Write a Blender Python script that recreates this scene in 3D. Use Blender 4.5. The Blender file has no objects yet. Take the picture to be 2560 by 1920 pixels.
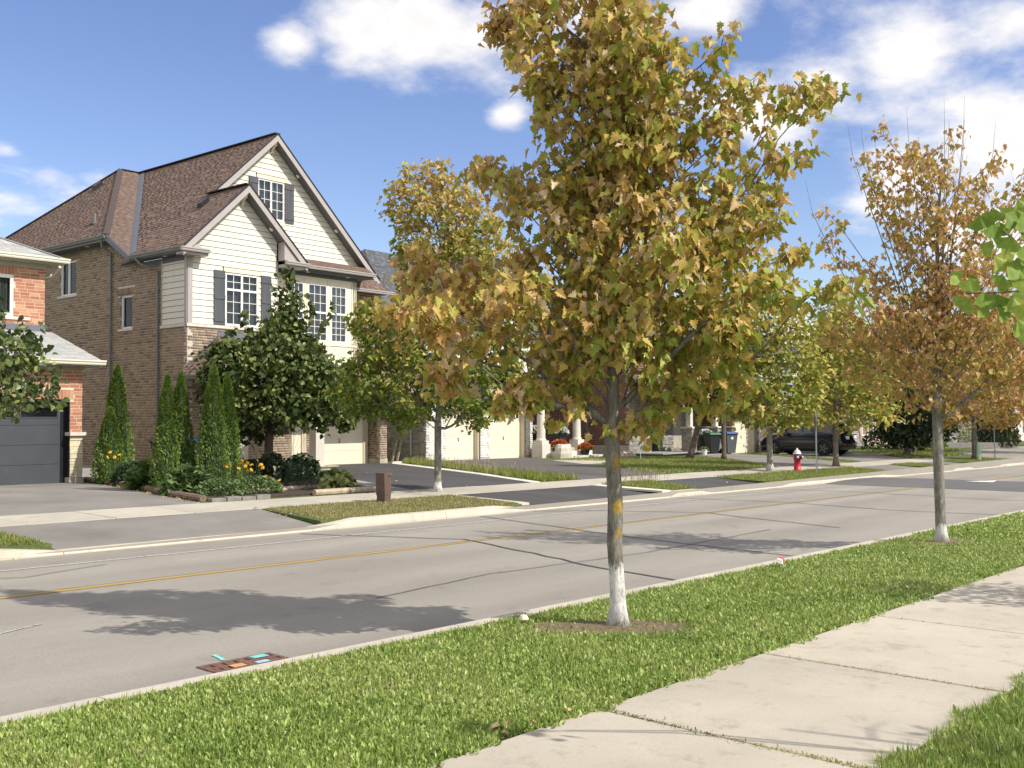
import bpy, math, random
import numpy as np
from mathutils import Vector, Matrix

R = random.Random(11)
rng = np.random.default_rng(11)
scene = bpy.context.scene
COL = scene.collection

# ------------------------------------------------------------------ camera
CAM = np.array([0.0, 0.0, 1.75])
FPX, PITCH, ROLL, YAW = 2590.0, 0.0345, -0.0055, 0.729
_c, _s = math.cos(YAW), math.sin(YAW)
def l2w(v): return np.array([v[0]*_s+v[1]*_c, -v[0]*_c+v[1]*_s, v[2]])
_f = np.array([0, math.cos(PITCH), math.sin(PITCH)])
_r0 = np.array([1.0, 0, 0]); _u0 = np.array([0, -math.sin(PITCH), math.cos(PITCH)])
FWD = l2w(_f)
RIGHT = l2w(math.cos(ROLL)*_r0+math.sin(ROLL)*_u0)
UP = l2w(-math.sin(ROLL)*_r0+math.cos(ROLL)*_u0)
cd = bpy.data.cameras.new('camera')
cam = bpy.data.objects.new('camera', cd); COL.objects.link(cam)
cam.matrix_world = Matrix(((RIGHT[0], UP[0], -FWD[0], CAM[0]), (RIGHT[1], UP[1], -FWD[1], CAM[1]),
                           (RIGHT[2], UP[2], -FWD[2], CAM[2]), (0, 0, 0, 1)))
cd.sensor_width = 36.0; cd.lens = 36.0*FPX/2560.0
cd.clip_start = 0.05; cd.clip_end = 6000
scene.camera = cam
def project(p):
    v = np.asarray(p, float)-CAM; z = v@FWD
    return 1280+FPX*(v@RIGHT)/z, 960-FPX*(v@UP)/z, z
HR = np.array([_s, -_c, 0.0])      # horizontal direction to the right of the view
HF = np.array([_c, _s, 0.0])       # horizontal direction into the view

# ------------------------------------------------------------------ light and sky
SUN = Vector((0.30, -0.95, 0.0)).normalized()
EL = math.radians(43.0)
SUN = Vector((SUN.x*math.cos(EL), SUN.y*math.cos(EL), math.sin(EL)))
ld = bpy.data.lights.new('sun', 'SUN'); ld.energy = 3.7; ld.angle = math.radians(0.5)
ld.color = (1.0, 0.945, 0.86)
lo = bpy.data.objects.new('sun', ld); COL.objects.link(lo)
lo.rotation_euler = SUN.to_track_quat('Z', 'Y').to_euler(); lo.location = (0, -20, 40)
world = bpy.data.worlds.new('World'); scene.world = world; world.use_nodes = True
scene.view_settings.view_transform = 'Standard'; scene.view_settings.look = 'None'
scene.view_settings.exposure = 0.48; scene.view_settings.gamma = 1.0
scene.view_settings.use_curve_mapping = False

def build_world():
    nt = world.node_tree; n = nt.nodes; l = nt.links; n.clear()
    out = n.new('ShaderNodeOutputWorld'); bg = n.new('ShaderNodeBackground')
    sky = n.new('ShaderNodeTexSky'); sky.sky_type = 'NISHITA'; sky.sun_disc = False
    sky.sun_elevation = EL; sky.sun_rotation = math.atan2(SUN.x, SUN.y)
    sky.air_density = 1.0; sky.dust_density = 0.4; sky.ozone_density = 1.6
    bg.inputs['Strength'].default_value = 0.15
    tc = n.new('ShaderNodeTexCoord')
    def math_(op, a, b=None, c=None):
        m = n.new('ShaderNodeMath'); m.operation = op
        for i, v in enumerate((a, b, c)):
            if v is None: continue
            if isinstance(v, (int, float)): m.inputs[i].default_value = v
            else: l.new(v, m.inputs[i])
        return m.outputs[0]
    sep = n.new('ShaderNodeSeparateXYZ'); l.new(tc.outputs['Generated'], sep.inputs[0])
    # flatten direction so clouds stretch towards the horizon
    zc = math_('ADD', math_('MAXIMUM', sep.outputs[2], 0.0), 0.25)
    comb = n.new('ShaderNodeCombineXYZ')
    l.new(math_('DIVIDE', sep.outputs[0], zc), comb.inputs[0]); l.new(math_('DIVIDE', sep.outputs[1], zc), comb.inputs[1])
    def noise(scale, det, rough, off, src=comb.outputs[0]):
        mp = n.new('ShaderNodeMapping'); mp.inputs['Location'].default_value = off; l.new(src, mp.inputs[0])
        t = n.new('ShaderNodeTexNoise'); t.inputs['Scale'].default_value = scale; t.inputs['Detail'].default_value = det
        t.inputs['Roughness'].default_value = rough; l.new(mp.outputs[0], t.inputs['Vector']); return t.outputs['Fac']
    n1 = noise(1.6, 9, 0.58, (3.1, 1.7, 0)); n2 = noise(5.5, 6, 0.6, (0.3, 5.2, 0)); nb = noise(0.5, 3, 0.5, (9.0, 4.0, 0))
    # cloud banks: direction and angular size
    blobs = CLOUDS
    acc = None
    for (dx, dy, dz, r, st) in blobs:
        vs = n.new('ShaderNodeVectorMath'); vs.operation = 'SUBTRACT'; l.new(tc.outputs['Generated'], vs.inputs[0]); vs.inputs[1].default_value = (dx, dy, dz)
        vm = n.new('ShaderNodeVectorMath'); vm.operation = 'MULTIPLY'; l.new(vs.outputs[0], vm.inputs[0]); vm.inputs[1].default_value = (1, 1, st)
        ln = n.new('ShaderNodeVectorMath'); ln.operation = 'LENGTH'; l.new(vm.outputs[0], ln.inputs[0])
        q = math_('MULTIPLY_ADD', ln.outputs['Value'], -1.0/r, 1.0); q = math_('MAXIMUM', q, -0.6)
        acc = q if acc is None else math_('MAXIMUM', acc, q)
    gen = math_('MULTIPLY_ADD', nb, 2.6, -0.5)              # unseen banks added outside the view to whiten the ambient light
    # keep the generic banks away from the part of the sky the banks above describe
    vd = n.new('ShaderNodeVectorMath'); vd.operation = 'DOT_PRODUCT'; l.new(tc.outputs['Generated'], vd.inputs[0]); vd.inputs[1].default_value = tuple(FWD)
    away = n.new('ShaderNodeMapRange'); l.new(vd.outputs['Value'], away.inputs[0]); away.inputs[1].default_value = 0.70; away.inputs[2].default_value = 0.85
    away.inputs[3].default_value = 0.0; away.inputs[4].default_value = -2.6
    gen = math_('ADD', gen, away.outputs[0])
    acc = math_('MAXIMUM', acc, gen)
    v = math_('ADD', math_('MULTIPLY', acc, 0.95), math_('MULTIPLY_ADD', n1, 3.6, -1.80))
    v = math_('ADD', v, math_('MULTIPLY_ADD', n2, 1.5, -0.75))
    mr = n.new('ShaderNodeMapRange'); mr.interpolation_type = 'SMOOTHSTEP'; l.new(v, mr.inputs[0])
    mr.inputs[1].default_value = 0.05; mr.inputs[2].default_value = 0.95
    dens = mr.outputs[0]
    # brightness of cloud: thick parts greyer
    mr2 = n.new('ShaderNodeMapRange'); l.new(v, mr2.inputs[0]); mr2.inputs[1].default_value = 0.9; mr2.inputs[2].default_value = 2.1
    shade = n.new('ShaderNodeMix'); shade.data_type = 'RGBA'; l.new(mr2.outputs[0], shade.inputs[0])
    shade.inputs[6].default_value = (5.4, 5.2, 5.0, 1); shade.inputs[7].default_value = (3.7, 3.75, 3.8, 1)
    hsv = n.new('ShaderNodeHueSaturation'); l.new(sky.outputs[0], hsv.inputs['Color']); hsv.inputs['Saturation'].default_value = 1.10; hsv.inputs['Value'].default_value = 0.82; hsv.inputs['Hue'].default_value = 0.517
    mix = n.new('ShaderNodeMix'); mix.data_type = 'RGBA'; l.new(math_('MULTIPLY', dens, 0.93), mix.inputs[0])
    l.new(hsv.outputs[0], mix.inputs[6]); l.new(shade.outputs[2], mix.inputs[7])
    l.new(mix.outputs[2], bg.inputs['Color']); l.new(bg.outputs[0], out.inputs['Surface'])
def _dir(x, y):
    d = RIGHT*(x-1280)/FPX-UP*(y-960)/FPX+FWD; return d/np.linalg.norm(d)
CLOUDS = [
 (0.605, 0.713, 0.355, 0.072, 1.5),
 (0.639, 0.68, 0.36, 0.097, 1.6),
 (0.677, 0.647, 0.351, 0.092, 1.5),
 (0.703, 0.606, 0.373, 0.063, 1.5),
 (0.802, 0.535, 0.267, 0.053, 1.3),
 (0.746, 0.557, 0.365, 0.058, 1.5),
 (0.798, 0.48, 0.364, 0.053, 1.5),
 (0.849, 0.453, 0.272, 0.082, 1.3),
 (0.869, 0.393, 0.3, 0.092, 1.4),
 (0.889, 0.34, 0.307, 0.125, 1.3),
 (0.922, 0.285, 0.261, 0.145, 1.2),
 (0.913, 0.246, 0.324, 0.125, 1.3),
 (0.915, 0.341, 0.217, 0.082, 1.4),
 (0.944, 0.284, 0.167, 0.082, 1.4),
 (0.853, 0.513, 0.097, 0.058, 1.5),
 (0.809, 0.559, 0.185, 0.043, 1.4),
 (0.893, 0.438, 0.106, 0.058, 1.5),
 (0.397, 0.893, 0.212, 0.072, 2.0),
 (0.435, 0.874, 0.217, 0.053, 2.2),
 (0.371, 0.909, 0.191, 0.058, 2.0),
 (0.365, 0.901, 0.232, 0.029, 2.2),
 (0.556, 0.759, 0.339, 0.036, 1.5),
 (0.713, 0.64, 0.285, 0.027, 1.6),
 (0.844, 0.52, 0.131, 0.034, 1.5)]
build_world()

# ------------------------------------------------------------------ materials
def new_mat(name):
    m = bpy.data.materials.new(name); m.use_nodes = True
    nt = m.node_tree; nt.nodes.clear()
    out = nt.nodes.new('ShaderNodeOutputMaterial'); b = nt.nodes.new('ShaderNodeBsdfPrincipled')
    nt.links.new(b.outputs[0], out.inputs[0]); return m, nt, b, out
def N(nt, t, **k):
    n = nt.nodes.new(t)
    for a, v in k.items(): setattr(n, a, v)
    return n
def noise_node(nt, scale, detail=4, rough=.5, coord='Object', sc3=None, dist=0):
    tc = N(nt, 'ShaderNodeTexCoord'); mp = N(nt, 'ShaderNodeMapping'); nt.links.new(tc.outputs[coord], mp.inputs[0])
    if sc3: mp.inputs['Scale'].default_value = sc3
    t = N(nt, 'ShaderNodeTexNoise'); t.inputs['Scale'].default_value = scale; t.inputs['Detail'].default_value = detail
    t.inputs['Roughness'].default_value = rough; t.inputs['Distortion'].default_value = dist
    nt.links.new(mp.outputs[0], t.inputs['Vector']); return t.outputs['Fac']
def ramp(nt, src, stops, interp='LINEAR'):
    r = N(nt, 'ShaderNodeValToRGB'); r.color_ramp.interpolation = interp
    el = r.color_ramp.elements
    while len(el) < len(stops): el.new(0.5)
    for e, (p, c) in zip(el, stops): e.position = p; e.color = (*c[:3], 1) if len(c) >= 3 else (c[0],)*3+(1,)
    nt.links.new(src, r.inputs[0]); return r.outputs[0]
def mixc(nt, fac, a, b, mode='MIX'):
    m = N(nt, 'ShaderNodeMix', data_type='RGBA', blend_type=mode)
    for i, v in ((0, fac), (6, a), (7, b)):
        if isinstance(v, (int, float)): m.inputs[i].default_value = v
        elif isinstance(v, tuple): m.inputs[i].default_value = (*v[:3], 1)
        else: nt.links.new(v, m.inputs[i])
    return m.outputs[2]
def piece_random(nt):
    g = N(nt, 'ShaderNodeNewGeometry'); o = N(nt, 'ShaderNodeObjectInfo')
    a = N(nt, 'ShaderNodeMath', operation='ADD'); nt.links.new(g.outputs['Random Per Island'], a.inputs[0]); nt.links.new(o.outputs['Random'], a.inputs[1])
    f = N(nt, 'ShaderNodeMath', operation='FRACT'); nt.links.new(a.outputs[0], f.inputs[0]); return f.outputs[0]
def bump(nt, b, src, strength=.3, dist=.02):
    bp = N(nt, 'ShaderNodeBump'); bp.inputs['Strength'].default_value = strength; bp.inputs['Distance'].default_value = dist
    nt.links.new(src, bp.inputs['Height']); nt.links.new(bp.outputs[0], b.inputs['Normal'])
def plain(name, c, rough=.6, var=.12, scale=6, bmp=0, metal=0, spec=.5, sc3=None):
    m, nt, b, o = new_mat(name); b.inputs['Roughness'].default_value = rough; b.inputs['Metallic'].default_value = metal
    b.inputs['Specular IOR Level'].default_value = spec
    if var:
        f = noise_node(nt, scale, 6, .6, sc3=sc3)
        lo_ = tuple(x*(1-var) for x in c); hi = tuple(min(1, x*(1+var)) for x in c)
        nt.links.new(ramp(nt, f, [(.3, lo_), (.7, hi)]), b.inputs['Base Color'])
        if bmp: bump(nt, b, f, bmp, .01)
    else: b.inputs['Base Color'].default_value = (*c, 1)
    return m
def pieces(name, cols, rough=.85, grain=25, gv=.18, bmp=.5, bd=.006, big=None):
    """many separate pieces, each its own shade from the given list"""
    m, nt, b, o = new_mat(name); b.inputs['Roughness'].default_value = rough; b.inputs['Specular IOR Level'].default_value = .25
    st = [((i+.5)/len(cols) if i else 0.0, c) for i, c in enumerate(cols)]
    c = ramp(nt, piece_random(nt), st, 'CONSTANT' if len(cols) > 6 else 'LINEAR')
    f = noise_node(nt, grain, 6, .65)
    g = ramp(nt, f, [(.25, (1-gv,)*3), (.75, (1+gv*.6,)*3)])
    c = mixc(nt, 1.0, c, g, 'MULTIPLY')
    if big:
        f2 = noise_node(nt, big[0], 4, .6); c = mixc(nt, 1.0, c, ramp(nt, f2, [(.3, (1-big[1],)*3), (.7, (1,)*3)]), 'MULTIPLY')
    nt.links.new(c, b.inputs['Base Color']); bump(nt, b, f, bmp, bd); return m

M_ = {}
M_['red_brick'] = pieces('red_brick', [(.46,.20,.12),(.40,.17,.10),(.50,.25,.15),(.43,.19,.125),(.56,.34,.20),(.38,.16,.10)], grain=18)
M_['brown_brick'] = pieces('brown_brick', [(.33,.25,.175),(.28,.21,.15),(.38,.29,.19),(.18,.135,.11),(.31,.235,.165),(.36,.28,.20)], grain=18)
M_['dark_red_brick'] = pieces('dark_red_brick', [(.20,.075,.06),(.16,.06,.05),(.24,.09,.07)], grain=18)
M_['white_brick'] = pieces('white_brick', [(.78,.76,.70),(.70,.68,.62),(.82,.80,.75)], grain=14)
M_['grey_stone'] = pieces('grey_stone', [(.36,.33,.28),(.27,.25,.21),(.42,.38,.31),(.22,.2,.18),(.33,.32,.30)], grain=10, bd=.02)
M_['cream_stone'] = pieces('cream_stone', [(.74,.66,.45),(.68,.60,.42),(.78,.72,.54)], grain=7, bd=.03, bmp=.8)
M_['mortar'] = plain('mortar', (.56,.49,.41), .95, .15, 12, .3)
M_['mortar_light'] = plain('mortar_light', (.72,.60,.47), .95, .15, 12, .3)
M_['mortar_grey'] = plain('mortar_grey', (.40,.38,.34), .95, .15, 12, .3)
M_['brown_shingle'] = pieces('brown_shingle', [(.205,.145,.12),(.19,.132,.11),(.215,.15,.122),(.28,.19,.14),(.195,.138,.115),(.21,.15,.125)], .95, 60, .25, .8, .004, big=(.4,.12))
M_['pale_shingle'] = pieces('pale_shingle', [(.42,.42,.40),(.36,.365,.36),(.47,.47,.44),(.40,.40,.40)], .95, 60, .25, .8, .004)
M_['dark_shingle'] = pieces('dark_shingle', [(.13,.14,.155),(.10,.108,.12),(.165,.175,.19)], .95, 60, .25, .8, .004)
M_['roof_deck'] = plain('roof_deck', (.07,.055,.05), .95, .1)
def siding_mat():
    m, nt, b, o = new_mat('cream_siding'); b.inputs['Roughness'].default_value = .7
    f = noise_node(nt, 7, 4, .7, sc3=(1, 1, .06)); f2 = noise_node(nt, 38, 3, .6, sc3=(1, 1, .08))
    c = mixc(nt, 1, ramp(nt, f, [(.3, (.66,.635,.53)), (.65, (.72,.70,.60))]), ramp(nt, f2, [(.33, (.93,)*3), (.42, (1,)*3)]), 'MULTIPLY')
    nt.links.new(c, b.inputs['Base Color']); bump(nt, b, f2, .35, .006); return m
M_['siding'] = siding_mat()
M_['trim'] = plain('greige_trim', (.40,.365,.345), .5, .06, 3)
M_['trim_dark'] = plain('dark_soffit', (.115,.115,.12), .6, .08, 3)
M_['pipe'] = plain('downpipe_metal', (.17,.17,.165), .5, .08, 3)
M_['slate'] = plain('slate_paint', (.075,.08,.092), .55, .15, 8, sc3=(1,1,.1))
M_['flash'] = plain('flashing_metal', (.13,.145,.17), .5, .1, 4)
M_['white'] = plain('white_vinyl', (.82,.81,.79), .4, .03, 3)
M_['cream'] = plain('cream_panel', (.80,.72,.54), .55, .04, 3)
M_['cream_trim'] = plain('cream_trim', (.62,.55,.42), .55, .04, 3)
M_['cream_door'] = plain('cream_door_paint', (.80,.72,.55), .5, .03, 2)
M_['pale_cream'] = plain('pale_gutter', (.72,.70,.56), .45, .05, 3)
M_['olive_trim'] = plain('olive_trim', (.36,.34,.27), .55, .05, 3)
M_['dark_door'] = plain('charcoal_door_paint', (.062,.068,.078), .45, .08, 3)
M_['black'] = plain('black_paint', (.012,.013,.016), .4, 0)
M_['sill'] = plain('stone_sill', (.62,.58,.50), .85, .15, 10, .4)
M_['stucco_col'] = plain('column_paint', (.58,.54,.47), .7, .06, 4)
M_['concrete'] = plain('concrete_wall', (.42,.38,.31), .9, .2, 5, .3)
M_['room_shade'] = plain('room_shade_sheet', (.02,.022,.025), .9, 0)
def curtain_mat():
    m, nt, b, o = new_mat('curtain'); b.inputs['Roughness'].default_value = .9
    f = noise_node(nt, 9, 3, .6, sc3=(1, 1, .04))  # vertical streaks paint the light and shade of the folds
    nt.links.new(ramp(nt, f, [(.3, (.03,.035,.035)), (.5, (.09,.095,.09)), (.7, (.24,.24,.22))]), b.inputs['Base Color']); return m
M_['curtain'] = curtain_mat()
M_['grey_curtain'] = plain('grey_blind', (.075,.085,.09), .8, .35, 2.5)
def glass_mat():
    m, nt, b, o = new_mat('window_glass'); nt.nodes.remove(b)
    t = N(nt, 'ShaderNodeBsdfTransparent'); t.inputs[0].default_value = (.80,.84,.85,1)
    g = N(nt, 'ShaderNodeBsdfGlossy'); g.inputs['Roughness'].default_value = .02; g.inputs[0].default_value = (.9,.95,1,1)
    fr = N(nt, 'ShaderNodeFresnel'); fr.inputs[0].default_value = 1.38
    mx = N(nt, 'ShaderNodeMixShader'); nt.links.new(fr.outputs[0], mx.inputs[0]); nt.links.new(t.outputs[0], mx.inputs[1]); nt.links.new(g.outputs[0], mx.inputs[2])
    nt.links.new(mx.outputs[0], o.inputs[0]); return m
M_['glass'] = glass_mat()
M_['dark_glass'] = plain('dark_glass', (.008,.009,.012), .06, 0, spec=.8)

# ------------------------------------------------------------------ mesh tools
class MB:
    def __init__(s): s.v = []; s.f = []
    def face(s, pts):
        b = len(s.v); s.v += [tuple(float(c) for c in p) for p in pts]; s.f.append(tuple(range(b, b+len(pts))))
    def hexa(s, p):           # 8 points: bottom 4 (ccw), top 4
        b = len(s.v); s.v += [tuple(float(c) for c in q) for q in p]
        for q in ((3,2,1,0),(4,5,6,7),(0,1,5,4),(1,2,6,5),(2,3,7,6),(3,0,4,7)): s.f.append(tuple(b+i for i in q))
    def box(s, x0, x1, y0, y1, z0, z1): s.hexa([(x0,y0,z0),(x1,y0,z0),(x1,y1,z0),(x0,y1,z0),(x0,y0,z1),(x1,y0,z1),(x1,y1,z1),(x0,y1,z1)])
    def fbox(s, fr, u0, u1, n0, n1, z0, z1): # box in a wall frame
        s.hexa([fr(u0,n0,z0),fr(u1,n0,z0),fr(u1,n1,z0),fr(u0,n1,z0),fr(u0,n0,z1),fr(u1,n0,z1),fr(u1,n1,z1),fr(u0,n1,z1)])
    def prism(s, poly, off): # polygon (3d) extruded by vector
        n = len(poly); off = np.array(off, float); a = [np.array(p, float) for p in poly]; b = len(s.v)
        s.v += [tuple(p) for p in a]+[tuple(p+off) for p in a]
        s.f.append(tuple(b+i for i in range(n))); s.f.append(tuple(b+n+i for i in reversed(range(n))))
        for i in range(n): j = (i+1) % n; s.f.append((b+j, b+i, b+n+i, b+n+j))
    def beam(s, p0, p1, w, h, up=(0,0,1)):
        p0 = np.array(p0, float); p1 = np.array(p1, float); d = p1-p0; d /= np.linalg.norm(d)
        up = np.array(up, float); sd = np.cross(d, up); sd /= np.linalg.norm(sd)+1e-9; u2 = np.cross(sd, d)
        a = sd*w/2; c = u2*h/2
        s.hexa([p0-a-c, p0+a-c, p1+a-c, p1-a-c, p0-a+c, p0+a+c, p1+a+c, p1-a+c])
    def tube(s, pts, rad, n=6, cap=True):
        pts = [np.array(p, float) for p in pts]; rings = []
        if isinstance(rad, (int, float)): rad = [rad]*len(pts)
        ref = np.array([0.31, 0.17, 0.93])
        for i, p in enumerate(pts):
            d = pts[min(i+1, len(pts)-1)]-pts[max(i-1, 0)]; d /= np.linalg.norm(d)+1e-9
            a = np.cross(d, ref if abs(d@ref) < .97 else np.array([1., 0, 0])); a /= np.linalg.norm(a)+1e-9; b = np.cross(d, a)
            base = len(s.v)
            for k in range(n):
                t = 2*math.pi*k/n; q = p+(a*math.cos(t)+b*math.sin(t))*rad[i]; s.v.append(tuple(q))
            rings.append(base)
        for i in range(len(rings)-1):
            for k in range(n): s.f.append((rings[i]+k, rings[i]+(k+1) % n, rings[i+1]+(k+1) % n, rings[i+1]+k))
        if cap:
            s.f.append(tuple(rings[0]+k for k in reversed(range(n)))); s.f.append(tuple(rings[-1]+k for k in range(n)))
    def lathe(s, prof, n=16, c=(0,0,0), axis=(0,0,1)):
        ax = np.array(axis, float); ax /= np.linalg.norm(ax); a = np.cross(ax, [0.3,.9,.2]); a /= np.linalg.norm(a); b = np.cross(ax, a); c = np.array(c, float)
        rings = []
        for r, z in prof:
            base = len(s.v); rings.append(base)
            for k in range(n): t = 2*math.pi*k/n; s.v.append(tuple(c+ax*z+(a*math.cos(t)+b*math.sin(t))*r))
        for i in range(len(rings)-1):
            for k in range(n): s.f.append((rings[i]+k, rings[i]+(k+1) % n, rings[i+1]+(k+1) % n, rings[i+1]+k))
        s.f.append(tuple(rings[-1]+k for k in range(n))); s.f.append(tuple(rings[0]+k for k in reversed(range(n))))
    def build(s, name, m, parent=None, smooth=False, loc=None):
        me = bpy.data.meshes.new(name); me.from_pydata(s.v, [], s.f); me.update()
        if smooth: me.polygons.foreach_set('use_smooth', [True]*len(me.polygons))
        me.materials.append(M_[m] if isinstance(m, str) else m)
        o = bpy.data.objects.new(name, me); COL.objects.link(o)
        if parent: o.parent = parent
        if loc: o.location = loc
        return o
def fast(name, V, F, m, parent=None, smooth=False):
    """large mesh from arrays: V (n,3), F (m,k)"""
    V = np.asarray(V, np.float32); F = np.asarray(F, np.int32); me = bpy.data.meshes.new(name)
    me.vertices.add(len(V)); me.vertices.foreach_set('co', V.ravel())
    k = F.shape[1]; me.loops.add(F.size); me.loops.foreach_set('vertex_index', F.ravel())
    me.polygons.add(len(F)); me.polygons.foreach_set('loop_start', np.arange(0, F.size, k, dtype=np.int32))
    me.polygons.foreach_set('loop_total', np.full(len(F), k, np.int32))
    if smooth: me.polygons.foreach_set('use_smooth', np.ones(len(F), bool))
    me.update(calc_edges=True); me.materials.append(M_[m] if isinstance(m, str) else m)
    o = bpy.data.objects.new(name, me); COL.objects.link(o)
    if parent: o.parent = parent
    return o
def tag(o, label=None, cat=None, group=None, kind=None):
    if label: o['label'] = label
    if cat: o['category'] = cat
    if group: o['group'] = group
    if kind: o['kind'] = kind
    return o
def thing(name, label, cat, loc=(0,0,0), rz=0, group=None):
    o = bpy.data.objects.new(name, None); COL.objects.link(o); o.empty_display_size = .2
    o.location = loc; o.rotation_euler = (0, 0, rz); return tag(o, label, cat, group)
def copy_tree(o, parent=None):
    c = o.copy(); COL.objects.link(c)
    if parent: c.parent = parent
    for ch in list(o.children): copy_tree(ch, c)
    return c

CUBE = bpy.data.meshes.new('piece')
_mb = MB(); _mb.box(-.5,.5,-.5,.5,-.5,.5); CUBE.from_pydata(_mb.v, [], _mb.f); CUBE.update()
_cube_by_mat = {}
def cube_for(m):
    if m not in _cube_by_mat:
        me = CUBE.copy(); me.name = m+'_piece'; me.materials.append(M_[m]); _cube_by_mat[m] = me
    return _cube_by_mat[m]
class Pieces:
    """bricks, shingles: the largest in view become objects, the others one joined part"""
    def __init__(s, root, name, m, nmax=300): s.root, s.name, s.m, s.nmax = root, name, m, nmax; s.L = []
    def add(s, c, ax, size): s.L.append((np.array(c, float), np.array(ax, float), np.array(size, float)))
    def finish(s):
        if not s.L: return
        a = s.root.rotation_euler.z; ca, sa = math.cos(a), math.sin(a); o = np.array(s.root.location)
        C_ = np.array([c for c, _, _ in s.L]); A = np.array([x for _, x, _ in s.L]); S = np.array([x for _, _, x in s.L])
        RM = np.array([[ca,-sa,0],[sa,ca,0],[0,0,1]])
        W = C_@RM.T+o; v = W-CAM; z = v@FWD; px = 1280+FPX*(v@RIGHT)/z; py = 960-FPX*(v@UP)/z
        nw = A[:,1,:]@RM.T      # outward normal of the piece
        uw = A[:,0,:]@RM.T
        vd = v/np.linalg.norm(v, axis=1)[:,None]
        facing = -(vd*nw).sum(1)
        wid = np.abs(uw@RIGHT)*S[:,0]*FPX/z*S[:,2]/z
        ok = (px > 0)&(px < 2560)&(py > 0)&(py < 1920)&(facing > .03)
        score = np.where(ok, wid, -1); order = np.argsort(-score)[:s.nmax]; chosen = set(int(i) for i in order if score[i] > 0)
        me = cube_for(s.m)
        for i in sorted(chosen):
            c, ax, sz = s.L[i]; ob = bpy.data.objects.new(s.name, me); COL.objects.link(ob); ob.parent = s.root
            ob.matrix_basis = Matrix([[ax[0][r]*sz[0], ax[1][r]*sz[1], ax[2][r]*sz[2], c[r]] for r in range(3)]+[[0,0,0,1]])
        rest = np.array([i for i in range(len(s.L)) if i not in chosen], int)
        if len(rest):
            C_, A, S = C_[rest], A[rest], S[rest]
            sg = np.array([(-.5,-.5,-.5),(.5,-.5,-.5),(.5,.5,-.5),(-.5,.5,-.5),(-.5,-.5,.5),(.5,-.5,.5),(.5,.5,.5),(-.5,.5,.5)])
            V = C_[:,None,:]+np.einsum('kj,nj,njd->nkd', sg, S, A)
            Fq = np.array([(3,2,1,0),(4,5,6,7),(1,2,6,5),(2,3,7,6),(3,0,4,7)])   # no back face
            Fa = Fq[None]+(np.arange(len(rest))*8)[:,None,None]
            tag(fast(s.name, V.reshape(-1,3), Fa.reshape(-1,4), s.m, s.root), kind='stuff')

def frame(P, U, Nn):
    P = np.array([P[0], P[1], 0.0]); U = np.array([U[0], U[1], 0.0]); Nn = np.array([Nn[0], Nn[1], 0.0])
    f = lambda u, n, z: tuple(P+U*u+Nn*n+np.array([0, 0, z]))
    f.U, f.N, f.P = U, Nn, P; return f
def cut_intervals(a, b, holes):
    iv = [(a, b)]
    for h0, h1 in holes:
        nx = []
        for x, y in iv:
            if h1 <= x or h0 >= y: nx.append((x, y)); continue
            if h0 > x: nx.append((x, h0))
            if h1 < y: nx.append((h1, y))
        iv = nx
    return iv
def backing(mb, fr, w0, w1, z0, z1, holes, thick=.2, face=-.005):
    zs = sorted(set([z0, z1]+[h[i] for h in holes for i in (2, 3) if z0 < h[i] < z1]))
    for a, b in zip(zs, zs[1:]):
        m = (a+b)/2
        for x, y in cut_intervals(w0, w1, [(h[0], h[1]) for h in holes if h[2] < m < h[3]]):
            if y-x > 1e-4: mb.fbox(fr, x, y, -thick, face, a, b)
def bricks(P, fr, w0, w1, z0, z1, holes=(), course=.089, blen=.267, gap=.013, keep=None, soldiers=(), depth=.05):
    """running bond; soldiers = (u0,u1,z0,z1) bands of upright bricks, treated as holes for the bond"""
    allh = list(holes)+list(soldiers); z = z0; row = 0; ax = np.array([fr.U, fr.N, (0,0,1)])
    while z < z1-.02:
        zt = min(z+course-gap, z1); zm = (z+zt)/2; off = (row % 2)*blen/2+.07*(row % 3)
        for x, y in cut_intervals(w0, w1, [(h[0], h[1]) for h in allh if h[2]-.02 < zm < h[3]+.02]):
            k = math.floor((x-off)/blen)
            while True:
                a = max(x, off+k*blen); b = min(y, off+(k+1)*blen-gap)
                if a >= y: break
                k += 1
                if b-a < .03: continue
                if keep and not keep((a+b)/2, zm): continue
                P.add(fr((a+b)/2, -depth/2+R.uniform(-.0015,.0015), zm), ax, (b-a, depth, zt-z))
        z += course; row += 1
    for (u0, u1, s0, s1) in soldiers:
        n = max(1, round((u1-u0)/course)); w = (u1-u0)/n
        for i in range(n): P.add(fr(u0+(i+.5)*w, -depth/2+.002, (s0+s1)/2), ax, (w-gap, depth, s1-s0-gap))
def stones(P, fr, w0, w1, z0, z1, holes=(), keep=None):
    """coursed rubble with uneven heights and lengths"""
    z = z0; ax = np.array([fr.U, fr.N, (0,0,1)])
    while z < z1-.04:
        h = min(R.choice([.07,.10,.13,.16,.18]), z1-z)
        if z1-z-h < .05: h = z1-z
        for x, y in cut_intervals(w0, w1, [(q[0], q[1]) for q in holes if q[2] < z+h/2 < q[3]]):
            u = x
            while u < y-.01:
                l = R.uniform(.16, .46)
                if y-u-l < .12: l = y-u
                if not keep or keep(u+l/2, z+h/2):
                    d = R.uniform(.06, .085); P.add(fr(u+l/2, d/2-.055, z+h/2), ax, (l-.012, d, h-.012))
                u += l
        z += h
def clip2(poly, axis, val, keep_less):
    out = []
    for i in range(len(poly)):
        p, q = poly[i], poly[(i+1) % len(poly)]
        ip = (p[axis] <= val) == keep_less or p[axis] == val; iq = (q[axis] <= val) == keep_less or q[axis] == val
        if ip: out.append(p)
        if ip != iq:
            t = (val-p[axis])/(q[axis]-p[axis]); out.append(tuple(p[j]+(q[j]-p[j])*t for j in range(len(p))))
    return out
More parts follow.
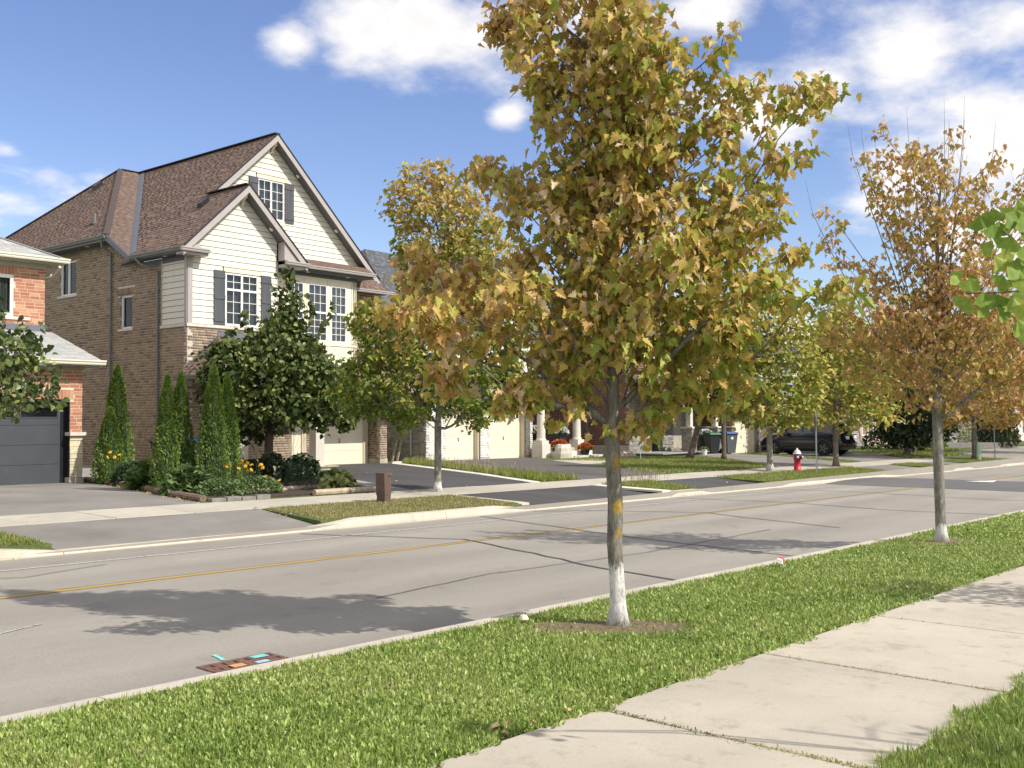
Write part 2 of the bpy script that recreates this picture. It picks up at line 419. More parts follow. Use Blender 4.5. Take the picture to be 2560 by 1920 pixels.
def siding(root, fr, poly, holes=(), exp=.198, z_ref=0.0, m='siding', name='siding_plank'):
    """lapped planks: every course its own part, thicker at its lower edge"""
    zmin = min(p[1] for p in poly); zmax = max(p[1] for p in poly)
    k0 = math.floor((zmin-z_ref)/exp); k1 = math.ceil((zmax-z_ref)/exp)
    for k in range(k0, k1):
        a, b = z_ref+k*exp, z_ref+(k+1)*exp; band = clip2(clip2(poly, 1, a, False), 1, b, True)
        if len(band) < 3: continue
        a2 = a+.014; groups = {}  # slot baring the dark backing stands in for the lap shadow
        zs = sorted(set([a2, b]+[h[i] for h in holes for i in (2, 3) if a2 < h[i] < b]))
        for c, d in zip(zs, zs[1:]):
            sb = clip2(clip2(band, 1, c, False), 1, d, True)
            if len(sb) < 3: continue
            m_ = (c+d)/2; us = [p[0] for p in sb]
            for x, y in cut_intervals(min(us), max(us), [(h[0], h[1]) for h in holes if h[2] < m_ < h[3]]):
                q = clip2(clip2(sb, 0, x, False), 0, y, True)
                if len(q) < 3: continue
                key = tuple((x+y)/2 > (h[0]+h[1])/2 for h in holes if h[2] < b and h[3] > a); mb = groups.setdefault(key, MB())
                off = lambda z: .004+.022*(b-z)/exp
                n = len(q); base = len(mb.v)
                mb.v += [fr(p[0], off(p[1]), p[1]) for p in q]+[fr(p[0], -.02, p[1]) for p in q]
                mb.f.append(tuple(base+i for i in range(n))); mb.f.append(tuple(base+n+i for i in reversed(range(n))))
                for i in range(n): j = (i+1) % n; mb.f.append((base+j, base+i, base+n+i, base+n+j))
        for mb in groups.values(): mb.build(name, m, root)
def roof_plane(P, deckmb, poly, exp=.143, tab=.33, thick=.10):
    """poly: convex 3d polygon. Adds deck slab and shingle tabs"""
    p = [np.array(q, float) for q in poly]; nrm = np.zeros(3)
    for i in range(len(p)): nrm += np.cross(p[i]-p[0], p[(i+1) % len(p)]-p[0])
    nrm /= np.linalg.norm(nrm)
    if nrm[2] < 0: nrm = -nrm; p = p[::-1]
    e = np.cross((0,0,1), nrm); e /= np.linalg.norm(e); up = np.cross(nrm, e)
    if up[2] < 0: up = -up; e = -e
    deckmb.prism([q-nrm*.004 for q in p], -nrm*thick)
    o = p[0]; q2 = [((q-o)@e, (q-o)@up) for q in p]
    y0 = min(q[1] for q in q2); y1 = max(q[1] for q in q2); y = y0; row = 0
    tilt = .009/exp; ue = up-nrm*tilt; ue /= np.linalg.norm(ue); ne = np.cross(e, ue)
    if ne@nrm < 0: ne = -ne
    ax = np.array([e, ne, ue])   # piece normal kept in slot 1
    while y < y1-.02:
        yt = min(y+exp*1.12, y1); ym = y+exp*.5
        band = clip2(clip2(q2, 1, y, False), 1, min(y+exp, y1), True)
        if len(band) >= 3:
            mid = [t for t in band]; xs = [t[0] for t in mid]; x0, x1 = min(xs), max(xs)
            # narrow the row to the mid line so that tabs do not stick out over hips
            yy = min(ym, y1-.001); cx = []
            for i in range(len(q2)):
                a, b = q2[i], q2[(i+1) % len(q2)]
                if (a[1]-yy)*(b[1]-yy) < 0: t = (yy-a[1])/(b[1]-a[1]); cx.append(a[0]+(b[0]-a[0])*t)
            if len(cx) >= 2: x0, x1 = min(cx), max(cx)
            x = x0-R.uniform(0, tab)
            while x < x1:
                w = tab*R.choice([.55,.75,1,1,1.2]); a = max(x, x0); b = min(x+w-.006, x1); x += w
                if b-a < .03: continue
                lift = R.choice([0, 0, .004])
                c = o+e*(a+b)/2+up*(y+yt)/2+nrm*(.009+lift)
                P.add(c, ax, (b-a, .009, yt-y))
        y += exp; row += 1
def gutter(root, p0, p1, outward, m='trim', name='gutter'):
    p0 = np.array(p0, float); p1 = np.array(p1, float); o = np.array([outward[0], outward[1], 0.0])
    prof = [(0,0),(.085,0),(.10,.03),(.10,.055),(.125,.085),(.125,.125),(.112,.125),(.112,.10),(.012,.10),(0,.125)]
    poly = [p0+o*a+np.array([0,0,b-.125]) for a, b in prof]; mb = MB(); mb.prism(poly, p1-p0); return mb.build(name, m, root)
def downpipe(root, pts, m='pipe', r=.042):
    mb = MB(); mb.tube(pts, r, 8); return mb.build('downpipe', m, root, smooth=False)
def win(root, fr, u0, u1, z0, z1, cols=(1,), transoms=(), grid=None, inset=.05, fw=.06, sill=True, curtain='grey_curtain', m='white', name='window', sillm='sill', sov=.06, sash=True, mg=.018):
    """window: frame with mullions; sub-parts pane, muntin, curtain"""
    mb = MB(); n0, n1 = -inset-.06, -inset
    mb.fbox(fr, u0, u0+fw, n0, n1, z0, z1); mb.fbox(fr, u1-fw, u1, n0, n1, z0, z1)
    mb.fbox(fr, u0+fw, u1-fw, n0, n1, z0, z0+fw); mb.fbox(fr, u0+fw, u1-fw, n0, n1, z1-fw, z1)
    tot = sum(cols); us = [u0+fw]; acc = 0; iw = (u1-u0-2*fw)
    for c in cols: acc += c; us.append(u0+fw+iw*acc/tot)
    zs = [z0+fw]+list(transoms)+[z1-fw]; hw = .035
    for u in us[1:-1]: mb.fbox(fr, u-hw, u+hw, n0, n1+.004, z0+fw, z1-fw)
    for t in transoms:
        for a, b in zip(us, us[1:]): mb.fbox(fr, a+(hw if a != us[0] else 0), b-(hw if b != us[-1] else 0), n0, n1+.002, t-hw, t+hw)
    f = mb.build(name, m, root)
    pane = MB(); mt = MB(); sashes = MB()
    for i, (a, b) in enumerate(zip(us, us[1:])):
        for j, (c, d) in enumerate(zip(zs, zs[1:])):
            a2 = a+(hw if i else 0); b2 = b-(hw if i < len(us)-2 else 0); c2 = c+(hw if j else 0); d2 = d-(hw if j < len(zs)-2 else 0)
            pb = MB(); pb.fbox(fr, a2, b2, -inset-.045, -inset-.040, c2, d2); pb.build('pane', 'glass', f)
            g = grid[i][j] if isinstance(grid, list) else grid
            if g:
                gx, gy = g
                for k in range(1, gx): x = a2+(b2-a2)*k/gx; mt.fbox(fr, x-mg/2, x+mg/2, -inset-.039, -inset-.022, c2, d2)
                for k in range(1, gy): z = c2+(d2-c2)*k/gy; mt.fbox(fr, a2, b2, -inset-.038, -inset-.024, z-mg/2, z+mg/2)
    if mt.v: mt.build('muntin', m, f)
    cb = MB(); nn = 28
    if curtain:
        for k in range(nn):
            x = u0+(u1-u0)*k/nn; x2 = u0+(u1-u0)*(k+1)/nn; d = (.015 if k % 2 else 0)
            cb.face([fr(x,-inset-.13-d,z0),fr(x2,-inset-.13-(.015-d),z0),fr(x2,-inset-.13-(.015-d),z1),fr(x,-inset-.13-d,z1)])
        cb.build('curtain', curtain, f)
    db = MB(); db.fbox(fr, u0-.0, u1+.0, -.215, -.205, z0, z1); db.build('room_shade_sheet', 'room_shade', f)  # near-black sheet stands for the unlit room and blocks light
    if sill:
        sb = MB(); sb.fbox(fr, u0-sov, u1+sov, -.10, .045, z0-.085, z0-.003); sb.build('window_sill', sillm, f)
    return f
# ------------------------------------------------------------------ ground
GRD = -0.008
TT = [-60, -5, 1.97, 3.57, 5, 5.84, 5.85, 6.05, 14.0, 14.22, 14.3, 16.8, 18.4, 22, 32, 400]
HH = [.17, .17, .15, .15, .15, .13, .13, 0, 0, .12, .13, .17, .20, .25, .28, .28]
def hg(t): return float(np.interp(t, TT, HH))
def gs(s): return GRD*min(max(s, -20), 90)
def gz(s, t): return gs(s)+hg(t)
def sheet(name, poly, m, off=0.0, parent=None, skirt=.06, hfun=hg, extra=()):
    """polygon in (s,t) laid on the terrain; split where the terrain bends"""
    mb = MB(); ts = [-1e4]+[t for t in TT]+list(extra)+[1e4]; ts = sorted(set(ts)); ss = [-1e5, -20, 90, 1e5]
    for a, b in zip(ts, ts[1:]):
        c = clip2(clip2(poly, 1, a, False), 1, b, True)
        if len(c) < 3: continue
        for d, e in zip(ss, ss[1:]):
            g = clip2(clip2(c, 0, d, False), 0, e, True)
            if len(g) < 3: continue
            mid = sum(p[1] for p in g)/len(g)
            eps = 1e-6
            pts = []
            for p in g:
                t = min(max(p[1], a+eps), b-eps); pts.append((p[0], p[1], gs(p[0])+hfun(t)+off))
            ar = sum(pts[i][0]*pts[(i+1)%len(pts)][1]-pts[(i+1)%len(pts)][0]*pts[i][1] for i in range(len(pts)))
            if ar < 0: pts = pts[::-1]
            mb.face(pts)
    if skirt:
        n = len(poly)
        for i in range(n):
            p, q = poly[i], poly[(i+1) % n]
            cuts = [0, 1]
            for t in TT:
                if (p[1]-t)*(q[1]-t) < 0: cuts.append((t-p[1])/(q[1]-p[1]))
            cuts.sort()
            for x, y in zip(cuts, cuts[1:]):
                A = (p[0]+(q[0]-p[0])*x, p[1]+(q[1]-p[1])*x); B = (p[0]+(q[0]-p[0])*y, p[1]+(q[1]-p[1])*y)
                za, zb = gs(A[0])+hfun(A[1])+off, gs(B[0])+hfun(B[1])+off
                mb.face([(A[0],A[1],za-skirt),(B[0],B[1],zb-skirt),(B[0],B[1],zb),(A[0],A[1],za)])
    return mb.build(name, m, parent)
def asphalt(name, c, patch=.25, crack=True, rough=.9, ag=90, bmp=.5, sc=(1,1,1)):
    m, nt, b, o = new_mat(name); b.inputs['Roughness'].default_value = rough; b.inputs['Specular IOR Level'].default_value = .3
    f = noise_node(nt, ag, 3, .7); f2 = noise_node(nt, .55, 5, .6, sc3=sc); f3 = noise_node(nt, 300, 2, .6)
    c1 = ramp(nt, f2, [(.3, tuple(x*(1-patch) for x in c)), (.7, tuple(x*(1+patch*.5) for x in c))])
    c1 = mixc(nt, 1, c1, ramp(nt, f, [(.3, (.78,)*3), (.55, (1,)*3), (.72, (1.22,)*3)]), 'MULTIPLY')
    c1 = mixc(nt, 1, c1, ramp(nt, f3, [(.35, (.8,)*3), (.65, (1.12,)*3)]), 'MULTIPLY')
    if name == 'worn_asphalt':
        tc = N(nt, 'ShaderNodeTexCoord'); sp = N(nt, 'ShaderNodeSeparateXYZ'); nt.links.new(tc.outputs['Object'], sp.inputs[0])
        w = N(nt, 'ShaderNodeMath', operation='MULTIPLY_ADD'); nt.links.new(f2, w.inputs[0]); w.inputs[1].default_value = .5; nt.links.new(sp.outputs[1], w.inputs[2])
        sn = N(nt, 'ShaderNodeMath', operation='MULTIPLY'); nt.links.new(w.outputs[0], sn.inputs[0]); sn.inputs[1].default_value = 3.6
        s2 = N(nt, 'ShaderNodeMath', operation='SINE'); nt.links.new(sn.outputs[0], s2.inputs[0])
        mr = N(nt, 'ShaderNodeMapRange'); nt.links.new(s2.outputs[0], mr.inputs[0]); mr.inputs[1].default_value = -1; mr.inputs[2].default_value = 1; mr.inputs[3].default_value = .93; mr.inputs[4].default_value = 1.05
        c1 = mixc(nt, 1, c1, mr.outputs[0], 'MULTIPLY')
        f5 = noise_node(nt, 1.7, 8, .75); c1 = mixc(nt, 1, c1, ramp(nt, f5, [(.30, (.80,.79,.77)), (.42, (1,)*3)]), 'MULTIPLY')
    nt.links.new(c1, b.inputs['Base Color']); bump(nt, b, f, bmp, .004); return m
M_['road'] = asphalt('worn_asphalt', (.325,.300,.258), .16, sc=(.35,1.3,1))
M_['old_drive'] = asphalt('old_grey_asphalt', (.26,.243,.217), .26)
M_['dark_drive'] = asphalt('sealed_dark_asphalt', (.088,.085,.084), .3, ag=60, sc=(1.5,.4,1))
M_['mid_drive'] = asphalt('brown_grey_asphalt', (.135,.122,.112), .3, ag=60, sc=(1.5,.4,1))
M_['tar'] = plain('crack_tar', (.10,.095,.09), .7, .3, 20)
M_['hump'] = asphalt('hump_asphalt', (.145,.142,.138), .15)
def conc(name, c, var=.10, big=.7):
    m, nt, b, o = new_mat(name); b.inputs['Roughness'].default_value = .92; b.inputs['Specular IOR Level'].default_value = .2
    f = noise_node(nt, 70, 4, .7); f2 = noise_node(nt, big, 6, .62); f3 = noise_node(nt, 260, 2, .5); f4 = noise_node(nt, 4.5, 8, .7)
    r = piece_random(nt)
    c1 = ramp(nt, f2, [(.3, tuple(x*(1-var*1.3) for x in c)), (.7, tuple(min(1, x*(1+var*.6)) for x in c))])
    c1 = mixc(nt, 1, c1, ramp(nt, r, [(0, (.93,.93,.93)), (1, (1.03,1.02,1.0))]), 'MULTIPLY')
    c1 = mixc(nt, 1, c1, ramp(nt, f, [(.3, (.90,)*3), (.7, (1.05,)*3)]), 'MULTIPLY')
    c1 = mixc(nt, 1, c1, ramp(nt, f4, [(.34, (.82,.80,.76)), (.46, (1,)*3), (.62, (1,)*3), (.72, (1.06,)*3)]), 'MULTIPLY')
    c1 = mixc(nt, 1, c1, ramp(nt, f3, [(.28, (.72,.70,.68)), (.36, (1,)*3)]), 'MULTIPLY')
    nt.links.new(c1, b.inputs['Base Color']); bump(nt, b, f, .35, .004); return m
M_['walk'] = conc('sidewalk_concrete', (.50,.455,.375), .14)
M_['kerb'] = conc('kerb_concrete', (.58,.53,.44), .15, 1.5)
M_['far_walk'] = conc('far_walk_concrete', (.50,.46,.385))
M_['new_conc'] = conc('new_concrete', (.74,.70,.62))
M_['grey_conc'] = conc('grey_concrete', (.36,.35,.325), .18)
def turf_mat(name, a, b_, c):
    m, nt, b, o = new_mat(name); b.inputs['Roughness'].default_value = .95
    f = noise_node(nt, 22, 6, .7); f2 = noise_node(nt, .9, 5, .6)
    c1 = ramp(nt, f, [(.3, a), (.52, b_), (.75, c)])
    c1 = mixc(nt, 1, c1, ramp(nt, f2, [(.3, (.75,.8,.7)), (.7, (1.1,1.05,1.0))]), 'MULTIPLY')
    nt.links.new(c1, b.inputs['Base Color']); bump(nt, b, f, .8, .03); return m
M_['turf'] = turf_mat('turf_soil', (.05,.065,.02), (.10,.13,.035), (.17,.19,.06))
M_['far_turf'] = turf_mat('far_turf', (.06,.085,.025), (.10,.14,.04), (.17,.20,.07))
M_['soil'] = turf_mat('garden_soil', (.035,.025,.018), (.07,.05,.035), (.12,.09,.065))
M_['dirt'] = turf_mat('dry_dirt', (.13,.09,.06), (.22,.165,.11), (.30,.24,.16))

def hbase(t): return float(np.interp(t, [-60,-5,1.97,3.57,5,5.84,5.9,14.1,14.3,16.8,18.4,22,32,400], [.17,.17,.10,.10,.15,.13,-.15,-.15,.125,.14,.17,.25,.28,.28]))
# near boulevard and verge, wide ground
tag(sheet('ground', [(-200,-900),(2500,-900),(2500,5.9),(-200,5.9)], 'turf', -.002, hfun=hg, skirt=0), kind='structure')
def hap(t): return float(np.interp(t, [14.2,14.3,16.8,18.4], [.035,.042,.168,.20]))
def hlow(t): return hap(t)-.02 if t < 16.8 else hg(t)
tag(sheet('far_ground', [(-200,14.16),(2500,14.16),(2500,2500),(-200,2500)], 'far_turf', -.002, hfun=hlow, skirt=0), kind='structure')
for _b in ([(-60,14.26),(6.45,14.26),(6.5,16.79),(-60,16.79)],[(11.05,14.26),(16.25,14.26),(16.7,16.79),(11.6,16.79)],[(21.9,14.26),(23.3,14.26),(24.6,16.79),(22.2,16.79)],[(27.25,14.26),(36.2,14.26),(38.0,16.79),(28.05,16.79)],[(41.25,14.26),(43.8,14.26),(44.0,16.79),(41.65,16.79)],[(46.95,14.26),(52.4,14.26),(53.1,16.79),(47.25,16.79)]):
    tag(sheet('boulevard_lawn', _b, 'far_turf', .002, skirt=.14), kind='structure')
# road slab
road = tag(sheet('road', [(-80,6.04),(400,6.04),(400,14.02),(-80,14.02)], 'road', 0, hfun=lambda t: 0.0, skirt=.3), kind='structure')
def strip(name, pts, w, m, off=.004, parent=None, h=lambda t: 0.0):
    mb = MB()
    for p, q in zip(pts, pts[1:]):
        d = np.array([q[0]-p[0], q[1]-p[1]]); d = d/np.linalg.norm(d); n = np.array([-d[1], d[0]])
        w0, w1 = (w if isinstance(w, (int, float)) else w)/2, w/2
        c = [(p[0]-n[0]*w0, p[1]-n[1]*w0), (q[0]-n[0]*w1, q[1]-n[1]*w1), (q[0]+n[0]*w1, q[1]+n[1]*w1), (p[0]+n[0]*w0, p[1]+n[1]*w0)]
        mb.face([(x, y, gs(x)+h(y)+off) for x, y in c])
    return mb.build(name, m, parent)
def paint_mat(name, c, wear=.42):
    m, nt, b, o = new_mat(name); b.inputs['Roughness'].default_value = .8
    f = noise_node(nt, 30, 6, .75)
    nt.links.new(ramp(nt, f, [(wear-.06, (.26,.25,.23)), (wear+.04, c)]), b.inputs['Base Color']); return m
M_['yellow_paint'] = paint_mat('yellow_paint', (.42,.27,.055), .40)
M_['white_paint'] = paint_mat('faded_white_paint', (.52,.50,.47), .50)
M_['fresh_white'] = plain('fresh_white_paint', (.82,.82,.80), .7, .04)
ye = [(s, 10.92+.10*math.sin(s*.05)) for s in range(-20, 31, 2)]
strip('centre_line', ye, .11, 'yellow_paint', .005, road); strip('centre_line', [(s, t+0) for s, t in [(34.8, 10.95), (120, 10.9)]], .11, 'yellow_paint', .005, road)
strip('edge_line', [(-20,12.95),(8,12.97),(20,13.2),(29,13.2)], .09, 'white_paint', .005, road); strip('edge_line', [(35,13.1),(52,13.0)], .09, 'white_paint', .005, road)
# tarred cracks and seams
rc = random.Random(3)
def crack(pts, w):
    q = []
    for a, b in zip(pts, pts[1:]):
        n = max(2, int(math.hypot(b[0]-a[0], b[1]-a[1])/.35))
        for i in range(n): f = i/n; q.append((a[0]+(b[0]-a[0])*f+rc.uniform(-.03,.03), a[1]+(b[1]-a[1])*f+rc.uniform(-.02,.02)))
    q.append(pts[-1]); return strip('crack_seal', q, w, 'tar', .009, road)
crack([(-20,10.98),(-5,11.0),(8,11.03),(29,11.0)], .022)
crack([(10.28,13.8),(11.0,12.2),(11.46,11.25),(10.96,9.65),(10.24,7.6),(9.96,6.2)], .045)
crack([(14.6,13.9),(13.9,11.2),(13.42,9.56),(13.05,7.31),(12.9,6.1)], .04)
crack([(16.18,13.9),(17.2,12.95),(18.26,11.03),(17.76,9.94),(17.05,7.7)], .045)
crack([(21.5,13.9),(21.9,11),(21.3,8.5),(21.6,6.1)], .05)
crack([(26.2,13.9),(26.6,11.5),(25.9,8),(26.2,6.1)], .05)
crack([(4.2,12.9),(5.2,12.2),(6.4,12.6)], .02); crack([(7.0,8.1),(9.0,8.4),(12,8.2),(16,8.45)], .02)
# speed hump with its white triangles
hm = MB(); prof = [(29.6,.006),(30.2,.035),(31.0,.065),(32.2,.075),(33.4,.065),(34.2,.035),(34.8,.006)]
for (a, za), (b, zb) in zip(prof, prof[1:]): hm.face([(a,6.1,gs(a)+za),(b,6.1,gs(b)+zb),(b,13.85,gs(b)+zb),(a,13.85,gs(a)+za)])
hm.build('speed_hump', 'hump', road)
tm = MB()
for tc_, d in ((10.3, 1), (8.6, 1), (7.2, 1)):
    P_ = [(32.4, tc_-.42), (32.4, tc_+.42), (34.2, tc_)]
    tm.face([(x, y, gs(x)+np.interp(x, [p[0] for p in prof], [p[1] for p in prof])+.012) for x, y in P_])
tm.build('hump_triangle', 'fresh_white', road)
# iron drain grate beside the near kerb
M_['rust'] = plain('rusty_iron', (.16,.085,.06), .8, .35, 30, .5)
M_['teal_paint'] = plain('teal_spray', (.20,.55,.50), .8, .2, 20); M_['orange_spray'] = plain('orange_spray', (.60,.30,.12), .8, .2, 20); M_['blue_spray'] = plain('blue_spray', (.30,.48,.62), .8, .2, 20)
gr = thing('drain_grate', 'rusty iron storm drain grate beside the near kerb with spray paint marks', 'drain grate', (4.42, 6.62, gs(4.38)))
g = MB(); L, W = .62, .26
for y in (-W/2, W/2-.03): g.box(-L/2, L/2, y, y+.03, -.02, .012)
for i in range(7): x = -L/2+i*(L-.03)/6; g.box(x, x+.03, -W/2+.03, W/2-.03, -.02, .011)
g.box(-L/2, L/2, -.02, .02, -.02, .010); g.build('grate_frame', 'rust', gr)
g = MB(); g.box(-L/2+.03, -.02, -W/2+.03, W/2-.03, -.02, .002); g.box(.03, L/2-.03, -W/2+.03, W/2-.03, -.02, .002); g.build('grate_plate', 'rust', gr)
g = MB(); g.box(-.14,-.03,-.10,-.02,.012,.0135); g.build('paint_mark', 'orange_spray', gr); g = MB(); g.box(.12,.25,.03,.11,.012,.0135); g.build('paint_mark', 'teal_paint', gr)
g = MB(); g.box(.05,.16,-.12,-.06,.012,.0135); g.build('paint_mark', 'blue_spray', gr)
strip('utility_mark', [(4.42,7.02),(4.40,6.90),(4.37,6.80)], .035, 'teal_paint', .006, road)
strip('utility_mark', [(2.9,9.2),(3.5,9.0),(4.1,9.25)], .03, 'white_paint', .006, road)
# kerbs
def kerb(name, runs, t_face, t_back, m='kerb', side=1):
    """runs: list of (s, height) – height of the kerb lip along the street"""
    mb = MB()
    for (a, ha), (b, hb) in zip(runs, runs[1:]):
        def ring(s, h):
            z = gs(s); zb = z+hg(t_back+side*.04)
            return [(s,t_face,z-.2),(s,t_face,z+h*.25+.004),(s,t_face+side*.03,z+h*.92+.006),(s,t_face+side*.06,z+h+.008),(s,t_back,z+h+.01),(s,t_back,z-.2)]
        ra, rb = ring(a, ha), ring(b, hb); base = len(mb.v); mb.v += ra+rb; k = len(ra)
        for i in range(k): j = (i+1) % k; q = (base+i, base+j, base+k+j, base+k+i); mb.f.append(q if side > 0 else q[::-1])
        mb.f.append(tuple(base+i for i in range(k))); mb.f.append(tuple(base+k+i for i in reversed(range(k))))
    return mb.build(name, m)
x = -30.0
nk = thing('near_kerb', None, None); tag(nk, kind='structure')
while x < 140:
    l = 3.0 if x < 40 else 12; o = kerb('kerb_stone', [(x+.004, .13), (x+l-.004, .13)], 6.06, 5.84, side=-1); o.parent = nk; x += l
fk = thing('far_kerb', None, None); tag(fk, kind='structure')
LO, HI = .035, .135
fruns = [[(-30,HI),(5.6,HI),(6.5,LO)],[(6.5,LO),(10.7,LO)],[(10.7,LO),(11.7,HI),(13.8,HI)],[(13.8,HI),(15.4,HI),(16.4,LO)],[(16.4,LO),(21.5,LO)],
         [(21.5,LO),(21.9,HI),(22.9,HI),(23.6,LO)],[(23.6,LO),(27.2,LO)],[(27.2,LO),(28.2,HI),(31.2,HI)],[(31.2,HI),(34.6,HI),(36.2,LO)],[(36.2,LO),(41.2,LO)],[(41.2,LO),(41.8,HI),(43.2,HI),(43.9,LO)],
         [(43.9,LO),(46.8,LO)],[(46.8,LO),(47.6,HI),(51.2,HI)]]
for r in fruns: kerb('kerb_stone', [(a+(.006 if i == 0 else -.006 if i == len(r)-1 else 0), h) for i, (a, h) in enumerate(r)], 14.0, 14.28).parent = fk
# the corner of the side street
mb = MB()
# sidewalks
def slab_row(root, t0, t1, s0, s1, l, m, off, marks=None, th=.12):
    x = s0; i = 0
    while x < s1:
        e = x+l; g_ = .008; dz = R.uniform(-.004, .004); mb = MB(); c = .006
        P0 = [(x+g_, t0), (e-g_, t0), (e-g_, t1), (x+g_, t1)]
        P1 = [(x+g_+c, t0+c), (e-g_-c, t0+c), (e-g_-c, t1-c), (x+g_+c, t1-c)]
        bot = [(a, b, gs(a)+hg(b)+off-th) for a, b in P0]; lip = [(a, b, gs(a)+hg(b)+off-c+dz) for a, b in P0]; top = [(a, b, gs(a)+hg(b)+off+dz) for a, b in P1]
        mb.v = bot+lip+top
        for k in range(4):
            j = (k+1) % 4; mb.f.append((k, j, 4+j, 4+k)); mb.f.append((4+k, 4+j, 8+j, 8+k))
        mb.f.append((8,9,10,11)); mb.build('slab', m, root); x = e; i += 1
ns = thing('near_sidewalk', None, None); tag(ns, kind='structure')
slab_row(ns, 1.97, 3.57, 4.70-1.92*6, 60, 1.92, 'walk', .012)
# far sidewalk runs on and off between drives, all slabs in line
fs = thing('far_sidewalk', None, None); tag(fs, kind='structure')
slab_row(fs, 16.8, 18.38, -24.3, 50, 1.5, 'far_walk', .016)
# driveways (aprons below the walk, drives above it)
def drive(name, poly, m, off=.010): return tag(sheet(name, poly, m, off, skirt=.05, hfun=hap if name == 'driveway_apron' else hg), kind='structure')
drive('driveway_apron', [(6.5,14.27),(11.0,14.27),(11.55,16.79),(6.55,16.79)], 'old_drive')
drive('driveway', [(4.9,18.40),(11.35,18.40),(11.75,20.9),(12.6,25.1),(12.75,26.9),(4.9,26.9)], 'old_drive')
drive('driveway_apron', [(16.5,14.27),(21.6,14.27),(21.9,16.79),(16.75,16.79)], 'dark_drive')
drive('driveway', [(17.0,18.40),(21.5,18.40),(22.6,20.6),(25.0,25.6),(27.2,30.2),(27.0,31.3),(23.0,31.2),(21.4,29.3),(18.35,21.9)], 'dark_drive')
drive('driveway_apron', [(23.3,14.27),(27.2,14.27),(28.0,16.79),(24.6,16.79)], 'dark_drive')
drive('driveway', [(23.6,18.40),(28.1,18.40),(29.4,20.7),(31.8,24.0),(34.0,28.6),(37.1,31.75),(29.6,31.5),(24.9,22.5)], 'mid_drive')
drive('driveway_apron', [(36.2,14.27),(41.2,14.27),(41.6,16.79),(38.0,16.79)], 'old_drive')
drive('driveway', [(35.6,18.40),(41.8,18.40),(44.5,21.5),(49.0,26.8),(48.4,29.0),(45.5,28.2),(41.5,24.0)], 'old_drive')
drive('driveway', [(43.0,18.40),(48.6,18.40),(53.2,22.0),(56.2,27.8),(50.0,27.8),(46.2,22.2)], 'old_drive')
drive('driveway_apron', [(43.8,14.27),(46.9,14.27),(47.2,16.79),(44.0,16.79)], 'old_drive')
drive('side_street', [(52.5,14.2),(120,14.2),(100,24),(62,21.0),(57.5,18.5),(53.2,16.6)], 'road')
drive('concrete_strip', [(28.4,31.9),(26.9,30.3),(24.75,25.6),(22.4,20.6),(21.4,18.45),(21.8,18.45),(22.75,20.6),(25.15,25.5),(27.3,30.2),(28.9,31.9)], 'new_conc', .022)
drive('concrete_strip', [(21.55,14.3),(21.95,14.3),(22.25,16.75),(21.85,16.75)], 'new_conc', .022)
drive('concrete_strip', [(16.2,14.3),(16.5,14.27),(16.78,16.75),(16.65,16.79)], 'kerb', .018)
drive('front_walk', [(15.9,18.40),(17.0,18.40),(18.35,21.9),(21.3,29.1),(20.6,29.3),(18.2,28.2),(17.9,24.6),(16.6,20.6)], 'grey_conc', .012)
drive('entry_walk', [(34.1,28.2),(32.1,25.0),(33.4,24.9),(35.3,25.9),(37.2,28.2)], 'far_walk', .016)
drive('curved_walk', [(53.0,22.0),(56.5,22.6),(60,24.4),(70,28.6),(73,28.8),(62,25.4),(58,23.0),(54,21.2)], 'far_walk', .016)
drive('side_yard_path', [(12.95,27.3),(14.2,27.3),(17.6,33.5),(17.6,37.0),(13.2,37.0)], 'grey_conc', .05)
# ------------------------------------------------------------------ house helpers
def garage_door(root, fr, u0, u1, z0, z1, m, rows=4, lites=None, handle=True, groove=None, name='garage_door'):
    """sectional door: each panel row, windows as sub-parts. fr n=0 is the door face"""
    d = MB(); rh = (z1-z0)/rows
    for r in range(rows):
        a, b = z0+r*rh, z0+(r+1)*rh
        if lites and r == rows-1:
            ws = [(u0+(u1-u0)*x0, u0+(u1-u0)*x1) for x0, x1 in lites[0]]; c0, c1 = a+rh*lites[1][0], a+rh*lites[1][1]
            d.fbox(fr, u0, u1, -.05, 0, a+.006, c0); d.fbox(fr, u0, u1, -.05, 0, c1, b-.002)
            for x, y in cut_intervals(u0, u1, ws): d.fbox(fr, x, y, -.05, 0, c0, c1)
        else:
            d.fbox(fr, u0, u1, -.05, 0, a+.006, b-.002)
            if groove:
                k = groove; w = (u1-u0)/k
                for i in range(k): d.fbox(fr, u0+i*w+.012, u0+(i+1)*w-.012, 0, .006, a+.03, b-.03)
    d.fbox(fr, u0, u1, -.06, -.045, z0, z1)
    o = d.build(name, m, root)
    if lites:
        a = z0+(rows-1)*rh; c0, c1 = a+rh*lites[1][0], a+rh*lites[1][1]
        for x0, x1 in lites[0]:
            x, y = u0+(u1-u0)*x0, u0+(u1-u0)*x1
            w = MB(); w.fbox(fr, x+.015, y-.015, -.03, -.022, c0+.015, c1-.015); w.build('garage_window', 'dark_glass', o)
            w = MB(); w.fbox(fr, x-.02, y+.02, 0, .012, c0-.03, c0); w.fbox(fr, x-.02, y+.02, 0, .012, c1, c1+.03); w.fbox(fr, x-.02, x+.004, 0, .012, c0, c1); w.fbox(fr, y-.004, y+.02, 0, .012, c0, c1); w.build('window_trim', m, o)
    if handle:
        h = MB(); um = (u0+u1)/2; h.fbox(fr, um-.06, um+.06, 0, .03, z0+.98, z0+1.01); h.fbox(fr, um-.02, um+.02, 0, .04, z0+.86, z0+.94); h.build('handle', 'pipe', o)
    return o
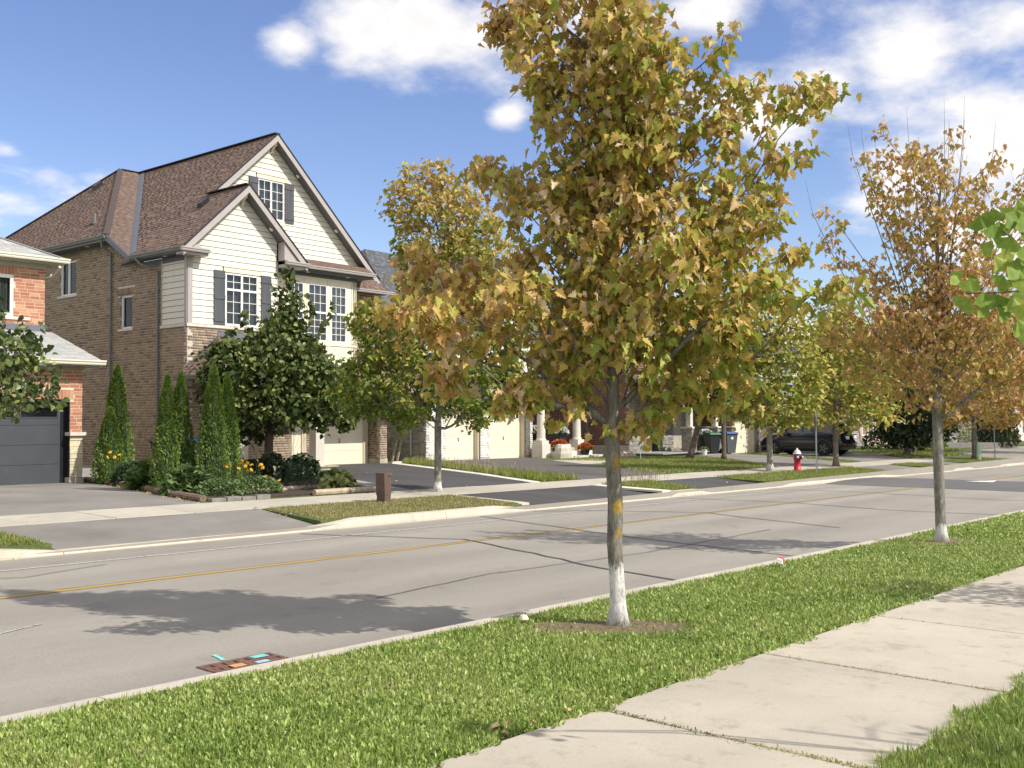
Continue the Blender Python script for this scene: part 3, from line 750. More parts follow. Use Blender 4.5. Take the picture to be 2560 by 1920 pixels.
def shutter(root, fr, u0, u1, z0, z1, bars):
    s = MB(); n = 4; w = (u1-u0)/n
    for i in range(n): s.fbox(fr, u0+i*w+.002, u0+(i+1)*w-.002, .022, .048, z0, z1)
    for b in bars: s.fbox(fr, u0+.004, u1-.004, .048, .068, b, b+.14)
    return s.build('shutter', 'slate', root)
def trim_box(root, fr, u0, u1, n0, n1, z0, z1, m, name):
    b = MB(); b.fbox(fr, u0, u1, n0, n1, z0, z1); return b.build(name, m, root)
def wall_lamp(root_label, loc, rz, m='pipe'):
    t = thing('wall_lantern', root_label, 'lantern', loc, rz)
    a = MB(); a.box(-.05,.05,-.015,0,-.12,.05); a.tube([(0,-.01,-.08),(0,-.06,-.16),(0,-.10,-.12)], .012, 6); a.tube([(0,-.01,.04),(0,-.06,.16),(0,-.12,.19),(0,-.12,.14)], .010, 6); a.build('bracket', m, t)
    b = MB(); b.lathe([(.015,.17),(.05,.13),(.085,.08),(.085,.07)][::-1], 6, (0,-.12,0)); b.lathe([(.03,-.17),(.05,-.15),(.06,-.14)], 6, (0,-.12,0)); b.build('cap', m, t)
    for k in range(6): c = MB(); q = math.pi*k/3; c.tube([(.065*math.cos(q), -.12+.065*math.sin(q), -.14), (.08*math.cos(q), -.12+.08*math.sin(q), .07)], .005, 4); c.build('cage_bar', m, t)
    d = MB(); d.lathe([(.05,-.14),(.062,.07)], 6, (0,-.12,0)); d.build('glass', 'glass', t)
    e = MB(); e.lathe([(.012,-.1),(.03,-.03),(.012,.03)], 8, (0,-.12,0)); e.build('bulb', 'white', t)
    return t

# ------------------------------------------------------------------ main house
H = thing('brick_house', 'tall brown brick house with cream siding gables and a brown shingle roof', 'house', (17.88, 29.99, 0), .037)
fF = frame((0,0),(1,0),(0,-1)); fS = frame((0,0),(0,1),(-1,0))
fB = frame((0,.3),(1,0),(0,-1)); fG = frame((0,2.1),(1,0),(0,-1)); fP = frame((0,.9),(1,0),(0,-1)); fQ = frame((0,1.25),(1,0),(0,-1)); fD = frame((0,1.3),(1,0),(0,-1)); fR = frame((0,.6),(1,0),(0,-1))
PB = Pieces(H, 'brick', 'brown_brick'); BK = MB()
ztop = lambda v: 7.12 if v < 2.8 else min(8.02, 7.12+.607*(v-2.8))
W1 = (7.17, 8.40, 6.45, 7.72); W2 = (3.32, 4.10, 4.97, 6.12)
side_h = [W1, W2, (-.01, 1.5, 4.83, 9)]
bricks(PB, fS, .02, 16.0, .22, 8.05, side_h, keep=lambda u, z: z < ztop(u)-.03, soldiers=[(3.15, 4.27, 6.12, 6.38), (7.0, 8.55, 7.72, 7.96)])
backing(BK, fS, 0, 2.8, .0, 7.15, side_h); backing(BK, fS, 2.8, 4.3, .0, 7.15, side_h); backing(BK, fS, 4.3, 16.0, .0, 8.05, side_h)
BK.prism([fS(2.8,-.008,7.15), fS(4.3,-.008,7.15), fS(4.3,-.008,8.05)], np.array(fS.N)*-.19)
trim_box(H, fS, .0, 16.0, -.1, .006, -.2, .205, 'concrete', 'foundation')
# front of the wing, pier and porch wall
bricks(PB, fF, .02, .5, .22, 3.3); backing(BK, fF, .0, .5, 0, 3.4, [])
bricks(PB, fF, .02, 3.57, 3.3, 4.83); backing(BK, fF, .0, 3.57, 3.3, 4.86, [])
pd = (1.95, 2.95, .25, 2.35); pw = (.75, 1.45, 1.15, 2.35); pp = (4.93, 5.36, .1, 2.3)
bricks(PB, fP, .5, 6.2, .2, 3.0, [pd, pw, pp]); backing(BK, fP, .2, 6.2, 0, 3.2, [pd, pw, pp])
# garage mass
bricks(PB, fR, 9.02, 9.36, .25, 2.95); backing(BK, fR, 9.0, 9.36, .0, 3.0, [])
bricks(PB, fR, 6.0, 9.0, 2.28, 2.95); backing(BK, fR, 6.0, 9.0, 2.24, 3.0, [], thick=.25)
fJ = frame((9.0,.6),(0,1),(-1,0)); bricks(PB, fJ, .0, .7, .25, 2.25); backing(BK, fJ, .03, .7, .0, 2.25, [])
fJ2 = frame((6.2,1.3),(0,-1),(1,0)); backing(BK, fJ2, 0, .7, 0, 2.25, [])
backing(BK, fQ, 7.5, 9.36, 2.9, 6.86, []); bricks(PB, fQ, 7.5, 9.36, 2.9, 6.86)
fE = frame((9.36,14),(0,-1),(1,0)); backing(BK, fE, 0, 13.38, 0, 3.0, []); backing(BK, fE, 0, 12.72, 3.0, 7.2, [])
BK.build('wall_mortar', 'mortar', H); PB.finish()
trim_box(H, fR, 8.98, 9.385, -.3, .012, -.25, .25, 'concrete', 'pier_footing')
trim_box(H, fP, .5, 6.2, -.1, .015, -.1, .2, 'concrete', 'porch_foundation')
# string course between brick and siding
sc = MB(); sc.fbox(fF, -.05, 3.6, -.05, .05, 4.83, 4.925); sc.fbox(fS, -.0501, 1.52, -.05, .05, 4.83, 4.925); sc.build('stone_band', 'sill', H)
# siding walls
w0 = (1.43, 2.76, 4.955, 6.72); sb = MB(); backing(sb, fF, .0, 3.57, 4.9, 7.3, [w0], thick=.2, face=-.012); sb.fbox(fS, .012, 1.5, -.2, -.012, 4.9, 7.2); sb.build('siding_backing', 'roof_deck', H)
w0 = (1.43, 2.76, 4.955, 6.72)
siding(H, fF, [(.17,4.925),(3.53,4.925),(3.53,8.2),(2.06,9.62),(.17,7.78)], [(w0[0], w0[1], w0[2], w0[3]+.02), (1.33, 2.86, 6.72, 6.93)], z_ref=4.925)
siding(H, fS, [(.14,4.925),(1.44,4.925),(1.44,7.02),(.14,7.02)], z_ref=4.925)
gb = MB(); gb.prism([fF(.0,-.012,7.28), fF(3.57,-.012,7.28), fF(3.57,-.012,8.15), fF(2.06,-.012,9.6), fF(.0,-.012,7.6)], (0,.12,0)); gb.build('gable_backing', 'roof_deck', H)
cb = MB(); cb.fbox(fF, .0, .17, -.02, .028, 4.925, 7.2); cb.fbox(fF, 3.53, 3.58, -.02, .028, 4.925, 7.3); cb.fbox(fS, .0, .14, -.02, .0281, 4.925, 7.2); cb.fbox(fS, 1.44, 1.5, -.02, .028, 4.925, 7.1); cb.build('corner_board', 'trim', H)
trim_box(H, fS, .14, 2.9, -.02, .02, 6.98, 7.16, 'trim_dark', 'frieze')
# wing window with header, shutters
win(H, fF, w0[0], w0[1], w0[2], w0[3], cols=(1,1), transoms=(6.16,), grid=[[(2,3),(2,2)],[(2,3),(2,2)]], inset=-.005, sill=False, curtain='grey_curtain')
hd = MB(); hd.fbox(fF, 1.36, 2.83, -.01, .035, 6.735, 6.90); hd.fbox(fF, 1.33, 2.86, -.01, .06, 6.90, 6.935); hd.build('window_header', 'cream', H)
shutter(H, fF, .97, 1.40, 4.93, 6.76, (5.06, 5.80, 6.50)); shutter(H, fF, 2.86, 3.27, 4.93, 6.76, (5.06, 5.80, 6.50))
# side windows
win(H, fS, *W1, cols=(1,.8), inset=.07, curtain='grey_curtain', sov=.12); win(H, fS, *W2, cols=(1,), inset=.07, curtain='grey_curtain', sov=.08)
# return of the bay and the cream bay itself
bays = [(4.33,4.98),(5.17,6.07),(6.24,7.0)]
bh = [(a,b,4.66,6.76) for a, b in bays]
cp = MB(); backing(cp, fB, 3.57, 7.52, 3.80, 7.12, bh, thick=.2, face=0); cp.build('cream_panel_wall', 'cream', H)
fBR = frame((7.52,.3),(0,1),(1,0)); trim_box(H, fBR, 0, .95, -.2, 0, 3.8, 7.1, 'cream', 'bay_side')
for a in (3.62, 4.99, 6.08, 7.24): trim_box(H, fB, a, a+(.08 if a != 7.24 else .012), 0, .018, 3.84, 7.0, 'cream_trim' if a == 7.24 else 'cream', 'batten')
trim_box(H, fB, 3.6, 7.52, 0, .03, 4.52, 4.58, 'cream', 'panel_ledge')
for i, (a, b) in enumerate(bays): win(H, fB, a, b, 4.66, 6.76, cols=(1,), transoms=(5.72,), grid=[[(3,4),(3,3)]], inset=-.01, sill=False, curtain='curtain', fw=.05)
# big gable siding
gw = (4.30, 5.48, 9.27, 10.72)
rk = .965
siding(H, fG, [(.8,7.95),(9.35,7.95),(9.35,8.05),(4.89,12.30),(.8,8.36)], [gw, (4.2,5.58,10.72,10.92)], z_ref=7.95)
gb = MB(); backing(gb, fG, .8, 9.3, 7.0, 8.1, [], face=-.02); 
for (x0, x1, zb_, zt_) in ((.8,4.30,8.1,20),(5.48,9.25,8.1,20),(4.30,5.48,8.1,9.27),(4.30,5.48,10.72,20)):
    q = clip2(clip2([(.8,8.1),(9.25,8.1),(4.89,12.2)], 0, x0, False), 0, x1, True); q = clip2(clip2(q, 1, zb_, False), 1, zt_, True)
    if len(q) > 2: gb.prism([fG(a, -.02, b) for a, b in q], (0,.15,0))
gb.build('gable_backing', 'roof_deck', H)
win(H, fG, *gw, cols=(1,1), grid=[[(2,4)],[(2,4)]], inset=-.005, sill=False, curtain='grey_curtain', fw=.045)
hd = MB(); hd.fbox(fG, 4.23, 5.55, -.01, .035, 10.735, 10.90); hd.fbox(fG, 4.20, 5.58, -.01, .06, 10.90, 10.93); hd.build('window_header', 'cream', H); trim_box(H, fG, 4.30, 5.5, -.01, .035, 9.08, 9.255, 'cream', 'window_apron')
shutter(H, fG, 3.87, 4.28, 9.22, 10.74, (9.36, 10.50)); shutter(H, fG, 5.50, 5.92, 9.22, 10.74, (9.36, 10.50))
# ---- roof
PS = Pieces(H, 'shingle', 'brown_shingle'); RD = MB()
ev, zr, ur = 7.33, 12.42, 4.89
zl = lambda u: ev+rk*(u+.42)
k2 = (zr-ev)/(11.2-2.8)
roof_plane(PS, RD, [(-.42,-.42,ev),(2.06,-.42,zl(2.06)),(2.06,1.72,zl(2.06)),(ur,1.72,zr),(ur,11.2,zr),(-.42,2.8,ev)])
roof_plane(PS, RD, [(-.42,2.8,ev),(ur,11.2,zr),(4.0,11.2,zr),(-.42,4.3,ev+k2*1.5)])
e3 = ev+k2*1.5; roof_plane(PS, RD, [(-.42,4.3,e3),(4.0,11.2,zr),(-.42,16.4,e3)])
roof_plane(PS, RD, [(2.06,-.42,zl(2.06)),(4.52,-.42,ev),(4.52,2.1,ev),(2.06,2.1,zl(2.06))])
roof_plane(PS, RD, [(ur,1.72,zr),(10.0,1.72,ev+.13),(10.0,16,ev+.13),(ur,11.2,zr)])
roof_plane(PS, RD, [(4.40,-.12,ev+.02),(7.95,-.12,ev+.02),(9.55,2.1,7.97),(4.40,2.1,7.97)])
roof_plane(PS, RD, [(7.75,.82,6.88),(9.78,.82,6.88),(9.0,1.75,7.75),(7.75,1.75,7.75)])
# garage and porch roofs
roof_plane(PS, RD, [(4.1,-.62,2.95),(9.75,-.62,2.95),(9.75,.3,3.78),(4.1,.3,3.78)])
roof_plane(PS, RD, [(-.42,-2.35,3.2),(4.4,-2.35,3.2),(4.4,-.0,4.55),(1.16,-.0,4.55)])
roof_plane(PS, RD, [(-.42,-2.35,3.2),(1.16,-.0,4.55),(-.42,-.0,3.2)])
roof_plane(PS, RD, [(9.78,.82,6.88),(9.78,4,6.88),(9.0,1.75,7.75)])
roof_plane(PS, RD, [(4.4,-2.35,3.2),(4.9,-.6,3.2),(4.4,-.02,4.4)])
PS.finish(); RD.build('roof', 'roof_deck', H)
fl = MB(); a = np.array([-.42,2.78,ev]); b = np.array([ur,11.2,zr]); n = np.array([-rk,0,1.0]); n /= np.linalg.norm(n); d = (b-a)/np.linalg.norm(b-a); sd = np.cross(d, n)
if sd[1] > 0: sd = -sd
fl.face([a+n*.03, b+n*.03, b+n*.03+sd*.28, a+n*.03+sd*.28]); fl.face([a+n*.03, b+n*.03, b+n*.03-sd*.05+np.array([0,0,.0]), a+n*.03-sd*.05]); fl.build('valley_flashing', 'flash', H)
rc_ = MB(); rc_.beam((ur,1.70,zr+.02),(ur,11.2,zr+.02),.26,.03); rc_.beam((2.06,-.42,zl(2.06)+.02),(2.06,1.9,zl(2.06)+.02),.26,.03); rc_.beam((4.0,11.2,zr+.02),(ur,11.2,zr+.02),.26,.03)
rc_.beam((-.42,16.4,e3+.02),(4.0,11.2,zr+.02),.24,.03); rc_.beam((-.42,4.3,e3+.025),(4.0,11.2,zr+.025),.22,.03); rc_.build('ridge_cap', 'roof_deck', H)
def rake(p0, p1, h, name='fascia', m='trim', out=(0,-1,0), th=.03, drop=.12):
    p0, p1 = np.array(p0, float), np.array(p1, float); o = np.array(out, float); dn = np.array([0,0,-1.0])
    b = MB(); b.prism([p0+dn*drop*.15, p1+dn*drop*.15, p1+dn*(drop*.15+h), p0+dn*(drop*.15+h)], o*th); return b.build(name, m, H)
zs = zl(2.06)
rake((-.44,-.42,ev-.03),(2.06,-.42,zs-.01),.25); rake((4.54,-.42,ev-.03),(2.06,-.42,zs-.01),.25)
rake((2.0,1.72,zl(2.0)-.02),(ur,1.72,zr-.01),.25); rake((10.02,1.72,ev+.10),(ur,1.72,zr-.01),.25)
for (p0, p1) in (((-.44,-.425,ev),(2.06,-.425,zs+.03)),((4.55,-.425,ev),(2.06,-.425,zs+.03)),((2.0,1.715,zl(2.0)),(ur,1.715,zr+.03)),((10.04,1.715,ev+.13),(ur,1.715,zr+.03))):
    b = MB(); b.prism([np.array(p0)+(0,0,.03), np.array(p1)+(0,0,.0), np.array(p1)+(0,0,-.06), np.array(p0)+(0,0,-.03)], (0,-.045,0)); b.build('drip_edge', 'black', H)
# soffits
so = MB()
def slab(pts, th=.02): so.prism(pts, (0,0,-th))
so.prism([(-.40,-.40,ev-.26),(2.06,-.40,zs-.28),(2.06,.02,zs-.28),(-.40,.02,ev-.26)], (0,0,.02)); so.prism([(4.5,-.40,ev-.26),(2.06,-.40,zs-.28),(2.06,.02,zs-.28),(4.5,.02,ev-.26)], (0,0,.02))
so.prism([(2.0,1.74,zl(2.0)-.28),(ur,1.74,zr-.28),(ur,2.12,zr-.28),(2.0,2.12,zl(2.0)-.28)], (0,0,.02)); so.prism([(10.0,1.74,ev-.12),(ur,1.74,zr-.28),(ur,2.12,zr-.28),(10.0,2.12,ev-.12)], (0,0,.02))
slab([(-.40,-.10,7.2),(.02,-.10,7.2),(.02,4.3,7.2),(-.40,2.8,7.2)]); slab([(-.42,4.3,8.07),(.02,4.3,8.07),(.02,16,8.07),(-.42,16,8.07)])
slab([(3.57,-.10,7.14),(7.93,-.10,7.14),(7.93,2.1,7.14),(3.57,2.1,7.14)]); slab([(7.6,.85,6.80),(9.76,.85,6.80),(9.76,1.3,6.80),(7.6,1.3,6.80)])
slab([(-.40,-2.3,3.12),(4.4,-2.3,3.12),(4.4,.9,3.12),(-.40,0,3.12)]); slab([(4.1,-.58,2.9),(9.72,-.58,2.9),(9.72,.62,2.9),(4.1,.62,2.9)])
so.build('soffit', 'trim_dark', H)
# sloping soffit of the step in the left eave
b = MB(); b.prism([(-.42,2.8,ev-.13),(-.42,4.3,e3-.13),(.03,4.3,e3-.13),(.03,2.8,ev-.13)], (0,0,.02)); b.build('soffit', 'trim_dark', H)
b = MB(); b.prism([(-.43,2.75,ev-.0),(-.43,4.3,e3+.0),(-.43,4.3,e3-.2),(-.43,2.75,ev-.2)], (-.03,0,0)); b.build('fascia', 'flash', H)
b = MB(); b.box(-.44,-.415,-.42,2.8,7.17,7.32); b.build('fascia', 'pipe', H); b = MB(); b.box(-.44,-.415,4.3,16.3,8.04,e3-.01); b.build('fascia', 'pipe', H)
b = MB(); b.box(4.4,8.0,-.10,-.075,7.12,7.33); b.build('fascia', 'trim_dark', H); 
fz = MB(); fz.fbox(fB, 3.57, 7.5, 0, .02, 7.0, 7.14); fz.fbox(fS, 4.25, 16, 0, .02, 7.96, 8.06); fz.build('frieze', 'trim_dark', H)
# little boxed returns at the feet of the small gable
for (ua, ub) in ((-.42,.50),(3.57,4.55)):
    b = MB(); x0, x1 = ua, ub; b.box(x0, x1, -.42, -.0, 7.10, 7.20)
    b.prism([(x0,-.42,7.335),(x1,-.42,7.335),(x1,.0,7.335),(x0,.0,7.335)] , (0,0,.012)); b.build('eave_return', 'trim', H)
for (p, q, r_) in (((.05,-.30,7.35),(.50,-.30,7.35),(.05,.0,7.80)),): pass
b = MB(); b.prism([(3.58,-.38,7.35),(4.30,-.38,7.35),(3.58,-.38,7.98)], (0,.36,0)); b.build('eave_return', 'trim', H)
b = MB(); b.prism([(.0,-.38,7.35),(.52,-.02,7.35),(.30,-.02,7.86)], (-.02,.0,0)); b.build('eave_return', 'trim', H)
gutter(H, (-.42,-.43,ev), (-.42,2.78,ev), (-1,0), 'pipe'); gutter(H, (-.42,4.3,e3), (-.42,16.2,e3), (-1,0), 'pipe')
gutter(H, (-.54,-.42,ev-.02), (.50,-.42,ev-.02), (0,-1)); gutter(H, (3.58,-.42,ev-.02), (4.62,-.42,ev-.02), (0,-1)); gutter(H, (4.56,-.12,ev+.0), (8.05,-.12,ev+.0), (0,-1))
gutter(H, (7.75,.82,6.88), (9.9,.82,6.88), (0,-1)); gutter(H, (4.1,-.64,2.95), (9.85,-.64,2.95), (0,-1)); gutter(H, (-.42,-2.36,3.2), (4.5,-2.36,3.2), (0,-1), 'pipe'); gutter(H, (-.43,-2.36,3.2), (-.43,-.05,3.2), (-1,0), 'pipe')
downpipe(H, [(-.48,4.55,8.1),(-.42,4.6,7.85),(-.08,4.62,7.7),(-.07,4.62,.2)]); downpipe(H, [(-.50,2.3,7.2),(-.44,2.1,7.0),(-.08,1.62,6.75),(-.07,1.6,.25)]); downpipe(H, [(-.50,-.4,3.1),(-.4,-.05,2.75),(-.08,.45,2.6),(-.07,.5,.3)])
downpipe(H, [(9.8,.8,6.75),(9.72,.9,6.5),(9.45,1.2,6.2),(9.44,1.2,.3)], 'trim')
pl = MB()
for (u, v, z, nx, nz) in ((6.35,1.9,0,0,0),): pass
def potlight(c, nrm):
    m_ = MB(); m_.lathe([(.075,0),(.078,.012),(.05,.014),(.045,.004)], 14, c, nrm); m_.build('soffit_light', 'white', H)
sl = np.array([-.69,0,-.72])
for u in (6.0, 7.9, 9.6): potlight((u, 1.93, zr-rk*(u-ur)-.29), (-.69,0,-.72))
potlight((3.15,-.2,zs-rk*(3.15-2.06)-.30), (-.69,0,-.72))
for c in ((-.2,1.0,7.178),(.2,-.2,7.09),(5.0,.1,7.118),(6.9,.1,7.118),(-.22,6.0,8.05)): potlight(c, (0,0,-1))
# scroll brackets under the two apexes
for (u, v, z) in ((2.06,-.02,zs-.30),(ur,2.08,zr-.30)):
    b = MB(); b.prism([(u-.05,v,z),(u-.05,v-.30,z-.02),(u-.05,v-.26,z-.12),(u-.05,v-.10,z-.20),(u-.05,v-.06,z-.36),(u-.05,v,z-.38)], (.10,0,0)); b.build('gable_bracket', 'cream', H)
# stepped flashing where the porch roof meets the front wall
b = MB()
for i in range(6):
    u = .02+i*.19; z = 3.50+i*.175; b.fbox(fF, u, u+.24, .0, .012, z-.02, z+.16)
b.fbox(fF, 1.14, 4.4, 0, .014, 4.53, 4.72); b.build('step_flashing', 'flash', H)
b = MB(); b.fbox(fB, 3.57, 7.52, 0, .02, 3.74, 3.82); b.build('apron_flashing', 'flash', H)
# roof vents
for (c, lab) in (((1.51,1.37,9.18),0),((3.0,11.2,11.5),1)):
    b = MB(); x, y, z = c; b.prism([(x-.16,y-.14,z-.14),(x+.16,y-.14,z+.16),(x+.06,y-.14,z+.27),(x-.20,y-.14,z+.02)], (0,.28,0)); b.build('roof_vent', 'black', H)
b = MB(); b.lathe([(.17,0),(.17,.02),(.06,.05),(.055,.42),(.06,.42)], 10, (.5,6.81,9.05)); b.build('vent_pipe', 'pipe', H)
# garage door, entry door and its trims
ft = frame((0,1.3),(1,0),(0,-1))
garage_door(H, ft, 6.30, 8.72, .05, 2.20, 'cream_door', 4, ([(.06,.18),(.19,.31),(.32,.44),(.56,.68),(.69,.81),(.82,.94)], (.15,.85)), groove=None)
t_ = MB()
for u in (8.73, 8.79, 8.86): t_.fbox(ft, u, u+.045, 0, .02+(8.95-u)*.1, .05, 2.24)
t_.fbox(ft, 8.73, 9.0, -.05, .0, .05, 2.24); t_.fbox(ft, 6.2, 6.29, -.05, .05, .05, 2.24); t_.fbox(ft, 6.2, 9.0, -.05, .06, 2.21, 2.30); t_.build('door_casing', 'cream_trim', H)
trim_box(H, ft, 6.2, 9.0, -.1, .75, -.1, .05, 'kerb', 'garage_sill')
dr = MB(); dr.fbox(fP, 2.05, 2.85, -.09, -.05, .28, 2.3); dr.build('entry_door', 'cream', H)
t_ = MB(); t_.fbox(fP, 1.95, 2.05, -.10, .01, .25, 2.35); t_.fbox(fP, 2.85, 2.95, -.10, .01, .25, 2.35); t_.fbox(fP, 2.95, 3.02, -.02, .02, .25, 2.4); t_.build('door_frame', 'cream_trim', H)
dp = MB()
for (a, b) in ((2.13,2.41),(2.49,2.77)):
    for (c, d) in ((.45,1.1),(1.25,2.1)): dp.fbox(fP, a, b, -.05, -.04, c, d)
dp.build('door_panel', 'cream', H)
win(H, fP, .75, 1.45, 1.15, 2.35, inset=.05, curtain='grey_curtain')
trim_box(H, fP, 4.93, 5.36, -.1, -.02, .12, 2.3, 'cream', 'side_panel')
t_ = MB()
for u in (5.36, 5.43, 5.50): t_.fbox(fP, u, u+.055, -.02, .03, .1, 2.35)
t_.build('panel_casing', 'cream_trim', H)
ps = MB(); ps.box(.0, 4.3, -2.3, .88, -.2, .20); ps.box(-.05, 4.35, -2.35, .86, .201, .235); ps.build('porch_slab', 'concrete', H)
b = MB(); b.box(-.3, 4.4, -2.3, -2.05, 2.85, 3.14); b.build('porch_beam', 'cream_trim', H)
for uc in (.42, 3.62):
    b = MB(); cx, cy = uc, -2.06
    b.box(cx-.24, cx+.24, cy-.24, cy+.24, -.20, .05) if uc > 2 else b.box(cx-.2, cx+.2, cy-.2, cy+.2, -.1, .22)
    w = .185; b.hexa([(cx-w,cy-w,.05),(cx+w,cy-w,.05),(cx+w,cy+w,.05),(cx-w,cy+w,.05),(cx-.15,cy-.15,2.75),(cx+.15,cy-.15,2.75),(cx+.15,cy+.15,2.75),(cx-.15,cy+.15,2.75)])
    b.box(cx-.21, cx+.21, cy-.21, cy+.21, .05, .14); b.box(cx-.2, cx+.2, cy-.2, cy+.2, 2.70, 2.86); b.build('porch_column', 'stucco_col', H)
# small camera unit on the side wall
b = MB(); b.fbox(fS, 8.95, 9.12, 0, .05, 4.55, 4.88); b.build('wall_unit', 'white', H)

# ------------------------------------------------------------------ left house (orange-red brick, partly outside the frame)
A = thing('brick_house', 'orange red brick house with pale grey shingles and a charcoal garage door', 'house', (12.74, 26.48, 0), .014)
aF = frame((0,0),(1,0),(0,-1)); aU = frame((0,2.2),(1,0),(0,-1)); aD = frame((0,.2),(1,0),(0,-1)); aS = frame((0,0),(0,1),(1,0)); aS2 = frame((0,2.2),(0,1),(1,0))
P1 = Pieces(A, 'brick', 'red_brick'); B1 = MB()
op = (-3.1, -.33, .0, 2.33); sold = (-3.2, -.22, 2.34, 2.60)
bricks(P1, aF, -4.2, -.0, 1.49, 3.14, [op], soldiers=[sold]); backing(B1, aF, -4.2, 0, .0, 3.2, [(op[0], op[1], 0, 2.33)])
bricks(P1, aS, .05, 2.2, 1.49, 3.14); backing(B1, aS, .2, 12, .0, 3.2, [])
uw = (-2.6, -.83, 4.62, 5.75)
bricks(P1, aU, -4.2, .0, 4.42, 6.05, [(uw[0], uw[1], uw[2]-.02, uw[3])], soldiers=[(-2.7, -.74, 5.75, 6.04)]); backing(B1, aU, -4.2, 0, 3.5, 6.1, [uw])
bricks(P1, aS2, .05, 1.2, 3.6, 6.05); backing(B1, aS2, .2, 10, 3.2, 6.1, [])
B1.build('wall_mortar', 'mortar_light', A); P1.finish()
P2 = Pieces(A, 'stone', 'cream_stone'); stones(P2, aF, -.33, .02, .32, 1.40); stones(P2, aS, .02, .6, .32, 1.4); P2.finish()
b = MB(); b.fbox(aF, -.36, .07, -.3, .10, 1.40, 1.49); b.build('stone_cap', 'sill', A)
b = MB(); b.fbox(aF, -.35, .03, -.3, .05, -.1, .32); b.build('pier_footing', 'far_walk', A)
rb = MB(); rb.fbox(aF, -.345, -.325, -.22, .0, .15, 2.33); rb.fbox(aF, -3.1, -.33, -.2, -.0, 2.31, 2.345); rb.build('door_reveal', 'black', A)
gdo = garage_door(A, frame((0,.22),(1,0),(0,-1)), -3.02, -.47, .17, 2.18, 'dark_door', 4, ([(.03,.145),(.175,.53),(.60,.965)], (.42,.88)), handle=False)
b = MB(); b.fbox(aD, -.47, -.33, -.02, .0, .17, 2.3); b.fbox(aD, -3.1, -3.02, -.02, 0, .17, 2.3); b.fbox(aD, -3.1, -.33, -.03, .02, 2.19, 2.32); b.build('door_casing', 'black', A)
b = MB(); b.fbox(aF, -3.1, -.33, -.3, .12, -.1, .165); b.build('garage_sill', 'far_walk', A)
b = MB(); b.fbox(aF, -4.2, .04, -.02, .03, 3.12, 3.24); b.build('frieze', 'olive_trim', A)
b = MB(); b.fbox(aF, -4.2, .30, -.0, .36, 3.20, 3.22); b.box(0, .33, 0, 3, 3.2, 3.22); b.fbox(aU, -4.2, .35, 0, .38, 6.12, 6.14); b.box(0,.36,2.2,8,6.12,6.14); b.build('soffit', 'olive_trim', A)
b = MB(); b.fbox(aU, -4.2, .03, -.02, .03, 5.98, 6.14); b.build('frieze', 'olive_trim', A)
P3 = Pieces(A, 'shingle', 'pale_shingle'); D3 = MB()
roof_plane(P3, D3, [(-4.2,-.38,3.36),(.32,-.38,3.36),(.20,2.2,4.24),(-4.2,2.2,4.24)], tab=.36)
roof_plane(P3, D3, [(-4.4,1.82,6.27),(.38,1.82,6.27),(-3.0,5.2,7.87),(-4.4,5.2,7.87)], tab=.36)
roof_plane(P3, D3, [(.38,1.82,6.27),(.38,9.5,6.27),(-3.0,5.2,7.87)], tab=.36)
P3.finish(); D3.build('roof', 'roof_deck', A)
b = MB(); b.prism([(.32,-.38,3.34),(.20,2.2,4.22),(.20,2.2,4.14),(.32,-.38,3.2)], (.015,0,0)); b.build('fascia', 'pale_cream', A)
b = MB(); b.beam((.38,1.82,6.285),(-3.0,5.2,7.885),.24,.03); b.build('hip_cap', 'pale_shingle', A)
gutter(A, (-4.3,-.39,3.36), (.40,-.39,3.36), (0,-1), 'pale_cream'); gutter(A, (-4.3,1.81,6.27), (.48,1.81,6.27), (0,-1), 'pale_cream')
b = MB(); b.fbox(aU, -4.2, .02, 0, .02, 4.20, 4.42); b.build('step_flashing', 'flash', A)
win(A, aU, *uw, cols=(1,1.05), inset=.03, curtain='curtain', fw=.09, sov=.42)
downpipe(A, [(.42,2.2,6.1),(.38,2.5,5.9),(.06,2.6,5.75)], 'cream_trim')
wall_lamp('white lantern on the orange brick above the charcoal garage door', (11.21, 26.44, 2.70), .014, 'white')

# ------------------------------------------------------------------ house B: white brick with twin garage doors
Bh = thing('brick_house', 'white brick house with two cream garage doors and a dark grey roof', 'house', (29.5, 31.1, 0), .07)
bF = frame((0,0),(1,0),(0,-1)); bD = frame((0,.3),(1,0),(0,-1)); bS = frame((0,0),(0,1),(-1,0)); bU = frame((0,2.2),(1,0),(0,-1)); bP = frame((0,2.6),(1,0),(0,-1))
Q1 = Pieces(Bh, 'brick', 'white_brick'); K1 = MB()
oh = [(1.22,3.50,-.1,2.30),(4.15,6.85,-.1,2.30)]
bricks(Q1, bF, .0, 7.35, .1, 3.0, oh); backing(K1, bF, 0, 7.35, -.2, 3.1, oh, thick=.3); Q1.finish()
K1.build('wall_mortar', 'mortar_grey', Bh)
Q2 = Pieces(Bh, 'brick', 'grey_stone'); K2 = MB(); bricks(Q2, bS, .02, 5.5, .05, 5.9, course=.11, blen=.33); backing(K2, bS, 0, 12, -.2, 5.9, []); Q2.finish(); K2.build('wall_mortar', 'mortar_grey', Bh)
for (a, b_) in ((1.30,3.42),(4.23,6.77)): garage_door(Bh, bD, a, b_, -.02, 2.20, 'cream_door', 4, ([(.05,.13),(.15,.23),(.25,.33),(.36,.44),(.56,.64),(.67,.75),(.77,.85),(.87,.95)], (.3,.8)))
t_ = MB()
for (a, b_) in ((1.22,1.30),(3.42,3.50),(4.15,4.23),(6.77,6.85)): t_.fbox(bD, a, b_, -.05, .22, -.05, 2.25)
t_.build('door_casing', 'cream_trim', Bh)
trim_box(Bh, bF, 1.2, 6.9, -.35, .05, -.3, -.03, 'far_walk', 'garage_sill')
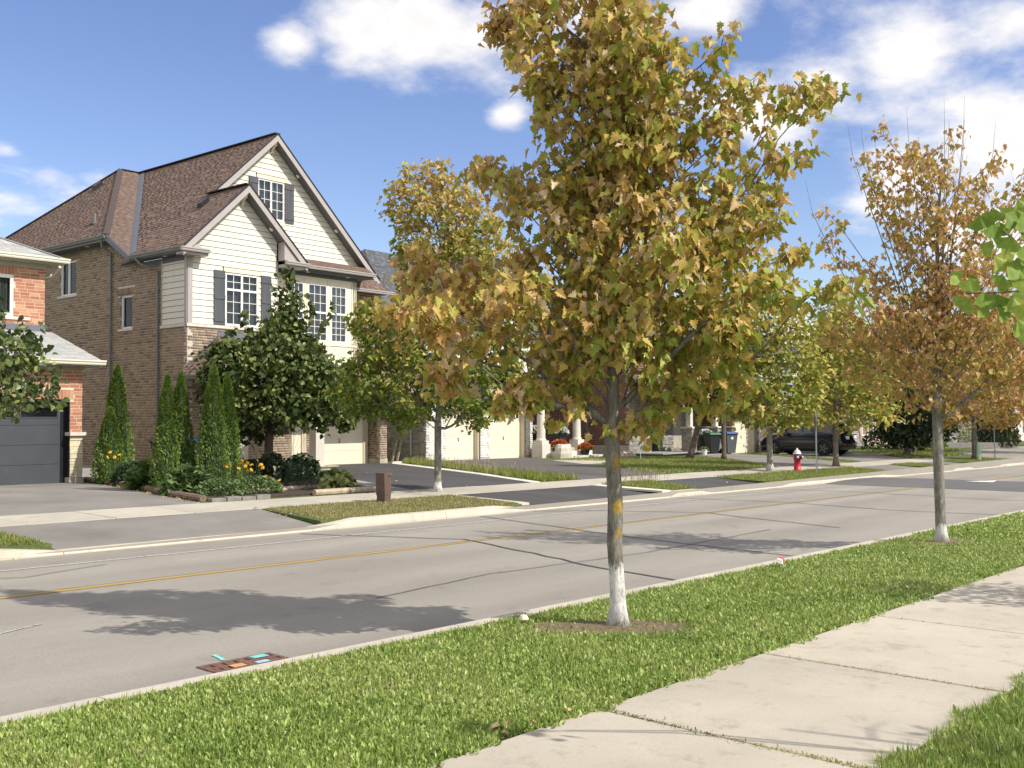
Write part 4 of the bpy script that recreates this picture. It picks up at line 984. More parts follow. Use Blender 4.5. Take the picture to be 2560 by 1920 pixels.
u_ = MB(); backing(u_, bU, 0, 10.4, 3.6, 6.0, [(1.6,2.9,4.5,5.6),(4.4,6.2,4.4,5.6),(8.0,9.3,4.4,5.6)], thick=.25, face=0); u_.build('upper_wall', 'white', Bh)
for (a, b_) in ((1.6,2.9),(4.4,6.2),(8.0,9.3)): win(Bh, bU, a, b_, 4.5, 5.6, cols=(1,1), grid=(2,3), inset=.0, curtain='grey_curtain')
Q3 = Pieces(Bh, 'shingle', 'dark_shingle'); D4 = MB()
roof_plane(Q3, D4, [(-.4,-.4,3.05),(7.7,-.4,3.05),(7.7,2.2,4.35),(-.4,2.2,4.35)])
roof_plane(Q3, D4, [(7.5,.0,3.2),(11.0,.0,3.2),(10.6,2.2,4.1),(7.5,2.2,4.1)])
roof_plane(Q3, D4, [(-.45,1.75,6.05),(11.0,1.75,6.05),(8.0,6.6,9.9),(2.9,6.6,9.9)])
roof_plane(Q3, D4, [(-.45,1.75,6.05),(2.9,6.6,9.9),(-.45,11.5,6.05)])
roof_plane(Q3, D4, [(11.0,1.75,6.05),(11.0,11.5,6.05),(8.0,6.6,9.9)])
roof_plane(Q3, D4, [(5.6,1.2,6.05),(8.2,1.2,9.2),(8.2,6.2,10.9),(5.6,5.5,8.2)])
roof_plane(Q3, D4, [(8.2,1.2,9.2),(10.9,1.2,6.05),(10.9,6.2,7.2),(8.2,6.2,10.9)])
Q3.finish(); D4.build('roof', 'roof_deck', Bh)
gutter(Bh, (-.4,-.42,3.05), (7.8,-.42,3.05), (0,-1), 'pipe'); gutter(Bh, (-.45,1.74,6.05), (11.0,1.74,6.05), (0,-1), 'pipe')
b = MB(); b.fbox(bF, 0, 10.6, -2.3, .35, 2.92, 2.98); b.build('soffit', 'trim_dark', Bh)
gb = MB(); gb.prism([bU(5.8,.3,6.0), bU(10.6,.3,6.0), bU(8.2,.3,8.9)], (0,.3,0)); gb.build('gable', 'white', Bh)
K3 = MB(); backing(K3, bP, 7.35, 10.6, .2, 3.0, [(8.3,9.2,.4,2.5)]); K3.build('porch_wall', 'dark_red_brick', Bh)
trim_box(Bh, bP, 8.32, 9.18, -.1, -.04, .4, 2.5, 'black', 'entry_door')
ps = MB(); ps.box(7.2, 10.7, -.8, 2.6, -.3, .42); ps.build('porch_slab', 'concrete', Bh)
st = MB(); st.box(7.5, 10.5, -1.25, -.8, -.4, .26); st.build('step', 'new_conc', Bh); st = MB(); st.box(7.3, 10.7, -1.75, -1.25, -.4, .06); st.build('step', 'new_conc', Bh)
for uc in (7.12, 10.05):
    b = MB(); b.box(uc-.32, uc+.32, -.95, -.35, -.3, .62); b.box(uc-.27, uc+.27, -.9, -.4, .62, .78); b.lathe([(.24,.78),(.24,.84),(.20,.88),(.17,2.6),(.22,2.7),(.24,2.8),(.24,2.95)], 18, (uc,-.65,0)); b.build('porch_column', 'new_conc', Bh)
wall_lamp('black carriage lantern on the white pier beside the right cream garage door', (29.5+7.05*math.cos(.07), 31.08+7.05*math.sin(.07), 1.95), .07, 'black')

# ------------------------------------------------------------------ house C: dark red brick side, stone front
Ch = thing('brick_house', 'dark red brick house with grey stone front and a low dark porch deck', 'house', (42.3, 30.0, 0), .06)
cF = frame((0,0),(1,0),(0,-1)); cS = frame((0,0),(0,1),(-1,0)); cG = frame((0,-2.1),(1,0),(0,-1)); cGS = frame((7.0,-2.1),(0,1),(-1,0)); cD = frame((0,-1.85),(1,0),(0,-1))
Q4 = Pieces(Ch, 'brick', 'dark_red_brick'); K4 = MB(); bricks(Q4, cS, .02, 10, .45, 5.7); backing(K4, cS, 0, 11, -.3, 5.8, [])
bricks(Q4, cGS, .0, 2.1, 1.35, 3.0); backing(K4, cGS, 0, 2.1, -.3, 3.0, [])
bricks(Q4, cG, 7.0, 7.35, 1.35, 3.0); bricks(Q4, cG, 9.85, 10.3, 1.35, 3.0); bricks(Q4, cG, 7.35, 12.9, 2.35, 3.0)
backing(K4, cG, 7.0, 13.4, -.3, 3.0, [(7.4,9.8,-.3,2.2),(10.35,12.8,-.3,2.2)], thick=.25); bricks(Q4, cF, .0, 10, 3.4, 5.8, [(1.5,3,4,5.4),(5,6.6,4,5.4)]); backing(K4, cF, 0, 13, 3.0, 5.8, [])
Q4.finish()
Q5 = Pieces(Ch, 'stone', 'grey_stone'); ch = [(2.05,2.95,.0,2.3),(4.4,5.4,.2,2.4)]
stones(Q5, cF, .0, 7.0, .0, 3.0, ch); backing(K4, cF, 0, 7.0, -.3, 3.0, ch); stones(Q5, cGS, .0, 2.0, -.2, 1.25); stones(Q5, cG, 7.0, 7.38, -.2, 1.25); stones(Q5, cG, 9.82, 10.3, -.2, 1.25); Q5.finish()
K4.build('wall_mortar', 'mortar_grey', Ch)
trim_box(Ch, cS, 0, 10, -.1, .02, -.3, .42, 'concrete', 'foundation'); b = MB(); b.fbox(cGS, -.05, 2.1, -.05, .06, 1.26, 1.35); b.fbox(cG, 6.95, 7.4, -.05, .06, 1.26, 1.35); b.fbox(cG, 9.8, 10.32, -.05, .06, 1.26, 1.35); b.build('stone_cap', 'sill', Ch)
for (a, b_) in ((7.45,9.75),(10.4,12.75)): garage_door(Ch, cD, a, b_, -.2, 2.12, 'cream_door', 4, ([(.06,.14),(.16,.24),(.26,.34),(.42,.50),(.52,.60),(.62,.70),(.78,.86),(.88,.95)], (-.1,.75)))
t_ = MB()
for a in (7.38,9.75,10.33,12.75): t_.fbox(cD, a, a+.08, -.05, .2, -.2, 2.2)
t_.build('door_casing', 'cream_trim', Ch)
trim_box(Ch, cF, 4.45, 5.35, -.1, -.03, .2, 2.4, 'concrete', 'entry_door'); trim_box(Ch, cF, 2.05, 2.95, -.1, -.05, .1, 2.3, 'dark_glass', 'front_window')
b = MB(); b.fbox(cF, 2.0, 2.08, -.02, .03, .0, 2.35); b.build('window_casing', 'white', Ch)
b = MB(); b.box(.0, 6.9, -1.9, -.02, -.35, .02); b.build('deck', 'black', Ch); b = MB(); b.box(-.05, 6.95, -1.95, -.02, .02, .07); b.build('deck_cap', 'grey_conc', Ch); b = MB(); b.box(3.6, 6.9, -2.5, -1.9, -.35, -.08); b.build('step', 'grey_conc', Ch)
for uc in (3.45, 6.25):
    q = Pieces(Ch, 'stone', 'grey_stone')
    for k in range(4):
        cc = [((uc-.26,-1.75),(1,0),(0,-1)),((uc+.26,-1.75),(0,1),(1,0)),((uc-.26,-1.23),(0,-1),(-1,0)),((uc+.26,-1.23),(-1,0),(0,1))][k]; stones(q, frame(*cc), 0, .52, .07, 1.25)
    q.finish(); b = MB(); b.box(uc-.24,uc+.24,-1.73,-1.25,.07,1.24); b.box(uc-.34,uc+.34,-1.83,-1.15,1.25,1.34); b.box(uc-.13,uc+.13,-1.62,-1.36,1.34,2.9); b.build('porch_post', 'sill', Ch)
Q6 = Pieces(Ch, 'shingle', 'dark_shingle'); D5 = MB()
roof_plane(Q6, D5, [(-.4,-2.1,2.95),(6.9,-2.1,2.95),(6.9,.0,4.0),(-.4,.0,4.0)]); roof_plane(Q6, D5, [(6.7,-2.5,3.0),(13.6,-2.5,3.0),(12,0,4.3),(6.9,0,4.3)])
roof_plane(Q6, D5, [(-.4,-.4,5.8),(13.4,-.4,5.8),(9,5.6,9.6),(4,5.6,9.6)]); roof_plane(Q6, D5, [(-.4,-.4,5.8),(4,5.6,9.6),(-.4,11.4,5.8)])
Q6.finish(); D5.build('roof', 'roof_deck', Ch)
win(Ch, cF, 1.5, 3.0, 4.0, 5.3, cols=(1,1), grid=(2,3), inset=-.01); win(Ch, cF, 5.0, 6.6, 4.0, 5.3, cols=(1,1), grid=(2,3), inset=-.01)
b = MB(); b.fbox(cS, 2.4, 2.52, .0, .1, -.1, 5.7); b.build('downpipe', 'pipe', Ch)
# ------------------------------------------------------------------ far houses glimpsed between the trees
M_['far_grey'] = plain('grey_blue_siding', (.33,.36,.40), .8, .06, 3); M_['far_pink'] = plain('pale_pink_brick', (.50,.36,.30), .85, .15, 9)
def far_house(label, loc, rz, w, d, h, wallm, roofm='dark_shingle', garage=None, wins=(), ground=-.4, ridge=3.2, trim='white'):
    r = thing('house', label, 'house', loc, rz); f = frame((0,0),(1,0),(0,-1)); s = frame((0,0),(0,1),(-1,0))
    holes = [(a,b,c,e) for a,b,c,e in wins]; g = [garage] if garage else []
    m = MB(); backing(m, f, 0, w, ground-.3, h, holes+[(x[0],x[1],ground-.3,x[3]) for x in g], face=0); backing(m, s, .21, d, ground-.3, h, [], face=0); m.box(w-.2,w,.21,d,ground-.3,h); m.box(0,w,d,d+.2,ground-.3,h); m.build('wall', wallm, r)
    for a, b, c, e in wins: win(r, f, a, b, c, e, cols=(1,1), grid=(2,2), inset=0, curtain='grey_curtain', sillm=trim)
    for x in g: garage_door(r, frame((0,.15),(1,0),(0,-1)), x[0], x[1], x[2], x[3], 'white', 4, ([(.1,.25),(.3,.45),(.55,.7),(.75,.9)], (.2,.8)), handle=False)
    P = Pieces(r, 'shingle', roofm, 0); D = MB(); o = .4
    q = max(.5, min(w, d)/2); a = (w/2 if w <= d else q); 
    if w <= d: A_, B_ = (w/2, q, h+ridge), (w/2, d-q, h+ridge); pl_ = [[(-o,-o,h),(w+o,-o,h),A_], [(-o,-o,h),A_,B_,(-o,d+o,h)], [(w+o,-o,h),(w+o,d+o,h),B_,A_]]
    else: A_, B_ = (q, d/2, h+ridge), (w-q, d/2, h+ridge); pl_ = [[(-o,-o,h),(w+o,-o,h),B_,A_], [(-o,-o,h),A_,(-o,d+o,h)], [(w+o,-o,h),(w+o,d+o,h),B_]]
    for p in pl_: roof_plane(P, D, p, exp=.25, tab=.6)
    P.finish(); D.build('roof', 'roof_deck', r); gutter(r, (-o,-o,h+.02), (w+o,-o,h+.02), (0,-1), trim); return r
far_house('grey blue sided house with white windows, seen through the orange maple', (60.5, 33.0, 0), .0, 9, 10, 5.6, 'far_grey', wins=[(1,2.4,3.6,5),(5.5,7.2,3.6,5),(1.2,2.8,.6,2)])
far_house('pale pink brick house behind the parked cars', (55.6, 36.0, 0), .0, 4.5, 8, 5.4, 'far_pink', wins=[(1.4,2.9,3.4,4.8)])
far_house('cream brick house with dark roof beyond the side street, behind the cedar', (75.5, 33.0, 0), -.1, 11, 10, 5.6, 'far_pink', wins=[(1.5,3,3.4,5),(6.5,8.4,3.4,5),(1.5,3.2,.4,1.8)])
far_house('white sided house with a white garage at the right edge', (97.5, 30.5, 0), -.25, 9.5, 10, 5.6, 'white', garage=(1.5,4.6,-.5,1.8), wins=[(2,3.6,3.2,4.6),(6.2,7.8,3.2,4.6),(6.4,7.8,.2,1.6)], ground=-.5)
far_house('distant brown brick house at the end of the street', (120, 30, 0), -.3, 12, 10, 5.6, 'brown_brick', wins=[(2,3.6,3.2,4.6),(6.2,7.8,3.2,4.6)], ground=-.5)
far_house('distant grey roofed house right of the street', (150, 12, 0), -.9, 12, 10, 5.6, 'far_pink', wins=[(2,3.6,3.2,4.6),(6.2,7.8,3.2,4.6)], ground=-.5)
# ------------------------------------------------------------------ trees
def leaf_mat(name, stops, trans=.32, clump=.9, rough=.55, z_shift=None):
    m, nt, b, o = new_mat(name); b.inputs['Roughness'].default_value = rough; b.inputs['Specular IOR Level'].default_value = .35
    r = piece_random(nt); f = noise_node(nt, clump, 3, .6)
    a = N(nt, 'ShaderNodeMath', operation='MULTIPLY_ADD'); nt.links.new(f, a.inputs[0]); a.inputs[1].default_value = 1.5; a.inputs[2].default_value = -.75
    s = N(nt, 'ShaderNodeMath', operation='ADD'); nt.links.new(a.outputs[0], s.inputs[0]); nt.links.new(r, s.inputs[1]); s.use_clamp = True
    last = s.outputs[0]
    if z_shift:   # part of the crown has turned further than the rest: offset along one direction of the tree
        tc = N(nt, 'ShaderNodeTexCoord'); d = N(nt, 'ShaderNodeVectorMath', operation='DOT_PRODUCT'); nt.links.new(tc.outputs['Object'], d.inputs[0]); d.inputs[1].default_value = z_shift[:3]
        q = N(nt, 'ShaderNodeMath', operation='ADD'); nt.links.new(d.outputs['Value'], q.inputs[0]); q.inputs[1].default_value = z_shift[3]
        q2 = N(nt, 'ShaderNodeMath', operation='ADD'); q2.use_clamp = True; nt.links.new(q.outputs[0], q2.inputs[0]); nt.links.new(last, q2.inputs[1]); last = q2.outputs[0]
    c = ramp(nt, last, stops); nt.links.new(c, b.inputs['Base Color'])
    t = N(nt, 'ShaderNodeBsdfTranslucent'); nt.links.new(c, t.inputs[0])
    mx = N(nt, 'ShaderNodeMixShader'); mx.inputs[0].default_value = trans; nt.links.new(b.outputs[0], mx.inputs[1]); nt.links.new(t.outputs[0], mx.inputs[2]); nt.links.new(mx.outputs[0], o.inputs[0]); return m
BR, GO, OL = (.40,.24,.10), (.50,.35,.10), (.36,.32,.085)
M_['maple_gold'] = leaf_mat('maple_gold_leaf', [(0,(.30,.36,.06)),(.22,(.42,.40,.08)),(.45,(.50,.38,.09)),(.68,(.60,.42,.11)),(.84,(.62,.44,.22)),(.93,(.74,.62,.42)),(1,(.50,.29,.10))], clump=.7, z_shift=(-.085,.095,.02,-.06))
M_['maple_orange'] = leaf_mat('maple_orange_leaf', [(0,(.38,.34,.08)),(.25,(.48,.36,.10)),(.55,(.58,.37,.12)),(.8,(.58,.33,.13)),(.93,(.66,.48,.30)),(1,(.44,.22,.12))], clump=.6)
M_['maple_green'] = leaf_mat('maple_green_leaf', [(0,(.12,.19,.03)),(.3,(.20,.27,.04)),(.6,(.36,.37,.07)),(.85,(.52,.44,.11)),(1,(.58,.42,.16))], clump=.5, z_shift=(.02,-.02,.14,-.50))
M_['maple_mix'] = leaf_mat('maple_mixed_leaf', [(0,(.20,.27,.04)),(.4,(.34,.37,.07)),(.7,(.52,.44,.10)),(1,(.58,.39,.11))], clump=.4)
M_['linden'] = leaf_mat('linden_leaf', [(0,(.05,.08,.025)),(.5,(.09,.13,.035)),(.85,(.16,.20,.05)),(1,(.32,.34,.11))], trans=.22, clump=1.2, rough=.4)
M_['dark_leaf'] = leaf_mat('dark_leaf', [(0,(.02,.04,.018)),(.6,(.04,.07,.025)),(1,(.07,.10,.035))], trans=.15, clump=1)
M_['cedar'] = leaf_mat('cedar_spray', [(0,(.07,.13,.02)),(.5,(.13,.21,.035)),(1,(.22,.29,.06))], trans=.15, clump=2.5, rough=.6)
M_['ginkgo'] = leaf_mat('ginkgo_leaf', [(0,(.17,.27,.035)),(.5,(.25,.36,.05)),(1,(.40,.46,.09))], trans=.4, clump=3, rough=.6)
M_['red_leaf'] = leaf_mat('red_leaf', [(0,(.30,.06,.04)),(.6,(.42,.10,.06)),(1,(.40,.22,.08))], clump=1)
def bark_mat(name, a, b_, lichen=0, paint=0, scale=14):
    m, nt, b, o = new_mat(name); b.inputs['Roughness'].default_value = .9; b.inputs['Specular IOR Level'].default_value = .2
    f = noise_node(nt, scale, 8, .68, sc3=(1,1,.35)); f2 = noise_node(nt, 45, 4, .6, sc3=(1,1,.2)); c = ramp(nt, f, [(.3, a), (.65, b_)])
    c = mixc(nt, 1, c, ramp(nt, f2, [(.35, (.72,)*3), (.6, (1.08,)*3)]), 'MULTIPLY')
    tc = N(nt, 'ShaderNodeTexCoord'); sp = N(nt, 'ShaderNodeSeparateXYZ'); nt.links.new(tc.outputs['Object'], sp.inputs[0])
    if lichen:
        # orange lichen patches on the side facing the path
        tot = None
        for (z, rz_, w) in ((1.30,.10,.045),(.955,.085,.055),(.74,.07,.03),(.60,.04,.02)):
            v = N(nt, 'ShaderNodeVectorMath', operation='SUBTRACT'); nt.links.new(tc.outputs['Object'], v.inputs[0]); v.inputs[1].default_value = (-.045, -.055, z)
            s = N(nt, 'ShaderNodeVectorMath', operation='MULTIPLY'); nt.links.new(v.outputs[0], s.inputs[0]); s.inputs[1].default_value = (1/w*.7, 1/w*.7, 1/rz_)
            l = N(nt, 'ShaderNodeVectorMath', operation='LENGTH'); nt.links.new(s.outputs[0], l.inputs[0])
            q = N(nt, 'ShaderNodeMath', operation='SUBTRACT'); q.inputs[0].default_value = 1.15; nt.links.new(l.outputs['Value'], q.inputs[1])
            if tot is None: tot = q.outputs[0]
            else: mxm = N(nt, 'ShaderNodeMath', operation='MAXIMUM'); nt.links.new(tot, mxm.inputs[0]); nt.links.new(q.outputs[0], mxm.inputs[1]); tot = mxm.outputs[0]
        nz = noise_node(nt, 60, 4, .7); a_ = N(nt, 'ShaderNodeMath', operation='MULTIPLY_ADD'); nt.links.new(nz, a_.inputs[0]); a_.inputs[1].default_value = 3.4; a_.inputs[2].default_value = -1.95
        ad = N(nt, 'ShaderNodeMath', operation='ADD'); nt.links.new(tot, ad.inputs[0]); nt.links.new(a_.outputs[0], ad.inputs[1])
        k = ramp(nt, ad.outputs[0], [(.18, (0,0,0)), (.3, (1,1,1))]); c = mixc(nt, k, c, (.42,.27,.05))
    if paint:
        nz = noise_node(nt, 16, 6, .75, sc3=(1.6,1.6,.35))
        q = N(nt, 'ShaderNodeMath', operation='MULTIPLY_ADD'); nt.links.new(nz, q.inputs[0]); q.inputs[1].default_value = .34; nt.links.new(sp.outputs[2], q.inputs[2])
        k = ramp(nt, q.outputs[0], [(paint+.13, (1,1,1)), (paint+.17, (0,0,0))])
        nz2 = noise_node(nt, 30, 6, .8, sc3=(1,1,.25)); wear = ramp(nt, nz2, [(.36, (0,0,0)), (.46, (1,1,1))])
        k2_ = mixc(nt, 1, k, wear, 'MULTIPLY'); c = mixc(nt, k2_, c, (.70,.68,.65))
    
    f9 = noise_node(nt, 7, 10, .8, sc3=(1.4,1.4,.8)); c9 = ramp(nt, f9, [(.38, (.55,)*3), (.5, (1,)*3), (.66, (1.25,)*3)]); c = mixc(nt, .75, c, mixc(nt, 1, c, c9, 'MULTIPLY'))
    nt.links.new(c, b.inputs['Base Color']); bump(nt, b, f, 1.0, .035); return m
M_['bark'] = bark_mat('maple_bark', (.14,.125,.10), (.30,.28,.24), lichen=1, paint=.50)
M_['bark2'] = bark_mat('young_maple_bark', (.17,.155,.13), (.34,.32,.28), paint=.27)
M_['bark3'] = bark_mat('plain_bark', (.13,.11,.095), (.28,.25,.21))
M_['bark4'] = bark_mat('linden_bark', (.10,.08,.065), (.20,.165,.13), scale=22)

def maple_leaf():
    p = [(0,0),(.10,.02),(.30,-.06),(.24,.12),(.50,.30),(.30,.38),(.36,.58),(.18,.56),(.20,.74),(0,1.0)]
    full = p+[(-x,y) for x, y in p[::-1][1:-1]]
    v = [(0,.32,.0)]+[(x*.92,y,abs(x)*.42-.16*y*y) for x, y in full]; n = len(full); v[0] = (0,.32,.0)
    f = [(0, 1+i, 1+(i+1) % n) for i in range(n)]; return np.array(v, float), np.array(f)
def simple_leaf(w=.36):
    v = np.array([(0,0,0),(w,.35,.06),(w*.62,.75,.0),(0,1.0,-.10),(-w*.62,.75,.0),(-w,.35,.06),(0,.45,-.03)], float)
    return v, np.array([(6,0,1),(6,1,2),(6,2,3),(6,3,4),(6,4,5),(6,5,0)])
def heart_leaf():
    v = np.array([(0,.0,0),(.28,-.06,.05),(.46,.22,.08),(.34,.60,.03),(0,1.0,-.14),(-.34,.60,.03),(-.46,.22,.08),(-.28,-.06,.05),(0,.4,-.02)], float)
    return v, np.array([(8,i,(i+1)%8) for i in range(8)])
def fan_leaf():
    v = [(0,0,0),(0,.42,.0)]; n = 7
    out = [(.02,0,0)]
    pts = []
    for i in range(n):
        a = math.radians(-62+124*i/(n-1)); r = .95+.06*math.sin(i*2.3)-(.16 if i == n//2 else 0); pts.append((r*math.sin(a)*1.0, r*math.cos(a), .07*math.cos(i*1.9)))
    v = [(0,0,0)]+pts; return np.array(v, float), np.array([(0,i,i+1) for i in range(1, n)])
def scatter(tpl, pos, size, dirs=None, down=.45, flat=.5, seed=1):
    """leaf templates at positions: returns V,F. Blade points along a random, slightly drooping direction"""
    r = np.random.default_rng(seed); V0, F0 = tpl; n = len(pos)
    th = r.uniform(0, 2*np.pi, n); d = np.stack([np.cos(th), np.sin(th), -down+r.normal(0, .45, n)], 1)
    if dirs is not None: d += dirs
    d /= np.linalg.norm(d, axis=1)[:,None]
    nn = np.stack([r.normal(0, flat, n), r.normal(0, flat, n), r.uniform(.25, 1, n)], 1); nn -= d*(nn*d).sum(1)[:,None]; nn /= np.linalg.norm(nn, axis=1)[:,None]
    x = np.cross(d, nn); s = (np.asarray(size)*r.uniform(.65, 1.25, n))[:,None,None]
    curl = r.uniform(.3, 2.2, n)[:,None,None]
    V = (V0[None,:,0:1]*x[:,None,:]+V0[None,:,1:2]*d[:,None,:]+V0[None,:,2:3]*curl*nn[:,None,:])*s+np.asarray(pos)[:,None,:]
    F = F0[None]+(np.arange(n)*len(V0))[:,None,None]
    return V.reshape(-1,3), F.reshape(-1,3), (x, d, nn, s[:,0,0])
def inside(poly, x, y):
    c = np.zeros(len(x), bool); n = len(poly)
    for i in range(n):
        (x1,y1),(x2,y2) = poly[i], poly[(i+1) % n]
        k = ((y1 > y) != (y2 > y))&(x < (x2-x1)*(y-y1)/(y2-y1+1e-12)+x1); c ^= k
    return c
def sample_crown(poly, n, depthf=.85, seed=0, gaps=()):
    """points in a crown whose outline across the view is poly (lateral, height) and whose depth follows its width"""
    r = np.random.default_rng(seed); P_ = np.array(poly); x0, y0 = P_.min(0); x1, y1 = P_.max(0); out = []
    while sum(len(o) for o in out) < n:
        x = r.uniform(x0, x1, n*3); y = r.uniform(y0, y1, n*3); ok = inside(poly, x, y)
        for g in gaps: ok &= ~inside(g, x, y)
        x, y = x[ok], y[ok]
        grid = np.linspace(x0, x1, 40); 
        mn = np.empty(len(x)); mx = np.empty(len(x))
        hs = np.linspace(y0, y1, 50); lo_ = []; hi_ = []
        for h in hs:
            k = inside(poly, grid, np.full(40, h)); lo_.append(grid[k].min() if k.any() else 0); hi_.append(grid[k].max() if k.any() else 0)
        mn = np.interp(y, hs, lo_); mx = np.interp(y, hs, hi_); hw = np.maximum((mx-mn)/2, .1); c = (mx+mn)/2
        q = np.sqrt(np.clip(1-((x-c)/hw)**2*.75, .05, 1))*hw*depthf; d = r.uniform(-1, 1, len(x))*q
        out.append(np.stack([x, d, y], 1))
    return np.concatenate(out)[:n]
def grow(trunk, attr, step=.14, kill=.2, infl=2.0, zc=1.0, iters=90, trop=.25, rise=.65):
    # grown in a sheared space so that limbs rise as they go out
    attr = attr.copy(); attr[:,2] -= rise*np.hypot(attr[:,0], attr[:,1])
    nodes = []; par = []
    for i in range(len(trunk)-1):
        a, b = np.array(trunk[i]), np.array(trunk[i+1]); n = max(1, int(np.linalg.norm(b-a)/step))
        for k in range(n): nodes.append(a+(b-a)*k/n); par.append(len(nodes)-2)
    nodes.append(np.array(trunk[-1], float)); par.append(len(nodes)-2)
    NP = np.array(nodes); act = NP[:,2] >= zc; ids = np.where(act)[0]
    D = np.linalg.norm(attr[:,None]-NP[ids][None], axis=2); near = ids[D.argmin(1)]; dist = D.min(1); alive = dist > kill
    nodes = list(nodes); attr_alive = np.ones(len(attr), bool)
    for it in range(iters):
        sel = np.where(alive & (dist < infl))[0]
        if len(sel) < 3: break
        groups = {}
        NN = np.array(nodes); vec = attr[sel]-NN[near[sel]]; vec /= np.linalg.norm(vec, axis=1)[:,None]
        u, inv = np.unique(near[sel], return_inverse=True); acc = np.zeros((len(u), 3)); np.add.at(acc, inv, vec)
        new = []; 
        for k, nd in enumerate(u):
            d = acc[k]; d = d/(np.linalg.norm(d)+1e-9); p = par[nd]
            if p >= 0: pd_ = NN[nd]-NN[p]; pd_ /= np.linalg.norm(pd_)+1e-9; d = d+pd_*.35
            d[2] += trop*.5; d += rng.normal(0, .10, 3); d /= np.linalg.norm(d); q = NN[nd]+d*step
            new.append((q, nd))
        b0 = len(nodes); q = np.array([x for x, _ in new])
        if len(nodes) > 7000: break
        for x, nd in new: nodes.append(x); par.append(int(nd))
        D = np.linalg.norm(attr[:,None]-q[None], axis=2); m = D.min(1); j = D.argmin(1)+b0; up = m < dist; near = np.where(up, j, near); dist = np.where(up, m, dist)
        alive &= dist > kill
    nodes = np.array(nodes); nodes[:,2] += rise*np.hypot(nodes[:,0], nodes[:,1])*(np.arange(len(nodes)) > -1); return nodes, np.array(par)
def wood(nodes, par, R0, r0=.0035, flare=1.3, zcrown=1.0):
    n = len(nodes); cnt = np.zeros(n); ch = [[] for _ in range(n)]
    for i in range(n-1, -1, -1):
        if cnt[i] == 0: cnt[i] = 1
        if par[i] >= 0: cnt[par[i]] += cnt[i]*1.0; ch[par[i]].append(i)
    # tip counts, not node counts
    tips = np.zeros(n)
    for i in range(n-1, -1, -1):
        if not ch[i]: tips[i] = 1
        if par[i] >= 0: tips[par[i]] += tips[i]
    p = math.log(R0/r0)/math.log(max(2, tips[0])); r = r0*tips**p
    return r, ch, tips
def tubes(nodes, par, r, ch, big, small, thr=.02):
    """big: MB for the trunk and limbs, small: twigs"""
    heads = [0]
    while heads:
        h = heads.pop(); chain = [h] if par[h] < 0 else [par[h], h]; c = h
        while ch[c]:
            ks = sorted(ch[c], key=lambda k: -r[k]); heads += ks[1:]; c = ks[0]; chain.append(c)
        rad = [r[k] for k in chain]
        if par[h] >= 0: rad[0] = min(rad[0], rad[1]*1.25)
        pts = [nodes[k] for k in chain]
        cut = next((i for i, q in enumerate(rad) if q < thr), len(rad))
        if cut >= 2: big.tube(pts[:cut+1], rad[:cut+1], 10 if rad[0] > .04 else 6)
        if cut < len(pts)-1: a = max(0, cut-0 if cut >= 2 else 0); s_ = pts[a:]; q_ = rad[a:]; small.tube(s_[::1], q_[::1], 3, cap=False) if len(s_) > 1 else None
def plumes_sample(pl, n, seed=0, extra=14, dspan=1.2, dd=.35):
    """crown made of ascending plumes: (foot lateral, foot height, tip lateral, tip height, radius)"""
    r = np.random.default_rng(seed); L = []
    zt = max(p[3] for p in pl); z0 = min(p[1] for p in pl)
    for (a, b, c, d, q) in pl: L.append((a, b, 0.0, c, d, r.uniform(-dd, dd)*(.4+abs(c)), q))
    for i in range(extra):
        h = r.uniform(.15, .85); zz = z0+(zt-z0)*h; d = r.choice([-1, 1])*r.uniform(.55, 1)*dspan*(1.15-h*.75); x = r.uniform(-.5, .5)*dspan*(1.1-h*.6)
        L.append((0, zz-.7, 0, x, zz+.35, d, .20))
    w = np.array([math.hypot(l[3]-l[0], l[4]-l[1])*l[6]**1.3+.02 for l in L]); w /= w.sum(); k = r.choice(len(L), n, p=w); A = np.array(L)[k]; t = r.uniform(.22, 1.0, n)
    rad = A[:,6]*np.interp(t, [0,.3,.75,1], [.6,1,.9,.35]); off = r.normal(0, .66, (n,3))*rad[:,None]
    bend = np.sin(t*np.pi)*-.05*np.hypot(A[:,3]-A[:,0], 0)
    return np.stack([A[:,0]+(A[:,3]-A[:,0])*t, A[:,2]+(A[:,5]-A[:,2])*t, A[:,1]+(A[:,4]-A[:,1])*t+bend], 1)+off
